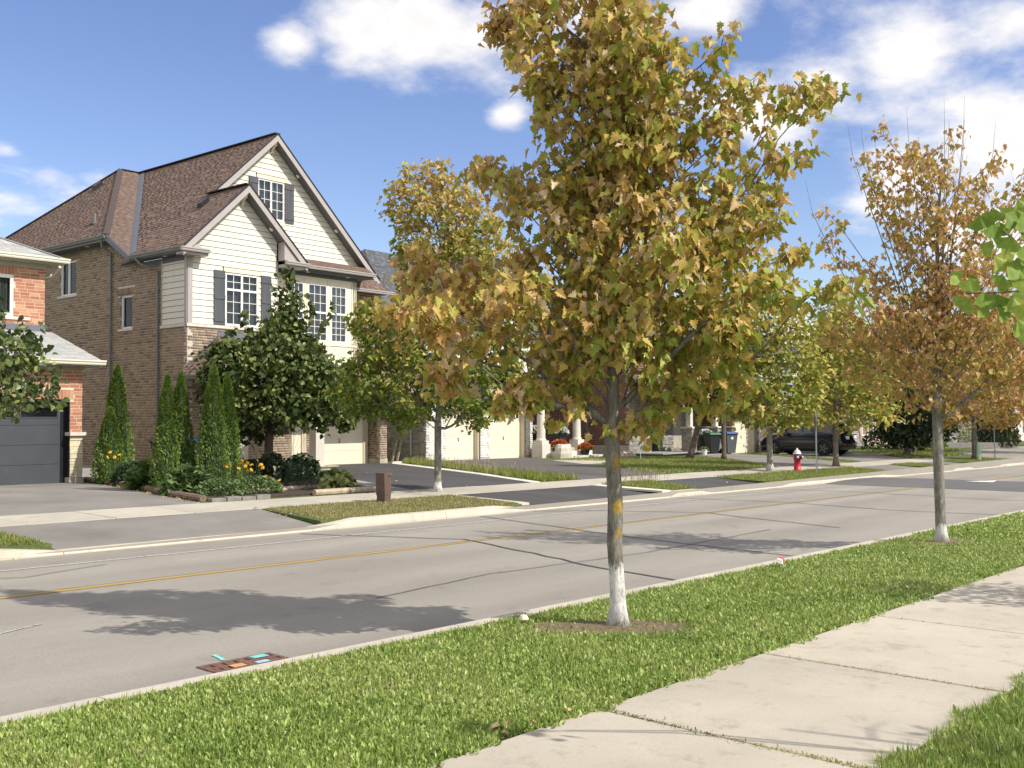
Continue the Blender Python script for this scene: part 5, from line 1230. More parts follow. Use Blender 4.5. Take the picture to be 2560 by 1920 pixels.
def make_tree(label, base, R0, poly, trunk, bark, leafm, tpl, lsize, nattr, per_tip, name='maple_tree', cat='tree', step=.14, kill=.2, zc=1.0, seed=0, nleafobj=0, gaps=(), depthf=.85, group=None, spread=.12, trop=.25, twig_thr=.02, down=.45, rz=0, bare=(), infl=2.0, flare=.6, rise=.65, plumes=None, dspan=1.2, extra=14):
    z = gz(base[0], base[1]); t = thing(name, label, cat, (base[0], base[1], z), 0, group)
    a = plumes_sample(plumes, nattr, seed, extra, dspan) if plumes else sample_crown(poly, nattr, depthf, seed, gaps); W = a[:,0:1]*HR+a[:,1:2]*HF+a[:,2:3]*np.array([0,0,1.0])
    tr = [tuple(HR*x+HF*d+np.array([0,0,h])) for x, h, d in [(q+(0,))[:3] if len(q) == 2 else q for q in trunk]]
    nd, par = grow([np.array(p) for p in tr], W, step, kill, infl, zc, trop=trop, rise=rise)
    # wobble of the wood
    r, ch, tips = wood(nd, par, R0)
    zb = nd[:,2]; fl_ = 1+flare*np.exp(-np.clip(zb, 0, None)/.09); r = np.where(par < 0, r, r)*np.where(zb < .5, fl_, 1)
    big, small = MB(), MB(); tubes(nd, par, r, ch, big, small, twig_thr)
    for pts, rr in bare: small.tube([HR*x+HF*d+np.array([0,0,h]) for x, h, d in pts], rr, 3, cap=False)
    bo = big.build('trunk', bark, t, smooth=True)
    if small.v: small.build('branches', 'bark3', t, smooth=True)
    rg = np.random.default_rng(seed+5); tw = np.where(tips <= per_tip[1])[0]; tw = tw[nd[tw][:,2] > zc*.8]
    pos = np.repeat(nd[tw], per_tip[0], axis=0)+rg.normal(0, spread, (len(tw)*per_tip[0], 3))*np.array([1,1,.8]); pos[:,2] = np.maximum(pos[:,2], .05)
    V, F, (x, d, nn, s) = scatter(tpl, pos, lsize, down=down, seed=seed)
    k = len(tpl[0]); n = len(pos); V = V.reshape(n, k, 3)
    sel = np.array([], int)
    if nleafobj:
        wp = pos+np.array([base[0], base[1], z]); v = wp-CAM; zz = v@FWD; px = 1280+FPX*(v@RIGHT)/zz; py = 960-FPX*(v@UP)/zz
        sc = np.where((px > 0)&(px < 2560)&(py > 0)&(py < 1920), s/zz*(np.abs(nn@FWD)*.7+.3), -1); sel = np.argsort(-sc)[:nleafobj]; sel = sel[sc[sel] > 0]
        V0, F0 = tpl; me = bpy.data.meshes.new('leaf'); me.from_pydata([tuple(q) for q in V0], [], [tuple(int(i) for i in f) for f in F0]); me.update(); me.materials.append(M_[leafm])
        for i in sel:
            ob = bpy.data.objects.new('leaf', me); COL.objects.link(ob); ob.parent = t
            ob.matrix_basis = Matrix([[x[i][q]*s[i], d[i][q]*s[i], nn[i][q]*s[i], pos[i][q]] for q in range(3)]+[[0,0,0,1]])
    rest = np.setdiff1d(np.arange(n), sel); Vr = V[rest].reshape(-1,3); Fr = (tpl[1][None]+(np.arange(len(rest))*k)[:,None,None]).reshape(-1,3)
    tag(fast('foliage', Vr, Fr, leafm, t), kind='stuff')
    return t, n, len(nd)

ML, SL, HL, FL = maple_leaf(), simple_leaf(), heart_leaf(), fan_leaf()
near_poly = [(-.84,5.7),(-.83,4.66),(-.67,4.29),(-.67,3.91),(-.61,3.65),(-.74,3.77),(-1.08,3.88),(-1.23,3.81),(-1.17,3.51),(-1.49,3.29),(-1.75,2.95),(-1.72,2.65),(-1.65,2.39),(-1.46,2.09),(-1.2,1.87),(-.9,1.72),(-.49,1.66),(-.12,1.68),(-.01,1.6),(.4,1.51),(.66,1.82),(1.0,1.93),(1.37,2.08),(1.71,2.34),(1.79,2.63),(1.6,2.97),(1.3,3.2),(1.16,3.35),(1.34,3.57),(1.57,3.9),(1.7,4.2),(1.98,4.35),(2.02,4.5),(1.95,4.63),(1.68,4.65),(1.53,4.4),(1.31,4.57),(1.16,4.41),(.86,4.71),(.71,4.5),(.45,4.76),(.27,4.54),(.16,4.8),(.16,5.7),(-.28,6.5)]
near_pl = [(-0.07, 4.02, -0.07, 5.37, 0.2), (-0.17, 3.63, -0.77, 4.91, 0.14), (-0.77, 4.81, -0.86, 5.3, 0.12), (-0.33, 3.92, -0.53, 4.81, 0.15), (-0.53, 4.81, -0.46, 5.33, 0.13), (0.06, 3.92, 0.06, 4.84, 0.16), (0.06, 4.81, 0.01, 5.33, 0.16), (0.19, 3.69, 0.33, 4.71, 0.14), (0.23, 3.56, 0.52, 4.38, 0.13), (0.52, 4.28, 0.87, 4.69, 0.11), (0.39, 3.36, 0.92, 4.48, 0.12), (0.46, 3.27, 1.21, 4.51, 0.15), (0.59, 3.17, 1.41, 4.05, 0.16), (1.31, 3.96, 1.74, 4.58, 0.1), (1.67, 4.35, 1.97, 4.46, 0.07), (0.59, 2.97, 1.57, 3.92, 0.14), (0.39, 2.87, 1.28, 3.3, 0.17), (0.13, 2.51, 0.98, 2.97, 0.2), (0.88, 2.84, 1.57, 3.04, 0.12), (0.13, 2.31, 1.05, 2.64, 0.2), (0.92, 2.58, 1.74, 2.64, 0.13), (0.06, 2.12, 0.88, 2.22, 0.2), (0.06, 1.95, 1.05, 1.95, 0.16), (-0.13, 3.17, -0.63, 3.46, 0.17), (-0.56, 3.36, -1.07, 3.82, 0.14), (-0.13, 3.04, -0.76, 3.56, 0.16), (-0.76, 3.43, -1.15, 3.79, 0.13), (-0.17, 2.71, -0.82, 3.04, 0.2), (-0.13, 2.45, -0.99, 2.71, 0.2), (-0.92, 2.71, -1.68, 2.91, 0.17), (-0.1, 2.22, -0.92, 2.35, 0.2), (-0.86, 2.31, -1.74, 2.51, 0.18), (-0.07, 2.05, -0.82, 2.05, 0.19), (-0.79, 2.05, -1.55, 2.15, 0.16), (-0.07, 1.85, -0.82, 1.81, 0.17), (-0.04, 1.85, 0.46, 1.77, 0.16), (0.46, 1.82, 0.92, 1.95, 0.14), (-0.0, 3.04, -0.07, 3.86, 0.31), (0.03, 2.54, 0.06, 3.3, 0.36), (0.06, 2.12, -0.07, 2.71, 0.36), (0.19, 3.17, 0.33, 4.02, 0.2), (-0.43, 3.17, -0.33, 3.92, 0.18), (-0.43, 4.19, -0.59, 4.42, 0.13), (-0.2, 4.19, -0.27, 4.81, 0.16)]
right_pl = [(0, 2.6, -1.72, 4.75, 0.14), (0, 2.9, -1.4, 4.35, 0.16), (0, 3.2, -1.1, 5.3, 0.14), (0, 3.4, -0.92, 5.5, 0.14), (0, 3.4, -0.62, 5.85, 0.13), (0, 3.5, -0.3, 5.4, 0.14), (0, 3.8, -0.08, 5.35, 0.14), (0, 3.8, 0.3, 5.85, 0.13), (0, 3.4, 0.62, 5.2, 0.16), (0, 3.3, 0.95, 5.55, 0.14), (0, 3.0, 1.3, 5.3, 0.16), (0, 2.8, 1.65, 5.05, 0.17), (0, 2.6, 1.9, 4.4, 0.18), (0, 2.4, -1.6, 3.7, 0.18), (0, 2.2, -1.35, 3.0, 0.2), (0, 2.2, 2.0, 3.6, 0.2), (0, 2.0, 2.05, 2.9, 0.2), (0, 1.9, -1.2, 2.45, 0.2), (0, 1.9, 1.6, 2.5, 0.2), (0, 1.9, -0.75, 2.2, 0.2), (0, 1.9, 0.9, 2.2, 0.2), (0, 2.4, -0.8, 3.6, 0.25), (0, 2.4, 0.8, 3.7, 0.25), (0, 2.8, -0.4, 4.4, 0.25), (0, 2.8, 0.5, 4.5, 0.25), (0, 2.2, 0.2, 3.2, 0.3), (0, 2.2, -1.0, 2.9, 0.25), (0, 2.2, 1.1, 3.0, 0.25)]
info = []
info.append(make_tree('large near maple with olive gold leaves, white painted trunk base and orange lichen', (6.83,4.97), .062, near_poly,
  [(0,0),(.0,.25),(-.022,.62),(-.012,.95),(-.035,1.4),(-.02,2.05),(-.045,2.79),(-.07,3.54),(-.11,4.28),(-.18,5.03),(-.25,5.9)], 'bark', 'maple_gold', ML, .092, 4600, (9,2), seed=3, down=.95, zc=1.55, nleafobj=300, step=.09, kill=.11,
  gaps=[[(.60,4.36),(.88,4.42),(1.02,4.05),(.80,3.75),(.50,3.85)],[(-.62,4.2),(-.45,3.9),(-.62,3.6)],[(-.85,2.75),(-.6,3.15),(-.35,2.9),(-.55,2.6)],[(.15,3.1),(.3,3.45),(.45,3.1)]], spread=.06, depthf=.55, twig_thr=.009, rise=1.0, flare=.62, plumes=near_pl, dspan=1.15, extra=12,
  bare=[([(-.05,2.2,-.1),(-.20,2.9,-.2),(-.32,3.7,-.2),(-.42,4.6,-.1)], [.009,.007,.005,.003]), ([(.0,2.0,-.1),(.06,2.7,-.25),(.10,3.4,-.3),(.04,4.2,-.2)], [.009,.006,.004,.003])]))
right_poly = [(-1.76,4.87),(-1.54,4.29),(-1.67,3.66),(-1.48,3.02),(-1.29,2.44),(-.97,1.99),(-.46,1.83),(.11,1.98),(.62,1.92),(1.15,1.98),(1.71,2.36),(2.04,3.12),(2.11,4.27),(1.73,5.17),(1.35,5.4),(.9,5.6),(.71,5.1),(.30,5.8),(.13,5.3),(-.25,5.5),(-.63,5.85),(-.67,5.2),(-.89,5.45),(-1.15,5.3),(-1.09,4.7),(-1.47,4.64)]
bare = []
rb_ = random.Random(4)
for (x, h) in [(-1.25,5.75),(-1.10,5.7),(-.85,5.55),(-.45,5.95),(.05,6.05),(.42,6.15),(.55,5.9),(.3,5.9),(.95,5.85),(-1.85,4.95),(-.2,5.6),(1.3,5.7),(-.6,5.0)]:
    d = rb_.uniform(-.3, .3); x0 = x*.45; bare.append(([(x0*.6, 2.6, d*.3), (x0, h-2.2, d*.6), (x*.8, h-1.0, d), (x*.95, h-.4, d), (x, h+.05, d)], [.012,.009,.006,.0035,.0015]))
    bare.append(([(x*.9, h-.7, d), (x*.9+.14, h-.35, d+.05)], [.0025,.001])); bare.append(([(x*.85, h-.95, d), (x*.85-.13, h-.55, d-.05)], [.0025,.001]))
info.append(make_tree('thinning orange brown maple on the right with bare twigs above its crown', (14.66,5.16), .070, right_poly,
  [(0,0),(-.02,1.09),(-.02,1.75),(-.01,2.4),(.0,3.2),(.03,4.2),(.10,5.0)], 'bark2', 'maple_orange', ML, .085, 3200, (8,2), seed=8, down=.9, zc=1.7, nleafobj=200, step=.13, kill=.15, spread=.065, depthf=.75, twig_thr=.010, bare=bare, rise=1.2, plumes=right_pl, dspan=1.4, extra=22))
mid_poly = [(-1.11,7.23),(-.4,7.88),(.2,7.77),(.75,7.22),(1.29,6.67),(1.94,5.47),(2.25,3.94),(1.92,2.85),(1.7,1.77),(.82,1.44),(.17,1.72),(-.81,1.51),(-1.58,1.67),(-2.66,2.33),(-2.22,2.88),(-1.89,3.53),(-2.11,4.19),(-1.56,4.62),(-1.02,3.96),(-.79,4.83),(-1.01,5.71),(-.79,6.14),(-1.22,6.58)]
info.append(make_tree('green maple with white based trunk on the far boulevard beside the brown utility box', (17.09,17.63), .085, mid_poly,
  [(0,0),(.01,1.56),(.07,2.86),(.19,5.04),(-.1,7.0)], 'bark2', 'maple_green', ML, .13, 2200, (10,2), seed=12, zc=1.45, step=.16, kill=.18, spread=.10, depthf=.8, twig_thr=.014, nleafobj=150, rise=1.0))
lin_poly = [(.40,5.7),(.72,5.7),(.78,5.0),(.85,4.3),(1.50,3.75),(1.95,3.21),(2.21,2.15),(2.14,1.68),(1.47,1.42),(.54,1.46),(-.12,1.16),(-.92,1.03),(-1.45,1.4),(-1.71,2.17),(-1.84,3.1),(-1.55,3.75),(-1.0,3.85),(-.30,4.3),(.20,5.0)]
info.append(make_tree('dark green linden with leafy shoots in the garden bed before the house with siding gables', (17.55,25.07), .125, lin_poly,
  [(0,0),(.02,1.0),(.05,2.0),(.15,3.4),(.35,4.8),(.5,5.7)], 'bark4', 'linden', HL, .14, 1900, (10,2), name='linden_tree', seed=15, zc=1.15, step=.15, kill=.17, spread=.12, depthf=.9, twig_thr=.02, down=.7, nleafobj=150,
  bare=[([(1.3,3.6,0),(1.55,4.4,0),(1.9,5.1,0)], [.012,.008,.004]), ([(.9,3.8,0),(1.15,4.6,-.1),(1.1,5.3,-.1)], [.012,.008,.004])]))
# long shoots with large leaves on that linden
t_l = info[-1][0]; sh = []
for pts in ([(1.3,3.7),(1.55,4.4),(1.92,5.15)], [(.95,4.0),(1.2,4.7),(1.28,5.1)], [(1.0,4.2),(.98,4.9),(1.0,5.35)], [(-1.0,3.7),(-1.1,4.1),(-.95,4.35)], [(-.6,4.2),(-.75,4.6),(-.65,4.85)], [(.4,5.2),(.65,5.8),(.55,6.0)], [(.3,5.2),(.1,5.6)]):
    for a, b in zip(pts, pts[1:]):
        for k in range(9): f = k/9; sh.append(HR*(a[0]+(b[0]-a[0])*f+R.uniform(-.08,.08))+HF*R.uniform(-.1,.1)+np.array([0,0,a[1]+(b[1]-a[1])*f]))
V, F, _ = scatter(HL, np.array(sh), .20, down=.6, seed=77); tag(fast('foliage', V, F, 'linden', t_l), kind='stuff')
info.append(make_tree('linden with glossy leaves reaching in from the left edge', (4.6,15.6), .10, [(-1.9,2.0),(-1.5,3.6),(-.6,4.6),(.6,4.3),(1.3,3.5),(1.8,3.0),(2.1,2.8),(2.15,2.3),(2.25,1.95),(1.9,1.75),(1.2,1.6),(0,1.55),(-1.2,1.6)],
  [(0,0),(0,1.5),(.05,3.0),(0,4.2)], 'bark4', 'linden', HL, .10, 1300, (10,2), name='linden_tree', seed=21, zc=1.4, step=.16, kill=.18, spread=.10, down=.7, depthf=.9, nleafobj=60))
far = [
 ('yellow green maple on the far boulevard left of the red hydrant', (32.89,17.37), .10, [(-1.49,1.89),(-1.2,3.5),(-1.31,5.11),(-.76,6.3),(.2,7.9),(1.01,6.0),(1.58,5.09),(1.84,3.48),(1.73,1.87),(.6,1.4),(-.37,1.48)], 'bark2', 'maple_mix', 1.4, 31),
 ('yellow green maple on the far boulevard beside the parked black car', (38.16,17.36), .10, [(-1.35,1.57),(-1.36,3.71),(-.89,5.3),(.27,6.45),(1.53,5.48),(2.0,3.69),(2.3,1.9),(1.1,1.47),(-.45,1.38)], 'bark3', 'maple_mix', 1.35, 32),
 ('small orange and green maple at the corner of the side street', (50.76,16.26), .12, [(-2.2,3.0),(-1.5,6.0),(.4,7.4),(2.6,6.0),(3.4,3.1),(2.2,1.7),(.1,1.2),(-1.2,1.5)], 'bark3', 'maple_orange', 1.3, 33),
 ('tall green maple rising behind the brick house with the porch deck', (46.5,33.0), .16, [(-3.0,2.0),(-3.4,5.5),(-2,9),(-.2,11.0),(1.6,9),(3.0,5.8),(2.8,2.4)], 'bark3', 'maple_mix', 2.0, 34),
 ('slim dark green tree rising behind the yellow green maples', (54.5,24.5), .14, [(-1.6,2.0),(-1.7,5.5),(-.9,8.2),(-.1,9.9),(.8,8.2),(1.9,5.0),(1.8,2.0)], 'bark3', 'maple_green', 1.8, 35),
 ('orange brown tree behind the parked van', (57.0,21.5), .14, [(-3.2,2.4),(-3.0,5.0),(-1.0,7.0),(1.2,7.4),(3.4,5.0),(3.4,2.6),(0,1.9)], 'bark3', 'maple_orange', 1.7, 36),
 ('brown leaved maple further down the far boulevard', (64.0,17.2), .14, [(-3.2,2.4),(-3.0,5.0),(-1.0,7.6),(1.2,7.6),(3.4,5.0),(3.4,2.6),(0,1.9)], 'bark3', 'maple_orange', 1.7, 37),
 ('red leaved tree far behind the thinning orange maple', (66.0,26.0), .14, [(-2.6,4.0),(-2.4,7.0),(-.6,9.2),(1.4,8.6),(2.6,6.0),(2.4,3.6)], 'bark3', 'red_leaf', 3.0, 38)]
for lab, b_, r_, po, bk, lm, zc_, sd_ in far:
    info.append(make_tree(lab, b_, r_, po, [(0,0),(0,zc_),(.05,(zc_+max(p[1] for p in po))/2),(0,max(p[1] for p in po)*.93)], bk, lm, SL, .19, 900, (12,2), seed=sd_, zc=zc_, step=.26, kill=.28, spread=.17, twig_thr=.02, group='trees along the far side of the street'))
info.append(make_tree('dark leaved tree with a leaning trunk beside the low porch deck', (40.47,25.35), .14, [(-.3,2.4),(-.5,3.6),(.2,4.9),(1.4,5.2),(2.6,4.6),(3.0,3.4),(2.5,2.4),(1.2,2.0)], [(0,0),(.35,1.1),(.75,2.2),(1.1,3.0),(1.3,4.4)], 'bark4', 'dark_leaf', SL, .17, 450, (9,2), name='tree', seed=41, zc=2.0, step=.25, kill=.28, spread=.18))
info.append(make_tree('dark tree with thin straight trunk on the lawn near the blue lidded bins', (40.18,23.43), .10, [(-1.0,2.9),(-1.2,4.6),(-.2,6.2),(1.0,6.0),(1.6,4.4),(1.3,2.8),(.2,2.4)], [(0,0),(0,2.0),(.05,3.5),(0,5.5)], 'bark4', 'dark_leaf', SL, .16, 400, (9,2), name='tree', seed=42, zc=2.3, step=.25, kill=.28, spread=.17))
info.append(make_tree('low round dark green tree on the corner lawn behind the van', (52.49,20.09), .15, [(-1.4,.95),(-1.5,2.0),(-.7,3.2),(.5,3.5),(1.9,2.7),(2.4,1.5),(1.6,.8),(.2,.65),(-1.0,.7)], [(0,0),(0,.8),(.05,1.8),(0,2.9)], 'bark3', 'dark_leaf', HL, .20, 500, (9,2), name='tree', seed=43, zc=.7, step=.22, kill=.25, spread=.17, down=.7))
# distant tree belt
def belt(label, pts, h, seed, leafm, w=3.0, n=9000):
    r = np.random.default_rng(seed); P_ = []
    for (s, t) in pts:
        k = n//len(pts); q = r.normal(0, 1, (k,3)); q /= np.linalg.norm(q, axis=1)[:,None]; q *= (r.uniform(.6, 1, k)**.5)[:,None]; hh = h*r.uniform(.75, 1.2)
        q = q*np.array([w, w, hh/2])+np.array([s, t, gz(s,t)+hh/2]); P_.append(q)
    V, F, _ = scatter(SL, np.concatenate(P_), .42, seed=seed); return tag(fast('tree_belt', V, F, leafm), label, 'trees', kind='stuff')
belt('far green trees closing the street behind the houses', [(92,38),(100,46),(108,40),(85,48),(118,34),(128,22),(140,20),(132,30),(150,24),(165,10),(158,2),(172,0)], 6.5, 51, 'maple_green', 5.0, 12000)
belt('far orange trees beyond the side street', [(88,20),(96,19),(106,20.5),(120,16),(134,12),(142,6)], 6, 52, 'maple_orange', 3.2, 6000)
# cedars: arborvitae with dense upright sprays
def cedar(label, loc, w, h, seed, n=2600, group=None, cat='cedar', lsz=.085, lm='cedar'):
    z = gz(*loc); t = thing('cedar', label, cat, (loc[0], loc[1], z), 0, group); r = np.random.default_rng(seed)
    u = r.uniform(0, 1, n)**.85; zz = u*h; ph = r.uniform(0, 2*np.pi, n)
    prof = np.interp(u, [0,.06,.2,.45,.7,.88,.96,1], [.80,1,.98,.78,.50,.27,.12,.0]); lump = 1+.12*np.sin(ph*3+seed)*np.sin(u*9+seed)+.10*np.sin(ph*7+u*20)
    rad = w*prof*lump*np.sqrt(r.uniform(.62, 1.0, n)); pos = np.stack([rad*np.cos(ph), rad*np.sin(ph), zz], 1)
    out = np.stack([np.cos(ph)*1.0, np.sin(ph)*1.0, r.uniform(.9, 2.2, n)], 1)
    V, F, _ = scatter(simple_leaf(.30), pos, lsz, dirs=out*1.4, down=-.2, flat=.9, seed=seed)
    tag(fast('foliage', V, F, lm, t), kind='stuff')
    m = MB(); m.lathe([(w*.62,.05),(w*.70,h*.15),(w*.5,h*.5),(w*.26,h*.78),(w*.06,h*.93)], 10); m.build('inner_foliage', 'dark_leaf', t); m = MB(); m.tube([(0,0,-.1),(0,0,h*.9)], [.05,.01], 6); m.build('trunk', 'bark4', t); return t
cg = 'pointed cedars in the garden bed beside the brown brick wall'
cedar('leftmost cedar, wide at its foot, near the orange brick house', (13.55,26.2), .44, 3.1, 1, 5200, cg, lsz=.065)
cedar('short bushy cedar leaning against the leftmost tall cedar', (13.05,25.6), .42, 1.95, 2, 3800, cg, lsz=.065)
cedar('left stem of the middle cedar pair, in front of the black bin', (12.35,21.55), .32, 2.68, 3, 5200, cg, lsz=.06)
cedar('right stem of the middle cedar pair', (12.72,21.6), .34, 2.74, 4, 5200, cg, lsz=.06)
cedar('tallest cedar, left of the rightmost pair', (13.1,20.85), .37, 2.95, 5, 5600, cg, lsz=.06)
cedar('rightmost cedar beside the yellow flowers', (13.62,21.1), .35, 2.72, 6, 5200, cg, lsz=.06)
cedar('tall dark cedar beside the white house at the far right', (73.5,22.2), 1.35, 5.4, 7, 5000, None, 'cedar', .24, 'dark_leaf')
# ginkgo: small tree just right of the frame, two twigs reach in
gk = thing('ginkgo_tree', 'green ginkgo twigs with fan shaped leaves hanging in at the right edge', 'tree', (6.4,-1.7, gz(6.4,-1.7)))
o_ = np.array([6.4,-1.7, gz(6.4,-1.7)])
m = MB(); m.tube([(0,0,0),(0,0,1.2),(.02,0,2.4),(0,0,3.4),(0,.02,4.2)], [.045,.038,.03,.02,.01], 8); m.build('trunk', 'bark3', gk, True)
gp0 = np.array([4.73,1.42,2.58])-o_
def gpt(x, z, d=0.0): return gp0+HR*x+HF*d+np.array([0,0,z])   # metres right of / above the upper twig tip
tw1 = [np.array([.01,0,1.75]), gpt(.75,-.42,.05), gpt(.30,-.22,.0), gpt(.16,-.136), gpt(.113,-.09), gpt(.07,-.043), gpt(0,0)]
tw2 = [np.array([.01,0,1.5]), gpt(.75,-.45,.1), gpt(.30,-.31,.05), gpt(.157,-.28), gpt(.035,-.29), gpt(-.052,-.294), gpt(-.122,-.294)]
m = MB(); m.tube(tw1, [.014,.010,.006,.0045,.004,.0035,.002], 6); m.tube(tw2, [.014,.010,.006,.0045,.004,.003,.0015], 6)
for k in range(5): h = 2.2+k*.4; m.tube([(0,0,h), (.3*math.cos(k*2.1+3.6), .3*math.sin(k*2.1+3.6), h+.25), (.6*math.cos(k*2.1+3.6), .6*math.sin(k*2.1+3.6), h+.4)], [.012,.008,.003], 5)
m.build('branches', 'bark3', gk, True)
lv = [(-.05,.01,.075),(-.03,-.04,.07),(.01,.045,.06),(.04,-.015,.08),(.07,.02,.085),(.10,.05,.08),(.12,-.0,.09),(.13,.04,.085),(.05,-.085,.08),(.09,-.11,.085),(.12,-.13,.09),(-.02,-.10,.075),(.02,-.16,.08),(.06,-.20,.09),(.11,-.21,.085),
 (-.16,-.225,.07),(-.13,-.27,.065),(-.10,-.25,.05),(-.12,-.34,.075),(-.07,-.33,.07),(-.03,-.355,.08),(.01,-.33,.075),(.05,-.37,.085),(.09,-.34,.08),(.12,-.38,.09),(.0,-.25,.06),(.06,-.26,.07),(.11,-.27,.08),(.14,-.30,.08),(.14,-.17,.085),(.15,-.06,.085),(.10,-.44,.08),(.13,-.48,.08),(.14,.09,.08)]
fme = bpy.data.meshes.new('leaf'); fme.from_pydata([tuple(q) for q in FL[0]], [], [tuple(int(i) for i in f) for f in FL[1]]); fme.update(); fme.materials.append(M_['ginkgo'])
gr_ = random.Random(9)
for (x, z_, s_) in lv:
    dd = gr_.uniform(-.06, .06); p = gpt(x, z_, dd); ang = gr_.uniform(-1.0, 1.0)+math.pi
    up = np.array([math.sin(ang)*HR[0], math.sin(ang)*HR[1], math.cos(ang)]); nrm = -HF*1.0+HR*gr_.uniform(-.6,.6)+np.array([0,0,gr_.uniform(.1,.9)]); nrm -= up*(nrm@up); nrm /= np.linalg.norm(nrm); xx = np.cross(up, nrm); q0 = p-up*s_*.5
    ob = bpy.data.objects.new('leaf', fme); COL.objects.link(ob); ob.parent = gk
    ob.matrix_basis = Matrix([[xx[i]*s_, up[i]*s_, nrm[i]*s_, q0[i]] for i in range(3)]+[[0,0,0,1]])
pq = np.random.default_rng(5); pos = np.stack([pq.normal(.3,.25,90), pq.normal(-.6,.25,90), pq.uniform(2.2,4.2,90)], 1); pos = pos[(pos@HR) > -.25]
V, F, _ = scatter(FL, pos, .08, seed=6); tag(fast('foliage', V, F, 'ginkgo', gk), kind='stuff')
info.append(make_tree('second ginkgo just outside the right edge, throwing shade on the path', (11.3,.2), .06, [(-.9,2.0),(-.8,3.2),(0,4.3),(.8,3.2),(.9,2.0),(0,1.7)], [(0,0),(0,1.6),(0,2.8),(0,3.9)], 'bark3', 'ginkgo', SL, .09, 260, (7,2), name='ginkgo_tree', seed=61, zc=1.6, step=.16, kill=.18, spread=.1))
# ------------------------------------------------------------------ grass and small plants
def grass_mat(name, a, b_, c, trans=.3):
    m, nt, b, o = new_mat(name); b.inputs['Roughness'].default_value = .5; b.inputs['Specular IOR Level'].default_value = .4
    r = piece_random(nt); f = noise_node(nt, .8, 4, .6); f2 = noise_node(nt, 3.5, 3, .6)
    s = N(nt, 'ShaderNodeMath', operation='MULTIPLY_ADD'); nt.links.new(f, s.inputs[0]); s.inputs[1].default_value = .9; s.inputs[2].default_value = -.45
    s2 = N(nt, 'ShaderNodeMath', operation='MULTIPLY_ADD'); nt.links.new(f2, s2.inputs[0]); s2.inputs[1].default_value = .8; nt.links.new(s.outputs[0], s2.inputs[2])
    t_ = N(nt, 'ShaderNodeMath', operation='ADD'); nt.links.new(s2.outputs[0], t_.inputs[0]); nt.links.new(r, t_.inputs[1])
    q = N(nt, 'ShaderNodeMath', operation='SUBTRACT'); nt.links.new(t_.outputs[0], q.inputs[0]); q.inputs[1].default_value = .4; q.use_clamp = True
    c_ = ramp(nt, q.outputs[0], [(0, a), (.5, b_), (.93, c), (1, (.34,.30,.14))]); nt.links.new(c_, b.inputs['Base Color'])
    t = N(nt, 'ShaderNodeBsdfTranslucent'); nt.links.new(c_, t.inputs[0]); mx = N(nt, 'ShaderNodeMixShader'); mx.inputs[0].default_value = trans
    nt.links.new(b.outputs[0], mx.inputs[1]); nt.links.new(t.outputs[0], mx.inputs[2]); nt.links.new(mx.outputs[0], o.inputs[0]); return m
M_['grass'] = grass_mat('grass_blade', (.12,.19,.03), (.28,.37,.07), (.48,.55,.18))
M_['weed'] = grass_mat('weed_leaf', (.13,.22,.035), (.33,.43,.09), (.56,.65,.24))
M_['far_grass'] = grass_mat('far_grass_blade', (.12,.17,.03), (.25,.30,.06), (.42,.42,.13))
M_['dry_grass'] = grass_mat('dry_grass_blade', (.20,.21,.07), (.34,.32,.12), (.48,.39,.2))
BL = (np.array([(-.5,0,0),(.5,0,0),(-.38,.5,.10),(.38,.5,.10),(0,1,.0)], float), np.array([(0,1,3),(0,3,2),(2,3,4)]))
WL = (np.array([(-.10,0,0),(.10,0,0),(-.42,.45,.22),(.42,.45,.22),(0,.5,.12),(-.26,.8,.24),(.26,.8,.24),(0,1,.12)], float), np.array([(0,1,4),(0,4,2),(1,3,4),(2,4,5),(4,3,6),(4,6,5),(5,6,7)]))
def blades(tpl, pos, length, width, tilt, seed):
    """leaves standing up from the ground, bent outwards"""
    r = np.random.default_rng(seed); V0, F0 = tpl; n = len(pos); th = r.uniform(0, 2*np.pi, n); tl = np.abs(r.normal(tilt, .28, n))
    h = np.stack([np.cos(th), np.sin(th), np.zeros(n)], 1); d = h*np.sin(tl)[:,None]+np.array([0,0,1.0])*np.cos(tl)[:,None]
    x = np.stack([-np.sin(th), np.cos(th), np.zeros(n)], 1); tw = r.normal(0, .5, n)[:,None]; nn = np.cross(x, d); x = x*np.cos(tw)+nn*np.sin(tw); nn = np.cross(x, d)
    L = (length*r.uniform(.55, 1.35, n))[:,None,None]; W = (width*r.uniform(.6, 1.3, n))[:,None,None]
    V = V0[None,:,0:1]*x[:,None,:]*W+V0[None,:,1:2]*d[:,None,:]*L+V0[None,:,2:3]*nn[:,None,:]*L*.8+np.asarray(pos)[:,None,:]
    # tips bend over with gravity
    V[:,:,2] -= (V0[None,:,1]**2)*L[:,:,0]*np.sin(tl)[:,None]*.25
    return V.reshape(-1,3), (F0[None]+(np.arange(n)*len(V0))[:,None,None]).reshape(-1,3)
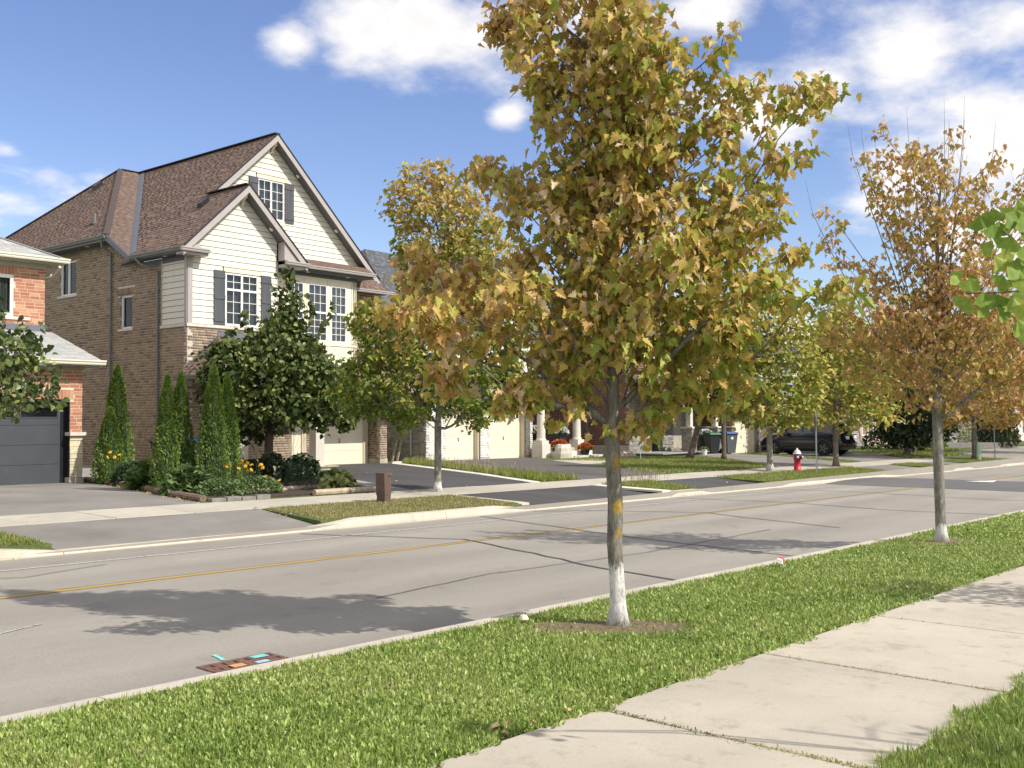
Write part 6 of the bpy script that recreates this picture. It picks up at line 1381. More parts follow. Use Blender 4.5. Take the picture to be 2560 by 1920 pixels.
def field(name, label, poly, n, tpl, length, width, tilt, mat_, seed, dens=None, jag=.0, off=0.0, cat='grass', keep=None):
    r = np.random.default_rng(seed); P_ = np.array(poly); x0, y0 = P_.min(0); x1, y1 = P_.max(0); xs, ys = [], []
    c = 0
    while c < n:
        x = r.uniform(x0, x1, n*2); y = r.uniform(y0, y1, n*2); ok = inside(poly, x, y)
        if dens is not None: ok &= r.uniform(0, 1, len(x)) < dens(x, y)
        if keep is not None: ok &= keep(x, y)
        xs.append(x[ok]); ys.append(y[ok]); c += ok.sum()
        if len(xs) > 60: break
    x = np.concatenate(xs)[:n]; y = np.concatenate(ys)[:n]; z = np.interp(y, TT, HH)+GRD*np.clip(x, -20, 90)+off
    V, F = blades(tpl, np.stack([x, y, z], 1), length, width, tilt, seed); return tag(fast(name, V, F, mat_), label, cat, kind='stuff')
wob = lambda x: .035*np.sin(x*5.1)+.03*np.sin(x*12.7+1)+.02*np.sin(x*29)
dirt = lambda x, y: (1.25*np.exp(-((((x-6.68)*.666-(y-4.95)*.746)/.62)**4)-((((x-6.68)*.746+(y-4.95)*.666)/.26)**4))+.8*np.exp(-((x-14.7)/.5)**2-((y-5.1)/.25)**2))
near_d = lambda x, y: np.clip(1.35/(np.hypot(x, y)/4.2)**1.6, .05, 1)*(1-np.clip(dirt(x, y)*1.25, 0, .97))
edge_near = lambda x, y: (y > 3.55+wob(x))&(y < 5.83+.02*np.sin(x*9))
B_ = [(1.2,3.5),(16,3.5),(16,6.0),(1.2,6.0)]
tag(sheet('bare_earth', [(6.0,5.45),(6.1,5.1),(6.5,4.7),(6.9,4.3),(7.3,4.25),(7.4,4.55),(7.15,4.95),(6.7,5.4),(6.3,5.7)], 'dirt', .006, skirt=0), kind='structure')
tag(sheet('bare_earth', [(14.2,5.0),(14.5,4.85),(15.0,4.9),(15.2,5.1),(14.8,5.35),(14.3,5.3)], 'dirt', .006, skirt=0), kind='structure')
field('lawn_weeds', 'broad leaved weeds and clover in the near boulevard grass', B_, 105000, WL, .043, .019, .72, 'weed', 61, near_d, keep=edge_near)
field('lawn_grass', 'green grass of the near boulevard', B_, 110000, BL, .050, .0048, .5, 'grass', 62, near_d, keep=edge_near)
B2 = [(15.5,3.5),(44,3.5),(44,6.0),(15.5,6.0)]
field('lawn_grass', 'grass of the near boulevard further along the street', B2, 60000, WL, .06, .03, .7, 'weed', 63, lambda x, y: np.clip(1.3/(x/16)**1.6, .05, 1), keep=edge_near)
field('lawn_grass', 'grass right of the near sidewalk in the lower right corner', [(3.2,.4),(9.5,.4),(9.5,2.05),(3.2,2.05)], 85000, BL, .065, .005, .5, 'grass', 64, lambda x, y: np.clip(1.2/(np.hypot(x, y)/4.2)**1.6, .05, 1), keep=lambda x, y: y < 1.985+wob(x+3))
field('lawn_weeds', 'weeds in the grass of the lower right corner', [(3.2,.4),(9.5,.4),(9.5,2.05),(3.2,2.05)], 4000, WL, .06, .028, .6, 'weed', 65, keep=lambda x, y: y < 1.97+wob(x+3))
field('lawn_grass', 'sparse weeds growing over the bare earth around the near tree', [(5.7,4.4),(7.4,4.4),(7.4,5.6),(5.7,5.6)], 1500, BL, .04, .007, .7, 'dry_grass', 66)
# weeds in the sidewalk joints
jw = []
r_ = np.random.default_rng(67)
for s0, n, w in ((4.70,2600,.022),(6.62,420,.008),(8.54,90,.006),(10.46,500,.016)):
    t_ = r_.uniform(2.0, 3.55, n); jw.append(np.stack([s0+r_.normal(0, w, n), t_, GRD*s0+np.interp(t_, TT, HH)+.0+0*t_], 1))
P_ = np.concatenate(jw); V, F = blades(WL, P_, .026, .010, .8, 67); tag(fast('joint_weeds', V, F, 'dry_grass'), 'dry green weeds growing along the sidewalk joints', 'weeds', kind='stuff')
# far boulevard strips and lawns
L1 = [(11.2,14.35),(16.2,14.35),(16.7,16.75),(11.7,16.75)]; far_keep = None
strips = [(L1, 26000, 'dry_grass', .05), ([(22.0,14.35),(23.2,14.35),(24.5,16.75),(22.3,16.75)], 7000, 'far_grass', .10), ([(27.3,14.35),(36.2,14.35),(37.9,16.75),(28.1,16.75)], 20000, 'far_grass', .08), ([(41.3,14.35),(43.7,14.35),(43.9,16.75),(41.7,16.75)], 3500, 'far_grass', .08), ([(47,14.35),(52.5,14.35),(53.2,16.7),(47.3,16.75)], 6000, 'far_grass', .09), ([(3.5,14.35),(6.42,14.35),(6.5,16.75),(3.5,16.75)], 7000, 'far_grass', .07)]
for i, (po, n, mt, ln) in enumerate(strips): field('lawn_grass', 'grass strip on the far boulevard, number of blades beyond counting', po, n, BL, ln, .012, .4, mt, 70+i)
for o in [x for x in COL.objects if x.get('label') == 'grass strip on the far boulevard, number of blades beyond counting']: pass
labs = ['dry short grass around the brown utility box', 'grass wedge between the two dark drive aprons', 'grass strip under the red hydrant and the diamond sign', 'small grass strip between two far drive aprons', 'grass at the corner of the side street', 'small lawn patch at the left edge beyond the road']
for o, l in zip([x for x in COL.objects if x.get('label') == 'grass strip on the far boulevard, number of blades beyond counting'], labs): o['label'] = l
field('lawn_grass', 'long grass strip between the two front drives, gone to seed', [(21.9,18.45),(23.5,18.45),(24.8,22.5),(29.3,31.3),(28.9,31.8),(27.3,29.9),(25.2,25.4),(22.8,20.5)], 16000, BL, .20, .016, .35, 'far_grass', 81)
field('lawn_grass', 'shaded front lawn with the leaning tree', [(28.2,18.45),(35.5,18.45),(41.3,23.9),(42.0,27.9),(40,29.6),(34.4,28.0),(35.3,25.8),(33.0,24.7),(31.9,23.9),(29.5,20.6)], 26000, BL, .09, .018, .4, 'far_grass', 82)
field('lawn_grass', 'narrow lawn strip between the far drives, before the black car', [(41.9,18.45),(42.9,18.45),(46.1,22.2),(49.8,27.6),(49.2,27.6),(44.7,21.5)], 6000, BL, .09, .018, .4, 'far_grass', 83)
field('lawn_grass', 'corner lawn behind the parked van', [(49,18.45),(57,18.6),(61.5,21.2),(70,22.5),(72,28),(60,27),(57,23),(53.4,21.8)], 9000, BL, .12, .03, .4, 'far_grass', 84)
# leaf litter
litter_mat = leaf_mat('dry_leaf_litter', [(0,(.34,.20,.10)),(.5,(.50,.36,.20)),(1,(.60,.48,.28))], trans=.1)
M_['litter'] = litter_mat
r_ = np.random.default_rng(90); lp = []
def lit(n, pts, w, size=.06, tpl=SL):
    for a, b in zip(pts, pts[1:]):
        f = r_.uniform(0, 1, n); x = a[0]+(b[0]-a[0])*f+r_.normal(0, w, n); y = a[1]+(b[1]-a[1])*f+r_.normal(0, w, n); lp.append(np.stack([x, y, np.interp(y, TT, HH)+GRD*x+.022+0*x], 1))
lit(60, [(12.6,25.0),(11.75,21.0),(11.35,18.6)], .10); lit(14, [(11.3,16.7),(16.5,16.7)], .12); lit(16, [(11.1,15.2),(11.6,16.7)], .12); lit(14, [(18.5,20),(24,29)], .8); lit(16, [(22.6,20),(27,29)], .25); lit(12, [(24,15),(36,15.2)], .5); lit(14, [(5.8,14.6),(6.4,16)], .3)
V, F, _ = scatter(SL, np.concatenate(lp), .055, down=.02, flat=.25, seed=91); tag(fast('fallen_leaves', V, F, 'litter'), 'dry fallen leaves along the far drives and bed edge', 'leaves', kind='stuff')
nl = [(4.05,3.70,.07),(4.22,3.66,.05),(4.14,3.74,.06),(4.5,3.62,.05),(3.95,3.62,.05),(5.3,3.62,.04)]
for i, (x, y, s_) in enumerate(nl):
    me = bpy.data.meshes.new('fallen_leaf'); v0 = SL[0].copy(); v0[:,2] *= 3; me.from_pydata([tuple(q*s_) for q in v0], [], [tuple(int(k) for k in f) for f in SL[1]]); me.materials.append(M_['litter']); ob = bpy.data.objects.new('fallen_leaf', me); COL.objects.link(ob); ob.location = (x, y, gz(x,y)+.03); ob.rotation_euler = (R.uniform(-.4,.4), R.uniform(-.4,.4), R.uniform(0,6))
    tag(ob, 'small dry leaf on the turf edge of the near sidewalk', 'leaf', 'dry leaves at the near sidewalk edge')
M_['paper'] = plain('white_paper', (.8,.75,.72), .6, 0); M_['red'] = plain('red_print', (.65,.05,.05), .5, 0)
lt = thing('paper_wrapper', 'crumpled red and white wrapper lying on the near grass', 'litter', (10.85,5.62, gz(10.85,5.62)+.05), .4)
m = MB(); m.hexa([(-.05,-.03,0),(.05,-.04,.01),(.06,.03,.0),(-.05,.03,.02),(-.04,-.02,.05),(.05,-.03,.06),(.05,.02,.07),(-.05,.03,.06)]); m.build('wrapper', 'paper', lt); m = MB(); m.hexa([(-.01,-.042,0),(.052,-.045,.01),(.062,.033,.0),(.0,.033,.02),(-.0,-.03,.055),(.055,-.035,.065),(.055,.025,.075),(.0,.033,.065)]); m.build('print', 'red', lt)
st_ = MB(); st_.lathe([(.0,0),(.035,.005),(.045,.02),(.03,.045),(.005,.055)], 8); o = st_.build('stone', 'cream_stone'); o.location = (6.42,5.62, gz(6.42,5.62)+.02); tag(o, 'small tan stone on the bare earth left of the near tree', 'stone')

# ------------------------------------------------------------------ garden bed
tag(sheet('garden_bed', [(11.75,18.75),(16.4,18.85),(17.6,22.6),(18.0,27.5),(13.2,27.2),(12.95,25.1),(12.0,20.95)], 'soil', .05, skirt=.05), kind='structure')
M_['timber'] = plain('weathered_timber', (.20,.135,.095), .9, .35, 9, .6, sc3=(1,1,1)); M_['timber_pale'] = plain('pale_timber', (.42,.33,.24), .9, .3, 9, .5)
M_['block'] = plain('edging_block', (.24,.22,.20), .9, .25, 9, .5)
eg = thing('bed_edging', 'brown timbers and grey blocks edging the garden bed', 'edging', (12, 20, 0))
def timber(a, b, m_='timber', w=.12, h=.13):
    q = MB(); za, zb = gz(*a)+.06, gz(*b)+.06; q.tube([(a[0]-12,a[1]-20,za),(b[0]-12,b[1]-20,zb)], .075, 8); q.build('timber', m_, eg)
for a, b in (((13.1,27.0),(12.92,25.1)),((12.9,25.0),(12.3,22.4)),((12.28,22.3),(11.9,20.7)),((11.88,20.6),(11.62,18.85))): timber(a, b)
timber((14.3,18.68), (16.6,18.75), 'timber_pale'); timber((13.3,19.9), (16.5,20.0), 'timber_pale')
for i in range(4):
    q = MB(); x = -.33+i*.36; c = [(x,-1.40),(x+.33,-1.40),(x+.33,-1.22),(x,-1.22)]; z = gs(12+x)+.2; q.box(c[0][0], c[1][0], c[0][1], c[2][1], z-.05, z+.07+.02*(i % 2)); q.build('edging_block', 'block', eg)
pg = 'planted clumps in the garden bed'
def clump(name, label, loc, w, h, n, lm, tpl, lsz, seed, down=-.1, cat='plant', shape='dome', dirw=1.0):
    z = gz(*loc)+.05; t = thing(name, label, cat, (loc[0], loc[1], z)); r = np.random.default_rng(seed); u = r.normal(0, 1, (n,3)); u /= np.linalg.norm(u, axis=1)[:,None]; u[:,2] = np.abs(u[:,2]); q = r.uniform(.55, 1, n)**.5
    pos = u*q[:,None]*np.array([w, w, h]); V, F, _ = scatter(tpl, pos, lsz, dirs=u*dirw, down=down, seed=seed); tag(fast('foliage', V, F, lm, t), kind='stuff')
    m = MB(); 
    for k in range(6): a = k*1.05; m.tube([(0,0,-.05),(w*.5*math.cos(a), w*.5*math.sin(a), h*.7)], [.008,.004], 4)
    m.build('stem', 'dark_leaf', t); return t
M_['hosta'] = leaf_mat('hosta_leaf', [(0,(.07,.13,.03)),(.6,(.13,.20,.05)),(1,(.28,.30,.10))], clump=2, trans=.2); M_['hosta_y'] = leaf_mat('variegated_hosta_leaf', [(0,(.12,.20,.05)),(.4,(.34,.38,.14)),(1,(.52,.50,.22))], clump=3, trans=.2)
M_['aster'] = leaf_mat('low_cover_leaf', [(0,(.07,.12,.04)),(.6,(.12,.19,.06)),(1,(.20,.27,.10))], clump=3, trans=.2)
M_['petal_yellow'] = plain('yellow_petal', (.75,.42,.02), .6, .1, 20); M_['petal_orange'] = plain('orange_petal', (.62,.13,.02), .6, .25, 30); M_['petal_white'] = plain('white_petal', (.80,.80,.78), .6, .05, 20); M_['seed'] = plain('flower_centre', (.04,.02,.01), .8, 0)
clump('boxwood', 'round dark boxwood ball in front of the linden trunk', (15.0,20.15), .38, .62, 1500, 'dark_leaf', SL, .035, 101)
clump('hosta', 'variegated yellow green hosta right of the boxwood', (15.55,19.55), .30, .30, 70, 'hosta_y', HL, .17, 102, down=.2)
clump('hosta', 'broad green hosta in the middle of the bed front', (16.0,20.1), .42, .36, 120, 'hosta', HL, .19, 103, down=.2)
clump('hosta', 'yellowing hosta at the right end of the garden bed', (16.55,20.6), .34, .32, 90, 'hosta_y', HL, .18, 104, down=.2)
clump('shrub', 'dark leafy shrub left of the linden trunk', (16.0,22.7), .5, .75, 700, 'dark_leaf', HL, .09, 105)
clump('shrub', 'dark leafy shrub right of the linden trunk', (17.1,22.9), .55, .70, 800, 'dark_leaf', HL, .09, 106)
clump('shrub', 'low shrub beside the right porch column', (17.7,24.0), .5, .55, 600, 'aster', HL, .08, 107)
clump('shrub', 'round pale green hydrangea shrub between cedars and linden', (14.9,22.6), .42, .62, 260, 'hosta', HL, .13, 108)
clump('ground_cover', 'low green perennials at the street corner of the bed', (12.6,19.7), .62, .33, 1500, 'aster', SL, .065, 109)
clump('ground_cover', 'low green perennials in front of the rightmost cedar', (13.5,19.75), .60, .36, 1500, 'aster', SL, .065, 110)
clump('ground_cover', 'grassy clump between the cedars near the timbers', (12.35,20.6), .40, .40, 700, 'aster', BL, .30, 111)
clump('ground_cover', 'grassy plants along the left timbers of the bed', (12.7,22.8), .45, .42, 800, 'hosta', BL, .30, 112)
clump('shrub', 'dark shrub at the foot of the leftmost cedar', (13.1,24.6), .45, .55, 800, 'dark_leaf', HL, .07, 113)
clump('shrub', 'broad leaved upright plant beside the black bin', (13.9,24.4), .35, .80, 90, 'hosta', SL, .28, 114, down=-.5)
clump('shrub', 'dark green filler shrub behind the middle cedars', (13.9,22.9), .6, .6, 900, 'dark_leaf', HL, .08, 115)
clump('shrub', 'small dark shrub by the left porch column', (16.9,24.9), .4, .5, 500, 'dark_leaf', HL, .08, 116)
def daisies(label, loc, w, h, nf, seed, pm='petal_yellow', fs=.045, stems='aster', cat='flowers', ctr='seed'):
    z = gz(*loc)+.05; t = thing('flower_clump', label, cat, (loc[0], loc[1], z)); r = random.Random(seed); s = MB()
    pet = MB(); pet_me = None
    for k in range(10):
        a = 2*math.pi*k/10; d = (math.cos(a), math.sin(a)); n_ = (-d[1], d[0])
        pet.face([(d[0]*.25-n_[0]*.12, d[1]*.25-n_[1]*.12, 0), (d[0]*.25+n_[0]*.12, d[1]*.25+n_[1]*.12, 0), (d[0]*.9+n_[0]*.17, d[1]*.9+n_[1]*.17, -.12), (d[0]*1.05, d[1]*1.05, -.2), (d[0]*.9-n_[0]*.17, d[1]*.9-n_[1]*.17, -.12)])
    pme = bpy.data.meshes.new('flower'); pet.face([(.28*math.cos(q), .28*math.sin(q), .12) for q in [i*math.pi/3 for i in range(6)]]); pme.from_pydata(pet.v, [], pet.f); pme.update(); pme.materials.append(M_[pm]); pme.materials.append(M_[ctr]); pme.polygons[len(pme.polygons)-1].material_index = 1
    for i in range(nf):
        a = r.uniform(0, 6.28); q = w*math.sqrt(r.random()); x, y = q*math.cos(a), q*math.sin(a); hh = h*r.uniform(.75, 1.1); s.tube([(x*.6,y*.6,0),(x,y,hh)], [.004,.003], 4, cap=False)
        o = bpy.data.objects.new('flower', pme); COL.objects.link(o); o.parent = t; o.location = (x, y, hh); o.scale = (fs,)*3; o.rotation_euler = (r.uniform(-.2,.9), r.uniform(-.6,.6), r.uniform(0,6)); o.rotation_euler.x += .5*(1 if True else 0)
    s.build('stem', stems, t); return t
daisies('yellow flower clump before the rightmost cedar in the bed', (13.6,20.35), .55, .62, 26, 1); daisies('few yellow flowers low in the front of the bed', (13.75,19.55), .2, .35, 5, 2); daisies('yellow flowers beside the leftmost cedar', (12.75,24.9), .3, .75, 7, 3)
# tall seed stalks
sk = thing('ornamental_grass', 'tall thin seed stalks behind the right shrub in the bed', 'plant', (17.3,23.6, gz(17.3,23.6)+.05)); m = MB(); rr = random.Random(8)
for k in range(11):
    a = rr.uniform(-.25, .55); m.tube([HR*0.05*k*.2, HR*a*.3+np.array([0,0,.8]), HR*a*.9+np.array([0,0,1.3]), HR*a*1.5+np.array([0,0,1.5+rr.uniform(-.2,.1)])], [.006,.005,.004,.003], 4); e = HR*a*1.5+np.array([0,0,1.45]); m.tube([e, e+HR*.05*np.sign(a)+np.array([0,0,-.03])], [.016,.004], 4)
m.build('stalk', 'timber_pale', sk)
# seed heads over the long grass
sg = MB(); rr = random.Random(12)
for k in range(170):
    f = rr.random(); x = 23.0+f*5.2+rr.gauss(0,.35); y = 20.8+f*9.0+rr.gauss(0,.3); z = gz(x,y); h = rr.uniform(.22,.42); dx = rr.uniform(-.1,.1); sg.tube([(x,y,z),(x+dx*.5,y,z+h*.7),(x+dx,y,z+h)], [.0035,.003,.009], 3, cap=False)
for k in range(60):
    x = 24.2+rr.gauss(0,.6); y = 16.7+rr.gauss(0,.15); z = gz(x,y); h = rr.uniform(.2,.42); dx = rr.uniform(-.1,.1); sg.tube([(x,y,z),(x+dx,y,z+h)], [.003,.008], 3, cap=False)
tag(sg.build('seed_heads', 'timber_pale'), 'thin dry grass seed heads between the front drives', 'grass', kind='stuff')

# ------------------------------------------------------------------ street furniture
M_['brown_metal'] = plain('brown_utility_paint', (.125,.075,.06), .55, .12, 6); M_['galv'] = plain('galvanised_steel', (.42,.43,.44), .45, .1, 12, metal=.6); M_['sign_back'] = plain('sign_back_aluminium', (.30,.31,.30), .5, .06, 5, metal=.5)
u = thing('utility_pedestal', 'brown metal utility pedestal leaning on the far boulevard grass', 'utility box', (14.3,16.35, gz(14.3,16.35)), .25); u.rotation_euler.y = -.04
m = MB(); m.box(-.11,.11,-.10,.10,-.05,.50); m.build('body', 'brown_metal', u); m = MB(); m.box(-.118,.118,-.108,.108,.17,.60); m.build('cover', 'brown_metal', u); m = MB(); m.box(-.12,.12,-.11,.11,.60,.622); m.build('lid', 'brown_metal', u)
m = MB(); m.tube([(.02,-.12,.55),(.09,-.12,.55)], .008, 6); m.build('latch', 'black', u)
hy = thing('fire_hydrant', 'red fire hydrant with white bonnet and blue ringed nozzle caps', 'hydrant', (33.6,16.7, gz(33.6,16.7)), .3)
M_['red_paint'] = plain('hydrant_red', (.50,.015,.025), .4, .08, 6); M_['hyd_white'] = plain('hydrant_white', (.75,.75,.72), .45, .06, 6); M_['hyd_blue'] = plain('hydrant_blue', (.02,.04,.20), .4, .1, 6)
m = MB(); m.lathe([(.15,0),(.15,.03),(.115,.035),(.11,.40),(.135,.42),(.135,.46),(.12,.47),(.12,.60)], 18); m.build('barrel', 'red_paint', hy, True)
m = MB(); m.lathe([(.145,.60),(.145,.625),(.125,.635),(.115,.68),(.08,.73),(.04,.755),(.028,.76),(.028,.80),(.012,.81)], 18); m.build('bonnet', 'hyd_white', hy, True)
hd_ = -HF
for (ax, lab) in ((np.array([-.95,-.25,0]),'left'),(np.array([.95,-.35,0]),'right'),(np.array([-.2,-1,0]),'front')):
    ax = ax/np.linalg.norm(ax); m = MB(); m.lathe([(.06,.08),(.06,.16)], 12, (0,0,.50), ax); m.build('nozzle', 'red_paint', hy, True); m = MB(); m.lathe([(.078,.15),(.078,.185),(.05,.19)], 12, (0,0,.50), ax); m.build('nozzle_cap', 'hyd_blue' if lab != 'right' else 'hyd_white', hy); m = MB(); m.lathe([(.045,.185),(.04,.2),(.018,.205),(.018,.235)], 8, (0,0,.50), ax); m.build('cap_nut', 'hyd_white', hy)
def sign(label, loc, h, diamond=True, rz=0.0, lean=0):
    t = thing('street_sign', label, 'sign', (loc[0], loc[1], gz(*loc)), rz); m = MB(); m.box(-.03,.03,-.025,-.005,-.2,h); m.box(-.03,-.024,-.025,.02,-.2,h); m.box(.024,.03,-.025,.02,-.2,h); m.build('post', 'galv', t)
    if diamond: m = MB(); s = .43; c = h-.42; m.prism([(-s,.022,c),(0,.022,c-s),(s,.022,c),(0,.022,c+s)], (0,.004,0)); m.build('sign_plate', 'sign_back', t)
    return t
rz_v = math.atan2(HF[1], HF[0])-math.pi/2
sign('grey back of a diamond road sign on a steel post beside the hydrant', (33.0,15.7), 2.12, True, 0.55)
sign('bare steel sign post at the corner of the side street', (51.2,15.5), 2.05, False, .4)
m = MB(); t = thing('marker_post', 'pale green marker post beside the corner maple', 'bollard', (50.4,15.95, gz(50.4,15.95))); m.lathe([(.10,-.1),(.10,.75),(.08,.80),(.0,.82)], 10); m.build('post', plain('pale_green_paint', (.42,.60,.45), .6, .1, 8), t)
# ------------------------------------------------------------------ bins
M_['bin_black'] = plain('bin_black_plastic', (.018,.02,.025), .45, .1, 5); M_['bin_grey'] = plain('bin_grey_plastic', (.10,.11,.12), .5, .1, 5); M_['blue_lid'] = plain('blue_lid', (.03,.08,.32), .4, .1, 5); M_['green_lid'] = plain('green_lid', (.03,.16,.07), .4, .1, 5)
def cart(label, loc, rz, body, lid, s=1.0, white=False):
    t = thing('wheeled_bin', label, 'bin', (loc[0], loc[1], gz(*loc)+.03), rz); t.scale = (s,s,s)
    m = MB(); m.hexa([(-.22,-.26,.04),(.22,-.26,.04),(.22,.22,.06),(-.22,.22,.06),(-.31,-.36,.98),(.31,-.36,.98),(.31,.36,.98),(-.31,.36,.98)]); m.box(-.33,.33,-.38,.38,.96,1.0); m.build('body', body, t)
    m = MB(); m.hexa([(-.34,-.42,1.0),(.34,-.42,1.0),(.34,.38,1.0),(-.34,.38,1.0),(-.30,-.36,1.07),(.30,-.36,1.07),(.28,.36,1.11),(-.28,.36,1.11)]); m.build('lid', lid, t)
    m = MB(); m.tube([(-.28,.44,1.0),(.28,.44,1.0)], .018, 6); m.tube([(-.28,.36,.98),(-.28,.44,1.0)], .018, 6); m.tube([(.28,.36,.98),(.28,.44,1.0)], .018, 6); m.build('handle', body, t)
    for x in (-.27,.27): m = MB(); m.lathe([(.125,-.03),(.125,.03)], 16, (x,.26,.125), (1,0,0)); m.build('wheel', 'black', t)
    if white: m = MB(); m.prism([(-.09,-.335,.78),(.0,-.325,.69),(.09,-.335,.78),(.0,-.345,.86)], (0,-.006,0)); m.build('sticker', 'white', t)
    return t
cart('black wheeled bin with grey lid beside the leftmost cedar', (16.55,28.9), .3, 'bin_black', 'bin_grey'); cart('black wheeled bin with blue lid behind the middle cedars', (17.35,29.3), .3, 'bin_black', 'blue_lid')
cart('dark wheeled bin with green lid left of the blue lidded bin', (47.5,28.4), -.5, 'bin_black', 'green_lid', 1.0); cart('grey wheeled bin with blue lid and white sticker beside the stone corner', (48.35,27.9), -.5, 'bin_grey', 'blue_lid', 1.05, True)
cart('blue lidded bin in front of the white house at the far right', (96.6,28.2), -.5, 'bin_grey', 'blue_lid'); cart('black bin beside the white house at the far right', (99.0,28.4), -.5, 'bin_black', 'bin_black')
# ------------------------------------------------------------------ pots and porch things at house B
def b_pt(u, v): a = .07; return (29.5+u*math.cos(a)-v*math.sin(a), 31.1+u*math.sin(a)+v*math.cos(a))
def potplant(label, loc, z, r0, h, pm, n, seed, w=None, tall=False, potm='bin_black'):
    t = thing('flower_pot', label, 'flower pot', (loc[0], loc[1], z)); m = MB()
    if tall: m.hexa([(-r0*.7,-r0*.7,0),(r0*.7,-r0*.7,0),(r0*.7,r0*.7,0),(-r0*.7,r0*.7,0),(-r0,-r0,h),(r0,-r0,h),(r0,r0,h),(-r0,r0,h)])
    else: m.lathe([(r0*.65,0),(r0*.95,h*.9),(r0,h*.9),(r0,h)], 16)
    m.build('pot', potm, t); r = np.random.default_rng(seed); w = w or r0*1.4; u = r.normal(0, 1, (n,3)); u /= np.linalg.norm(u, axis=1)[:,None]; u[:,2] = np.abs(u[:,2])*.9-.1
    pos = u*np.array([w,w,w*.85])+np.array([0,0,h]); V, F, _ = scatter(simple_leaf(.5), pos, .07, dirs=u*2, down=0, seed=seed); tag(fast('blossom', V, F, pm, t), kind='stuff')
    V, F, _ = scatter(SL, pos*np.array([.9,.9,.93]), .08, seed=seed+1); tag(fast('foliage', V, F, 'aster', t), kind='stuff'); m = MB(); m.lathe([(w*.7,h-.02),(w*.75,h+w*.3),(w*.4,h+w*.65)], 10); m.build('inner_foliage', 'dark_leaf', t); return t
zB = .42
potplant('tall black planter of white mums on the porch beside the wicker chair', b_pt(7.75,.1), zB, .26, .75, 'petal_white', 380, 1, .40, True); potplant('wide black planter of white mums right of the wicker chair', b_pt(9.35,-.1), zB, .30, .70, 'petal_white', 460, 2, .45, True)
potplant('orange mum in a dark pot on the left of the porch steps', b_pt(8.1,-1.0), .26, .24, .28, 'petal_orange', 480, 3, .38); potplant('orange mum in a dark pot on the right of the porch steps', b_pt(9.6,-1.45), .06, .24, .32, 'petal_orange', 420, 4, .34)
M_['wicker'] = plain('pale_wicker', (.60,.56,.50), .8, .12, 40, .5)
ch_ = thing('armchair', 'pale wicker armchair with white cushion on the porch', 'chair', (*b_pt(8.55,1.2), zB), .2)
m = MB(); m.box(-.38,.38,-.35,.35,.12,.36); m.build('seat', 'wicker', ch_); m = MB(); m.box(-.33,.33,-.33,.25,.36,.47); m.build('cushion', 'white', ch_); m = MB(); m.hexa([(-.38,.25,.3),(.38,.25,.3),(.38,.38,.3),(-.38,.38,.3),(-.36,.36,.98),(.36,.36,.98),(.36,.46,.96),(-.36,.46,.96)]); m.build('backrest', 'wicker', ch_)
for x in (-.42,.36): m = MB(); m.box(x,x+.08,-.36,.36,.12,.62); m.build('armrest', 'wicker', ch_)
for x in (-.34,.30):
    for y in (-.33,.30): m = MB(); m.box(x,x+.05,y,y+.05,0,.13); m.build('leg', 'wicker', ch_)
def boulder(name, label, loc, w, d, h, mt, seed, z=None, cat='boulder'):
    r = random.Random(seed); m = MB(); bm_ = [(-1,-1),(1,-1),(1,1),(-1,1)]; lv_ = [(0,1.0),(.35,1.06),(.75,.98),(1,.78)]; ring = []
    for zf, k in lv_:
        for i in range(10): a = 2*math.pi*i/10; q = (abs(math.cos(a))**3+abs(math.sin(a))**3)**(-1/3); m.v.append((w/2*q*k*math.cos(a)*r.uniform(.9,1.08), d/2*q*k*math.sin(a)*r.uniform(.9,1.08), zf*h*r.uniform(.95,1.04)))
    for l in range(3):
        for i in range(10): j = (i+1) % 10; m.f.append((l*10+i, l*10+j, l*10+10+j, l*10+10+i))
    m.f.append(tuple(30+i for i in range(10))); o = m.build(name, mt); o.location = (loc[0], loc[1], (gz(*loc) if z is None else z)); return tag(o, label, cat)
M_['rock'] = plain('armour_stone', (.55,.50,.42), .9, .25, 5, .9); M_['rock_tan'] = plain('tan_rock', (.36,.28,.23), .9, .25, 6, .8)
boulder('boulder', 'pale squared armour stone left of the porch steps', b_pt(7.55,-1.6), .9, .6, .62, 'rock', 1); boulder('boulder', 'brownish rock at the foot of the dark red brick wall', (38.5,27.6), 1.1, .7, .34, 'rock_tan', 2); boulder('boulder', 'smaller pale rock beside the brownish rock', (40.0,28.4), .7, .5, .22, 'rock', 3)
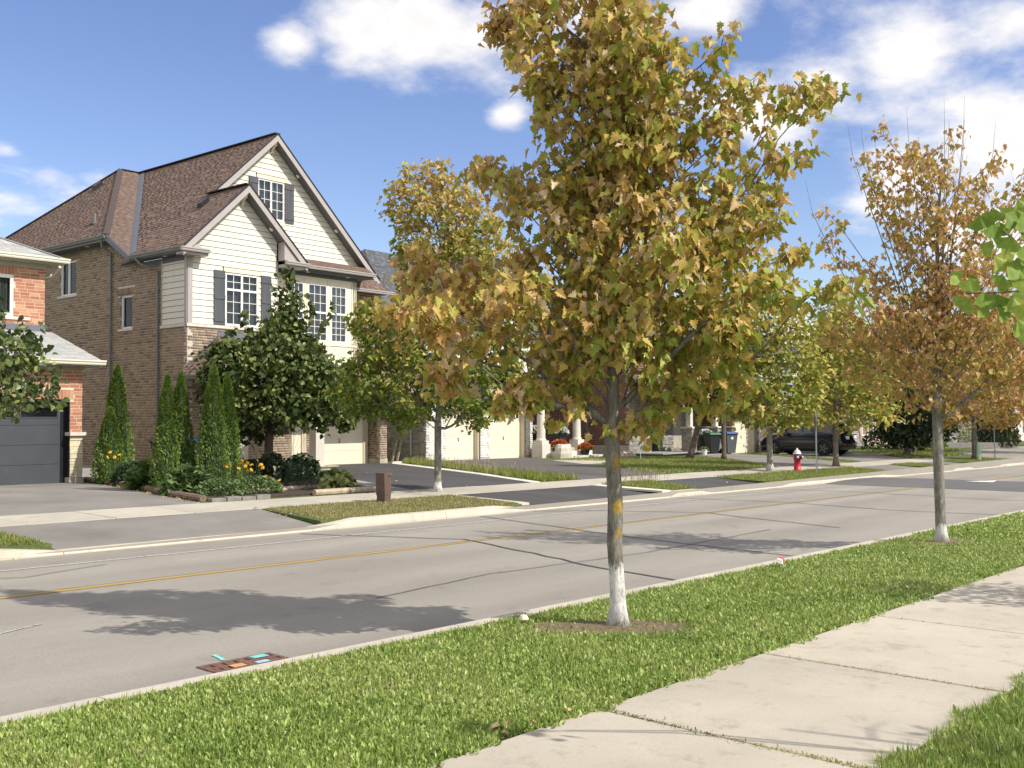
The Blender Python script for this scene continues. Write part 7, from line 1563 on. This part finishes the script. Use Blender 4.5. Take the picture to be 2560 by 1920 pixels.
# yard sign: blue leaf shaped alarm notice
ys = thing('yard_sign', 'small blue leaf shaped yard sign with white lettering before the red brick wall', 'sign', (37.35,25.9, gz(37.35,25.9)), .45)
M_['sign_blue'] = plain('sign_blue', (.02,.12,.24), .4, 0)
m = MB(); m.tube([(.10,.0,-.05),(.0,.0,.45)], .012, 6); m.build('stake', 'white', ys)
m = MB(); m.prism([(0,0,.32),(-.20,0,.55),(-.19,0,.78),(.04,0,1.02),(.19,0,.80),(.17,0,.50)], (0,.008,0)); m.build('sign_rim', 'white', ys); m = MB(); m.prism([(0,-.002,.36),(-.165,-.002,.56),(-.155,-.002,.76),(.035,-.002,.96),(.155,-.002,.78),(.135,-.002,.51)], (0,-.006,0)); m.build('sign_face', 'sign_blue', ys)
def text(body, size, loc, rot, m_, parent, name='lettering', ext=.002, align='CENTER'):
    c = bpy.data.curves.new(name, 'FONT'); c.body = body; c.size = size; c.extrude = ext; c.align_x = align; c.align_y = 'CENTER'; o = bpy.data.objects.new(name, c); COL.objects.link(o); o.location = loc; o.rotation_euler = rot; c.materials.append(M_[m_]); o.parent = parent
    dg = bpy.context.evaluated_depsgraph_get(); me = bpy.data.meshes.new_from_object(o.evaluated_get(dg)); bpy.data.objects.remove(o); q = bpy.data.objects.new(name, me); COL.objects.link(q); q.parent = parent; q.location = loc; q.rotation_euler = rot; return q
text('Bell', .17, (0,-.011,.66), (math.pi/2, -.35, 0), 'white', ys)
# planters at house C
def c_pt(u, v): a = .06; return (42.3+u*math.cos(a)-v*math.sin(a), 30.0+u*math.sin(a)+v*math.cos(a))
potplant('tall dark planter of pale flowers left of the tan front door', c_pt(4.1,-1.1), .07, .24, .85, 'petal_white', 90, 11, .28, True); potplant('tall dark planter of white flowers right of the tan front door', c_pt(5.75,-1.2), .07, .26, .85, 'petal_white', 300, 12, .36, True)
potplant('small white pot with a trailing plant on the deck step', c_pt(3.5,-2.3), -.10, .17, .30, 'aster', 60, 13, .18, False, 'white'); potplant('small white pot with a green plant at the right end of the deck', c_pt(6.7,-2.2), -.10, .17, .30, 'aster', 90, 14, .22, False, 'white')
# utility things on the stone side of the white brick house
def bs(u): a = .07; return (29.5-u*math.sin(a), 31.1+u*math.cos(a))
ut = thing('electric_meter', 'grey electric meter box with conduit on the grey stone side wall', 'meter', (*bs(2.5), 0), .07+math.pi/2)
m = MB(); m.box(-.16,.16,.02,.20,1.05,1.50); m.build('meter_box', 'galv', ut); m = MB(); m.tube([(0,.10,1.05),(0,.10,.1)], .045, 8); m.tube([(0,.10,1.5),(0,.10,2.3)], .04, 8); m.build('conduit', 'galv', ut); m = MB(); m.tube([(-.1,.08,1.3),(.22,.08,1.1),(.24,.08,.4),(.5,.08,.12),(1.6,.08,.1)][0:1]+[(.20,.08,1.05),(.22,.08,.45),(.38,.08,.2),(.7,.08,.14),(1.7,.08,.12)], .035, 8); m.build('bent_conduit', 'pipe', ut)
for o in (ut,): pass
gm = thing('gas_meter', 'pale grey gas meter on the stone side wall beside the brown house', 'meter', (*bs(5.0), 0), .07+math.pi/2); m = MB(); m.box(-.14,.14,.05,.25,.45,.85); m.lathe([(.02,.85),(.02,1.05)], 8, (-.05,.15,0)); m.build('meter_body', 'galv', gm)
bd = thing('wood_board', 'pale boards leaning against the grey stone wall by the downpipe', 'board', (*bs(1.35), 0), .07+math.pi/2)
for x in (-.18,.10): m = MB(); m.hexa([(x,.45,.05),(x+.10,.45,.05),(x+.10,.48,.05),(x,.48,.05),(x+.1,.06,.92),(x+.2,.06,.92),(x+.2,.09,.92),(x+.1,.09,.92)]); m.build('board', 'timber_pale', bd)
dp_ = thing('rain_pipe', 'grey rain pipe down the stone wall near the white brick corner', 'downpipe', (*bs(.8), 0), .07+math.pi/2); m = MB(); m.tube([(0,.07,.3),(0,.07,5.8)], .045, 8); m.build('pipe', 'galv', dp_)
# ------------------------------------------------------------------ vehicles
M_['car_black'] = plain('black_car_paint', (.008,.009,.014), .12, 0, spec=.8); M_['car_gold'] = plain('pale_gold_car_paint', (.46,.43,.37), .25, .02, 2, metal=.3); M_['car_glass'] = plain('car_glass', (.012,.015,.018), .04, 0, spec=.9)
M_['tyre'] = plain('tyre_rubber', (.012,.012,.013), .8, .1, 20); M_['rim_black'] = plain('black_rim', (.015,.015,.016), .3, 0); M_['tail_red'] = plain('tail_lamp_red', (.42,.01,.02), .2, 0, spec=.8); M_['chrome'] = plain('chrome', (.5,.5,.5), .15, 0, metal=1); M_['plate'] = plain('licence_plate', (.75,.78,.8), .5, 0)
def car(label, cat, loc, rz, prof, half, glasses, paint, wheels, wr, clad=None, name='parked_car'):
    """prof: stations (x, ground clearance, belt height, roof height, half width factor, roof half width); x runs from nose to tail"""
    t = thing(name, label, cat, (loc[0], loc[1], loc[2]), rz); V = []; F = []
    for (x, zb, zt, zr_, wf, rw) in prof:
        w = half*wf; g = zr_ > zt+.05
        if g: half_pts = [(w*.86,zb),(w*.97,zb+.12),(w,zb+.38),(w*.985,(zb+.38+zt)/2),(w*.95,zt),(rw+.04,zr_-.07),(rw-.06,zr_-.015),(rw*.5,zr_)]
        else: half_pts = [(w*.86,zb),(w*.97,zb+.12),(w,zb+.30),(w*.985,(zb+.3+zt)/2),(w*.93,zt-.04),(w*.84,zt-.01),(w*.6,zt+.01),(w*.3,zt+.02)]
        for p, q in half_pts: V.append((x, p, q))
        for p, q in half_pts[::-1]: V.append((x, -p, q))
    k = 16
    for i in range(len(prof)-1):
        for j in range(k): a = i*k+j; b = i*k+(j+1) % k; F.append((a, b, b+k, a+k))
    F.append(tuple(reversed(range(k)))); F.append(tuple((len(prof)-1)*k+j for j in range(k)))
    me = bpy.data.meshes.new('body'); me.from_pydata(V, [], F); me.update(); me.polygons.foreach_set('use_smooth', [True]*len(me.polygons)); me.materials.append(M_[paint]); bo = bpy.data.objects.new('body', me); COL.objects.link(bo); bo.parent = t
    es = bo.modifiers.new('split', 'EDGE_SPLIT'); es.split_angle = math.radians(38)
    for nm, pts, off in glasses:
        m = MB(); m.prism(pts, off); m.build(nm, 'car_glass', t)
    for x in wheels:
        for y in (-1, 1):
            m = MB(); m.lathe([(wr,-.11),(wr,.11)], 26, (0,0,0), (0,1,0)); w_ = m.build('wheel', 'tyre', t, loc=(x, y*(half-.10), wr)); m = MB(); m.lathe([(wr*.68,.112),(wr*.66,.118)], 20, (0,0,0), (0,y,0)); m.build('rim', 'rim_black', w_)
            m = MB()
            for q in range(5): a = 2*math.pi*q/5; m.beam((.05*math.cos(a), y*.125, .05*math.sin(a)), (wr*.62*math.cos(a), y*.125, wr*.62*math.sin(a)), .05, .02, (0,1,0))
            m.build('spoke', 'pipe', w_)
            m = MB(); m.tube([(x+(wr+.05)*math.cos(a), y*(half-.005), wr+(wr+.05)*math.sin(a)) for a in [math.pi*i/12 for i in range(13)]], .028, 6); m.build('wheel_arch', clad or paint, t)
            m = MB(); m.lathe([(wr+.04,-.01),(wr+.04,.012)], 24, (x, y*(half-.012), wr+.0), (0,y,0)); m.build('wheel_well', 'black', t)
    return t
def side_glass(poly, half, y, rw, zt, zr_):
    # polygon (x,z) on the slanted greenhouse side
    f = lambda z: half*.95+(rw+.04-half*.95)*(z-zt)/(zr_-.07-zt)
    return [(x, y*(f(z)+.004), z) for x, z in (poly if y > 0 else poly[::-1])]
prof = [(0.0,.42,.62,.62,.60,.5),(.06,.30,.72,.72,.84,.5),(.22,.22,.86,.86,.95,.5),(.60,.20,.97,.97,1,.6),(1.05,.20,1.05,1.05,1,.6),(1.30,.20,1.07,1.20,1,.66),(1.95,.20,1.05,1.62,1,.62),(2.7,.20,1.05,1.68,1,.62),(3.5,.20,1.07,1.66,1,.61),(3.95,.22,1.08,1.60,.99,.60),(4.22,.26,1.08,1.40,.97,.66),(4.36,.30,1.02,1.02,.96,.7),(4.44,.34,.80,.80,.93,.6),(4.50,.40,.66,.66,.86,.6)]
sg_ = []
for y in (1,-1):
    for po in ([(1.42,1.09),(2.02,1.55),(2.38,1.58),(2.42,1.09)],[(2.48,1.09),(2.46,1.58),(3.22,1.57),(3.30,1.10)],[(3.38,1.10),(3.30,1.56),(3.72,1.53),(4.02,1.13)]): sg_.append(('side_window', side_glass(po, .92, y, .62, 1.05, 1.66), (0,-y*.01,0)))
sg_ += [('windscreen', [(1.31,-.70,1.17),(1.31,.70,1.17),(1.93,.58,1.60),(1.93,-.58,1.60)], (-.012,0,.014)), ('rear_window', [(4.03,-.52,1.57),(4.03,.52,1.57),(4.31,.66,1.15),(4.31,-.66,1.15)], (.012,0,.012))]
cz = gz(49.4, 24)+.03
cb_ = car('black compact suv parked on a far driveway, tail towards the street', 'suv', (49.55,26.35,cz), -math.pi/2, prof, .92, sg_, 'car_black', (.90,3.60), .36, 'rim_black')
for y in (-1,1):
    m = MB(); m.prism([(4.30,y*.60,.98),(4.30,y*.60,1.10),(4.18,y*.915,1.12),(4.18,y*.915,1.0)], (.06,0,0)); m.build('tail_lamp', 'tail_red', cb_); m = MB(); m.tube([(2.0,y*.60,1.68),(3.7,y*.58,1.68)], .018, 6); m.build('roof_rail', 'chrome', cb_)
    m = MB(); m.hexa([(1.55,y*.93,1.02),(1.72,y*.93,1.02),(1.72,y*1.10,1.04),(1.60,y*1.10,1.04),(1.55,y*.93,1.17),(1.72,y*.93,1.17),(1.72,y*1.10,1.18),(1.60,y*1.10,1.18)]); m.build('mirror', 'car_black', cb_)
    m = MB(); m.prism([(.10,y*.52,.70),(.28,y*.88,.74),(.30,y*.88,.84),(.16,y*.52,.80)], (-.03,0,0)); m.build('headlight', 'chrome', cb_)
    m = MB(); m.prism([(4.46,y*.45,.50),(4.42,y*.80,.50),(4.42,y*.80,.56),(4.46,y*.45,.56)], (.05,0,0)); m.build('reflector', 'tail_red', cb_)
m = MB(); m.box(4.40,4.46,-.16,.16,.80,.96); m.build('licence_plate', 'plate', cb_); m = MB(); m.hexa([(4.0,-.58,1.60),(4.22,-.55,1.57),(4.22,.55,1.57),(4.0,.58,1.60),(4.0,-.58,1.63),(4.22,-.55,1.60),(4.22,.55,1.60),(4.0,.58,1.63)]); m.build('spoiler', 'car_black', cb_)
m = MB(); m.box(4.40,4.52,-.80,.80,.30,.46); m.build('rear_bumper', 'rim_black', cb_); m = MB(); m.lathe([(.05,0),(.05,.015)], 14, (4.40,0,1.03), (1,0,0)); m.build('badge', 'chrome', cb_)
prof2 = [(0.0,.40,.70,.70,.70,.5),(.10,.28,.82,.82,.92,.5),(.9,.22,1.05,1.05,1,.6),(1.2,.22,1.10,1.2,1,.7),(1.9,.22,1.10,1.72,1,.70),(3.0,.22,1.10,1.78,1,.72),(4.5,.22,1.12,1.77,1,.72),(4.82,.26,1.12,1.70,.99,.70),(4.98,.30,1.12,1.40,.98,.78),(5.06,.32,1.05,1.05,.97,.8),(5.10,.36,.72,.72,.95,.8),(5.16,.40,.60,.60,.92,.8)]
sg2 = []
for y in (1,-1):
    for po in ([(1.5,1.15),(2.0,1.60),(2.5,1.64),(2.5,1.15)],[(2.58,1.15),(2.58,1.64),(3.6,1.65),(3.6,1.15)],[(3.7,1.15),(3.7,1.65),(4.62,1.62),(4.75,1.17)]): sg2.append(('side_window', side_glass(po, .98, y, .72, 1.10, 1.77), (0,-y*.01,0)))
sg2 += [('windscreen', [(1.22,-.78,1.2),(1.22,.78,1.2),(1.88,.66,1.7),(1.88,-.66,1.7)], (-.012,0,.014)), ('rear_window', [(4.86,-.62,1.68),(4.86,.62,1.68),(5.03,.76,1.16),(5.03,-.76,1.16)], (.014,0,.006))]
cv = car('pale gold minivan parked beside the black car, only its tail in view', 'minivan', (53.0,28.2,gz(53,26)+.05), -math.pi/2+.03, prof2, .98, sg2, 'car_gold', (.95,4.05), .34)
for y in (-1,1): m = MB(); m.prism([(5.02,y*.78,.78),(5.0,y*.985,.80),(4.94,y*.985,1.18),(4.98,y*.80,1.18)], (.05,0,0)); m.build('tail_lamp', 'tail_red', cv)
m = MB(); m.box(5.08,5.13,-.17,.17,.78,.94); m.build('licence_plate', 'plate', cv); m = MB(); m.box(5.02,5.24,-.90,.90,.36,.60); m.build('rear_bumper', 'car_gold', cv); m = MB(); m.box(5.05,5.1,-.28,.28,.96,1.0); m.build('tailgate_handle', 'black', cv)
# ------------------------------------------------------------------ far corner garden
t = thing('yard_notice', 'white framed black notice board on a stake behind the right maple', 'sign', (54.2,20.6, gz(54.2,20.6)), .7); m = MB(); m.box(-.30,.30,-.01,.01,.35,.95); m.build('board', 'white', t); m = MB(); m.box(-.24,.24,-.016,-.01,.42,.88); m.build('print', 'black', t); m = MB(); m.box(-.26,-.23,0,.02,-.1,.4); m.box(.23,.26,0,.02,-.1,.4); m.build('stake', 'galv', t)
t = thing('raised_bed', 'low grey edged flower bed beyond the side street', 'flower bed', (71.5,23.3, gz(71.5,23.3)), -.55); m = MB(); m.box(-3.2,3.2,-.9,.9,-.1,.40); m.build('edging', 'block', t)
for i, (x, y, lm, lb) in enumerate([(-1.8,.0,'petal_white','pale flowering plant on the left of the raised bed'),(0,.1,'hosta_y','yellow green plant in the middle of the raised bed'),(1.7,.0,'petal_white','white flowering plant on the right of the raised bed')]):
    cx, cy = 71.5+x*math.cos(-.55)-y*math.sin(-.55), 23.3+x*math.sin(-.55)+y*math.cos(-.55); q = clump('shrub', lb, (cx, cy), .6, .95, 320, lm, SL, .16, 120+i); q.location.z += .3
M_['terracotta'] = plain('terracotta', (.42,.19,.11), .8, .15, 8)
for i, (x, y, s_, lb) in enumerate([(82.5,24.3,1.0,'large terracotta urn lying on its side by the far lawn'),(83.7,24.2,.8,'smaller terracotta urn beside the large one')]):
    m = MB(); m.lathe([(.25*s_,0),(.50*s_,.3*s_),(.56*s_,.7*s_),(.42*s_,1.05*s_),(.46*s_,1.15*s_)], 14); o = m.build('urn', 'terracotta'); o.location = (x, y, gz(x,y)+.15); o.rotation_euler = (.5,.3,0); tag(o, lb, 'urn')
hd2 = []
for i, (x, y, lb) in enumerate([(55.0,29.8,'clipped dark hedge beside the minivan'),(60.0,30.6,'dark hedge under the grey blue sided house'),(66.0,31.0,'dark hedge behind the curved front walk')]): clump('hedge', lb, (x, y), 1.9, 1.35, 1500, 'dark_leaf', HL, .14, 130+i, cat='hedge')
clump('shrub', 'dark shrub against the pink brick wall behind the round tree', (62.5,25.5), 1.2, 1.3, 900, 'dark_leaf', HL, .14, 140); clump('shrub', 'bushy green shrub left of the raised bed', (68.0,24.6), 1.1, 1.4, 900, 'hosta', HL, .14, 141)
print('TREES', [(n, k) for _, n, k in info])
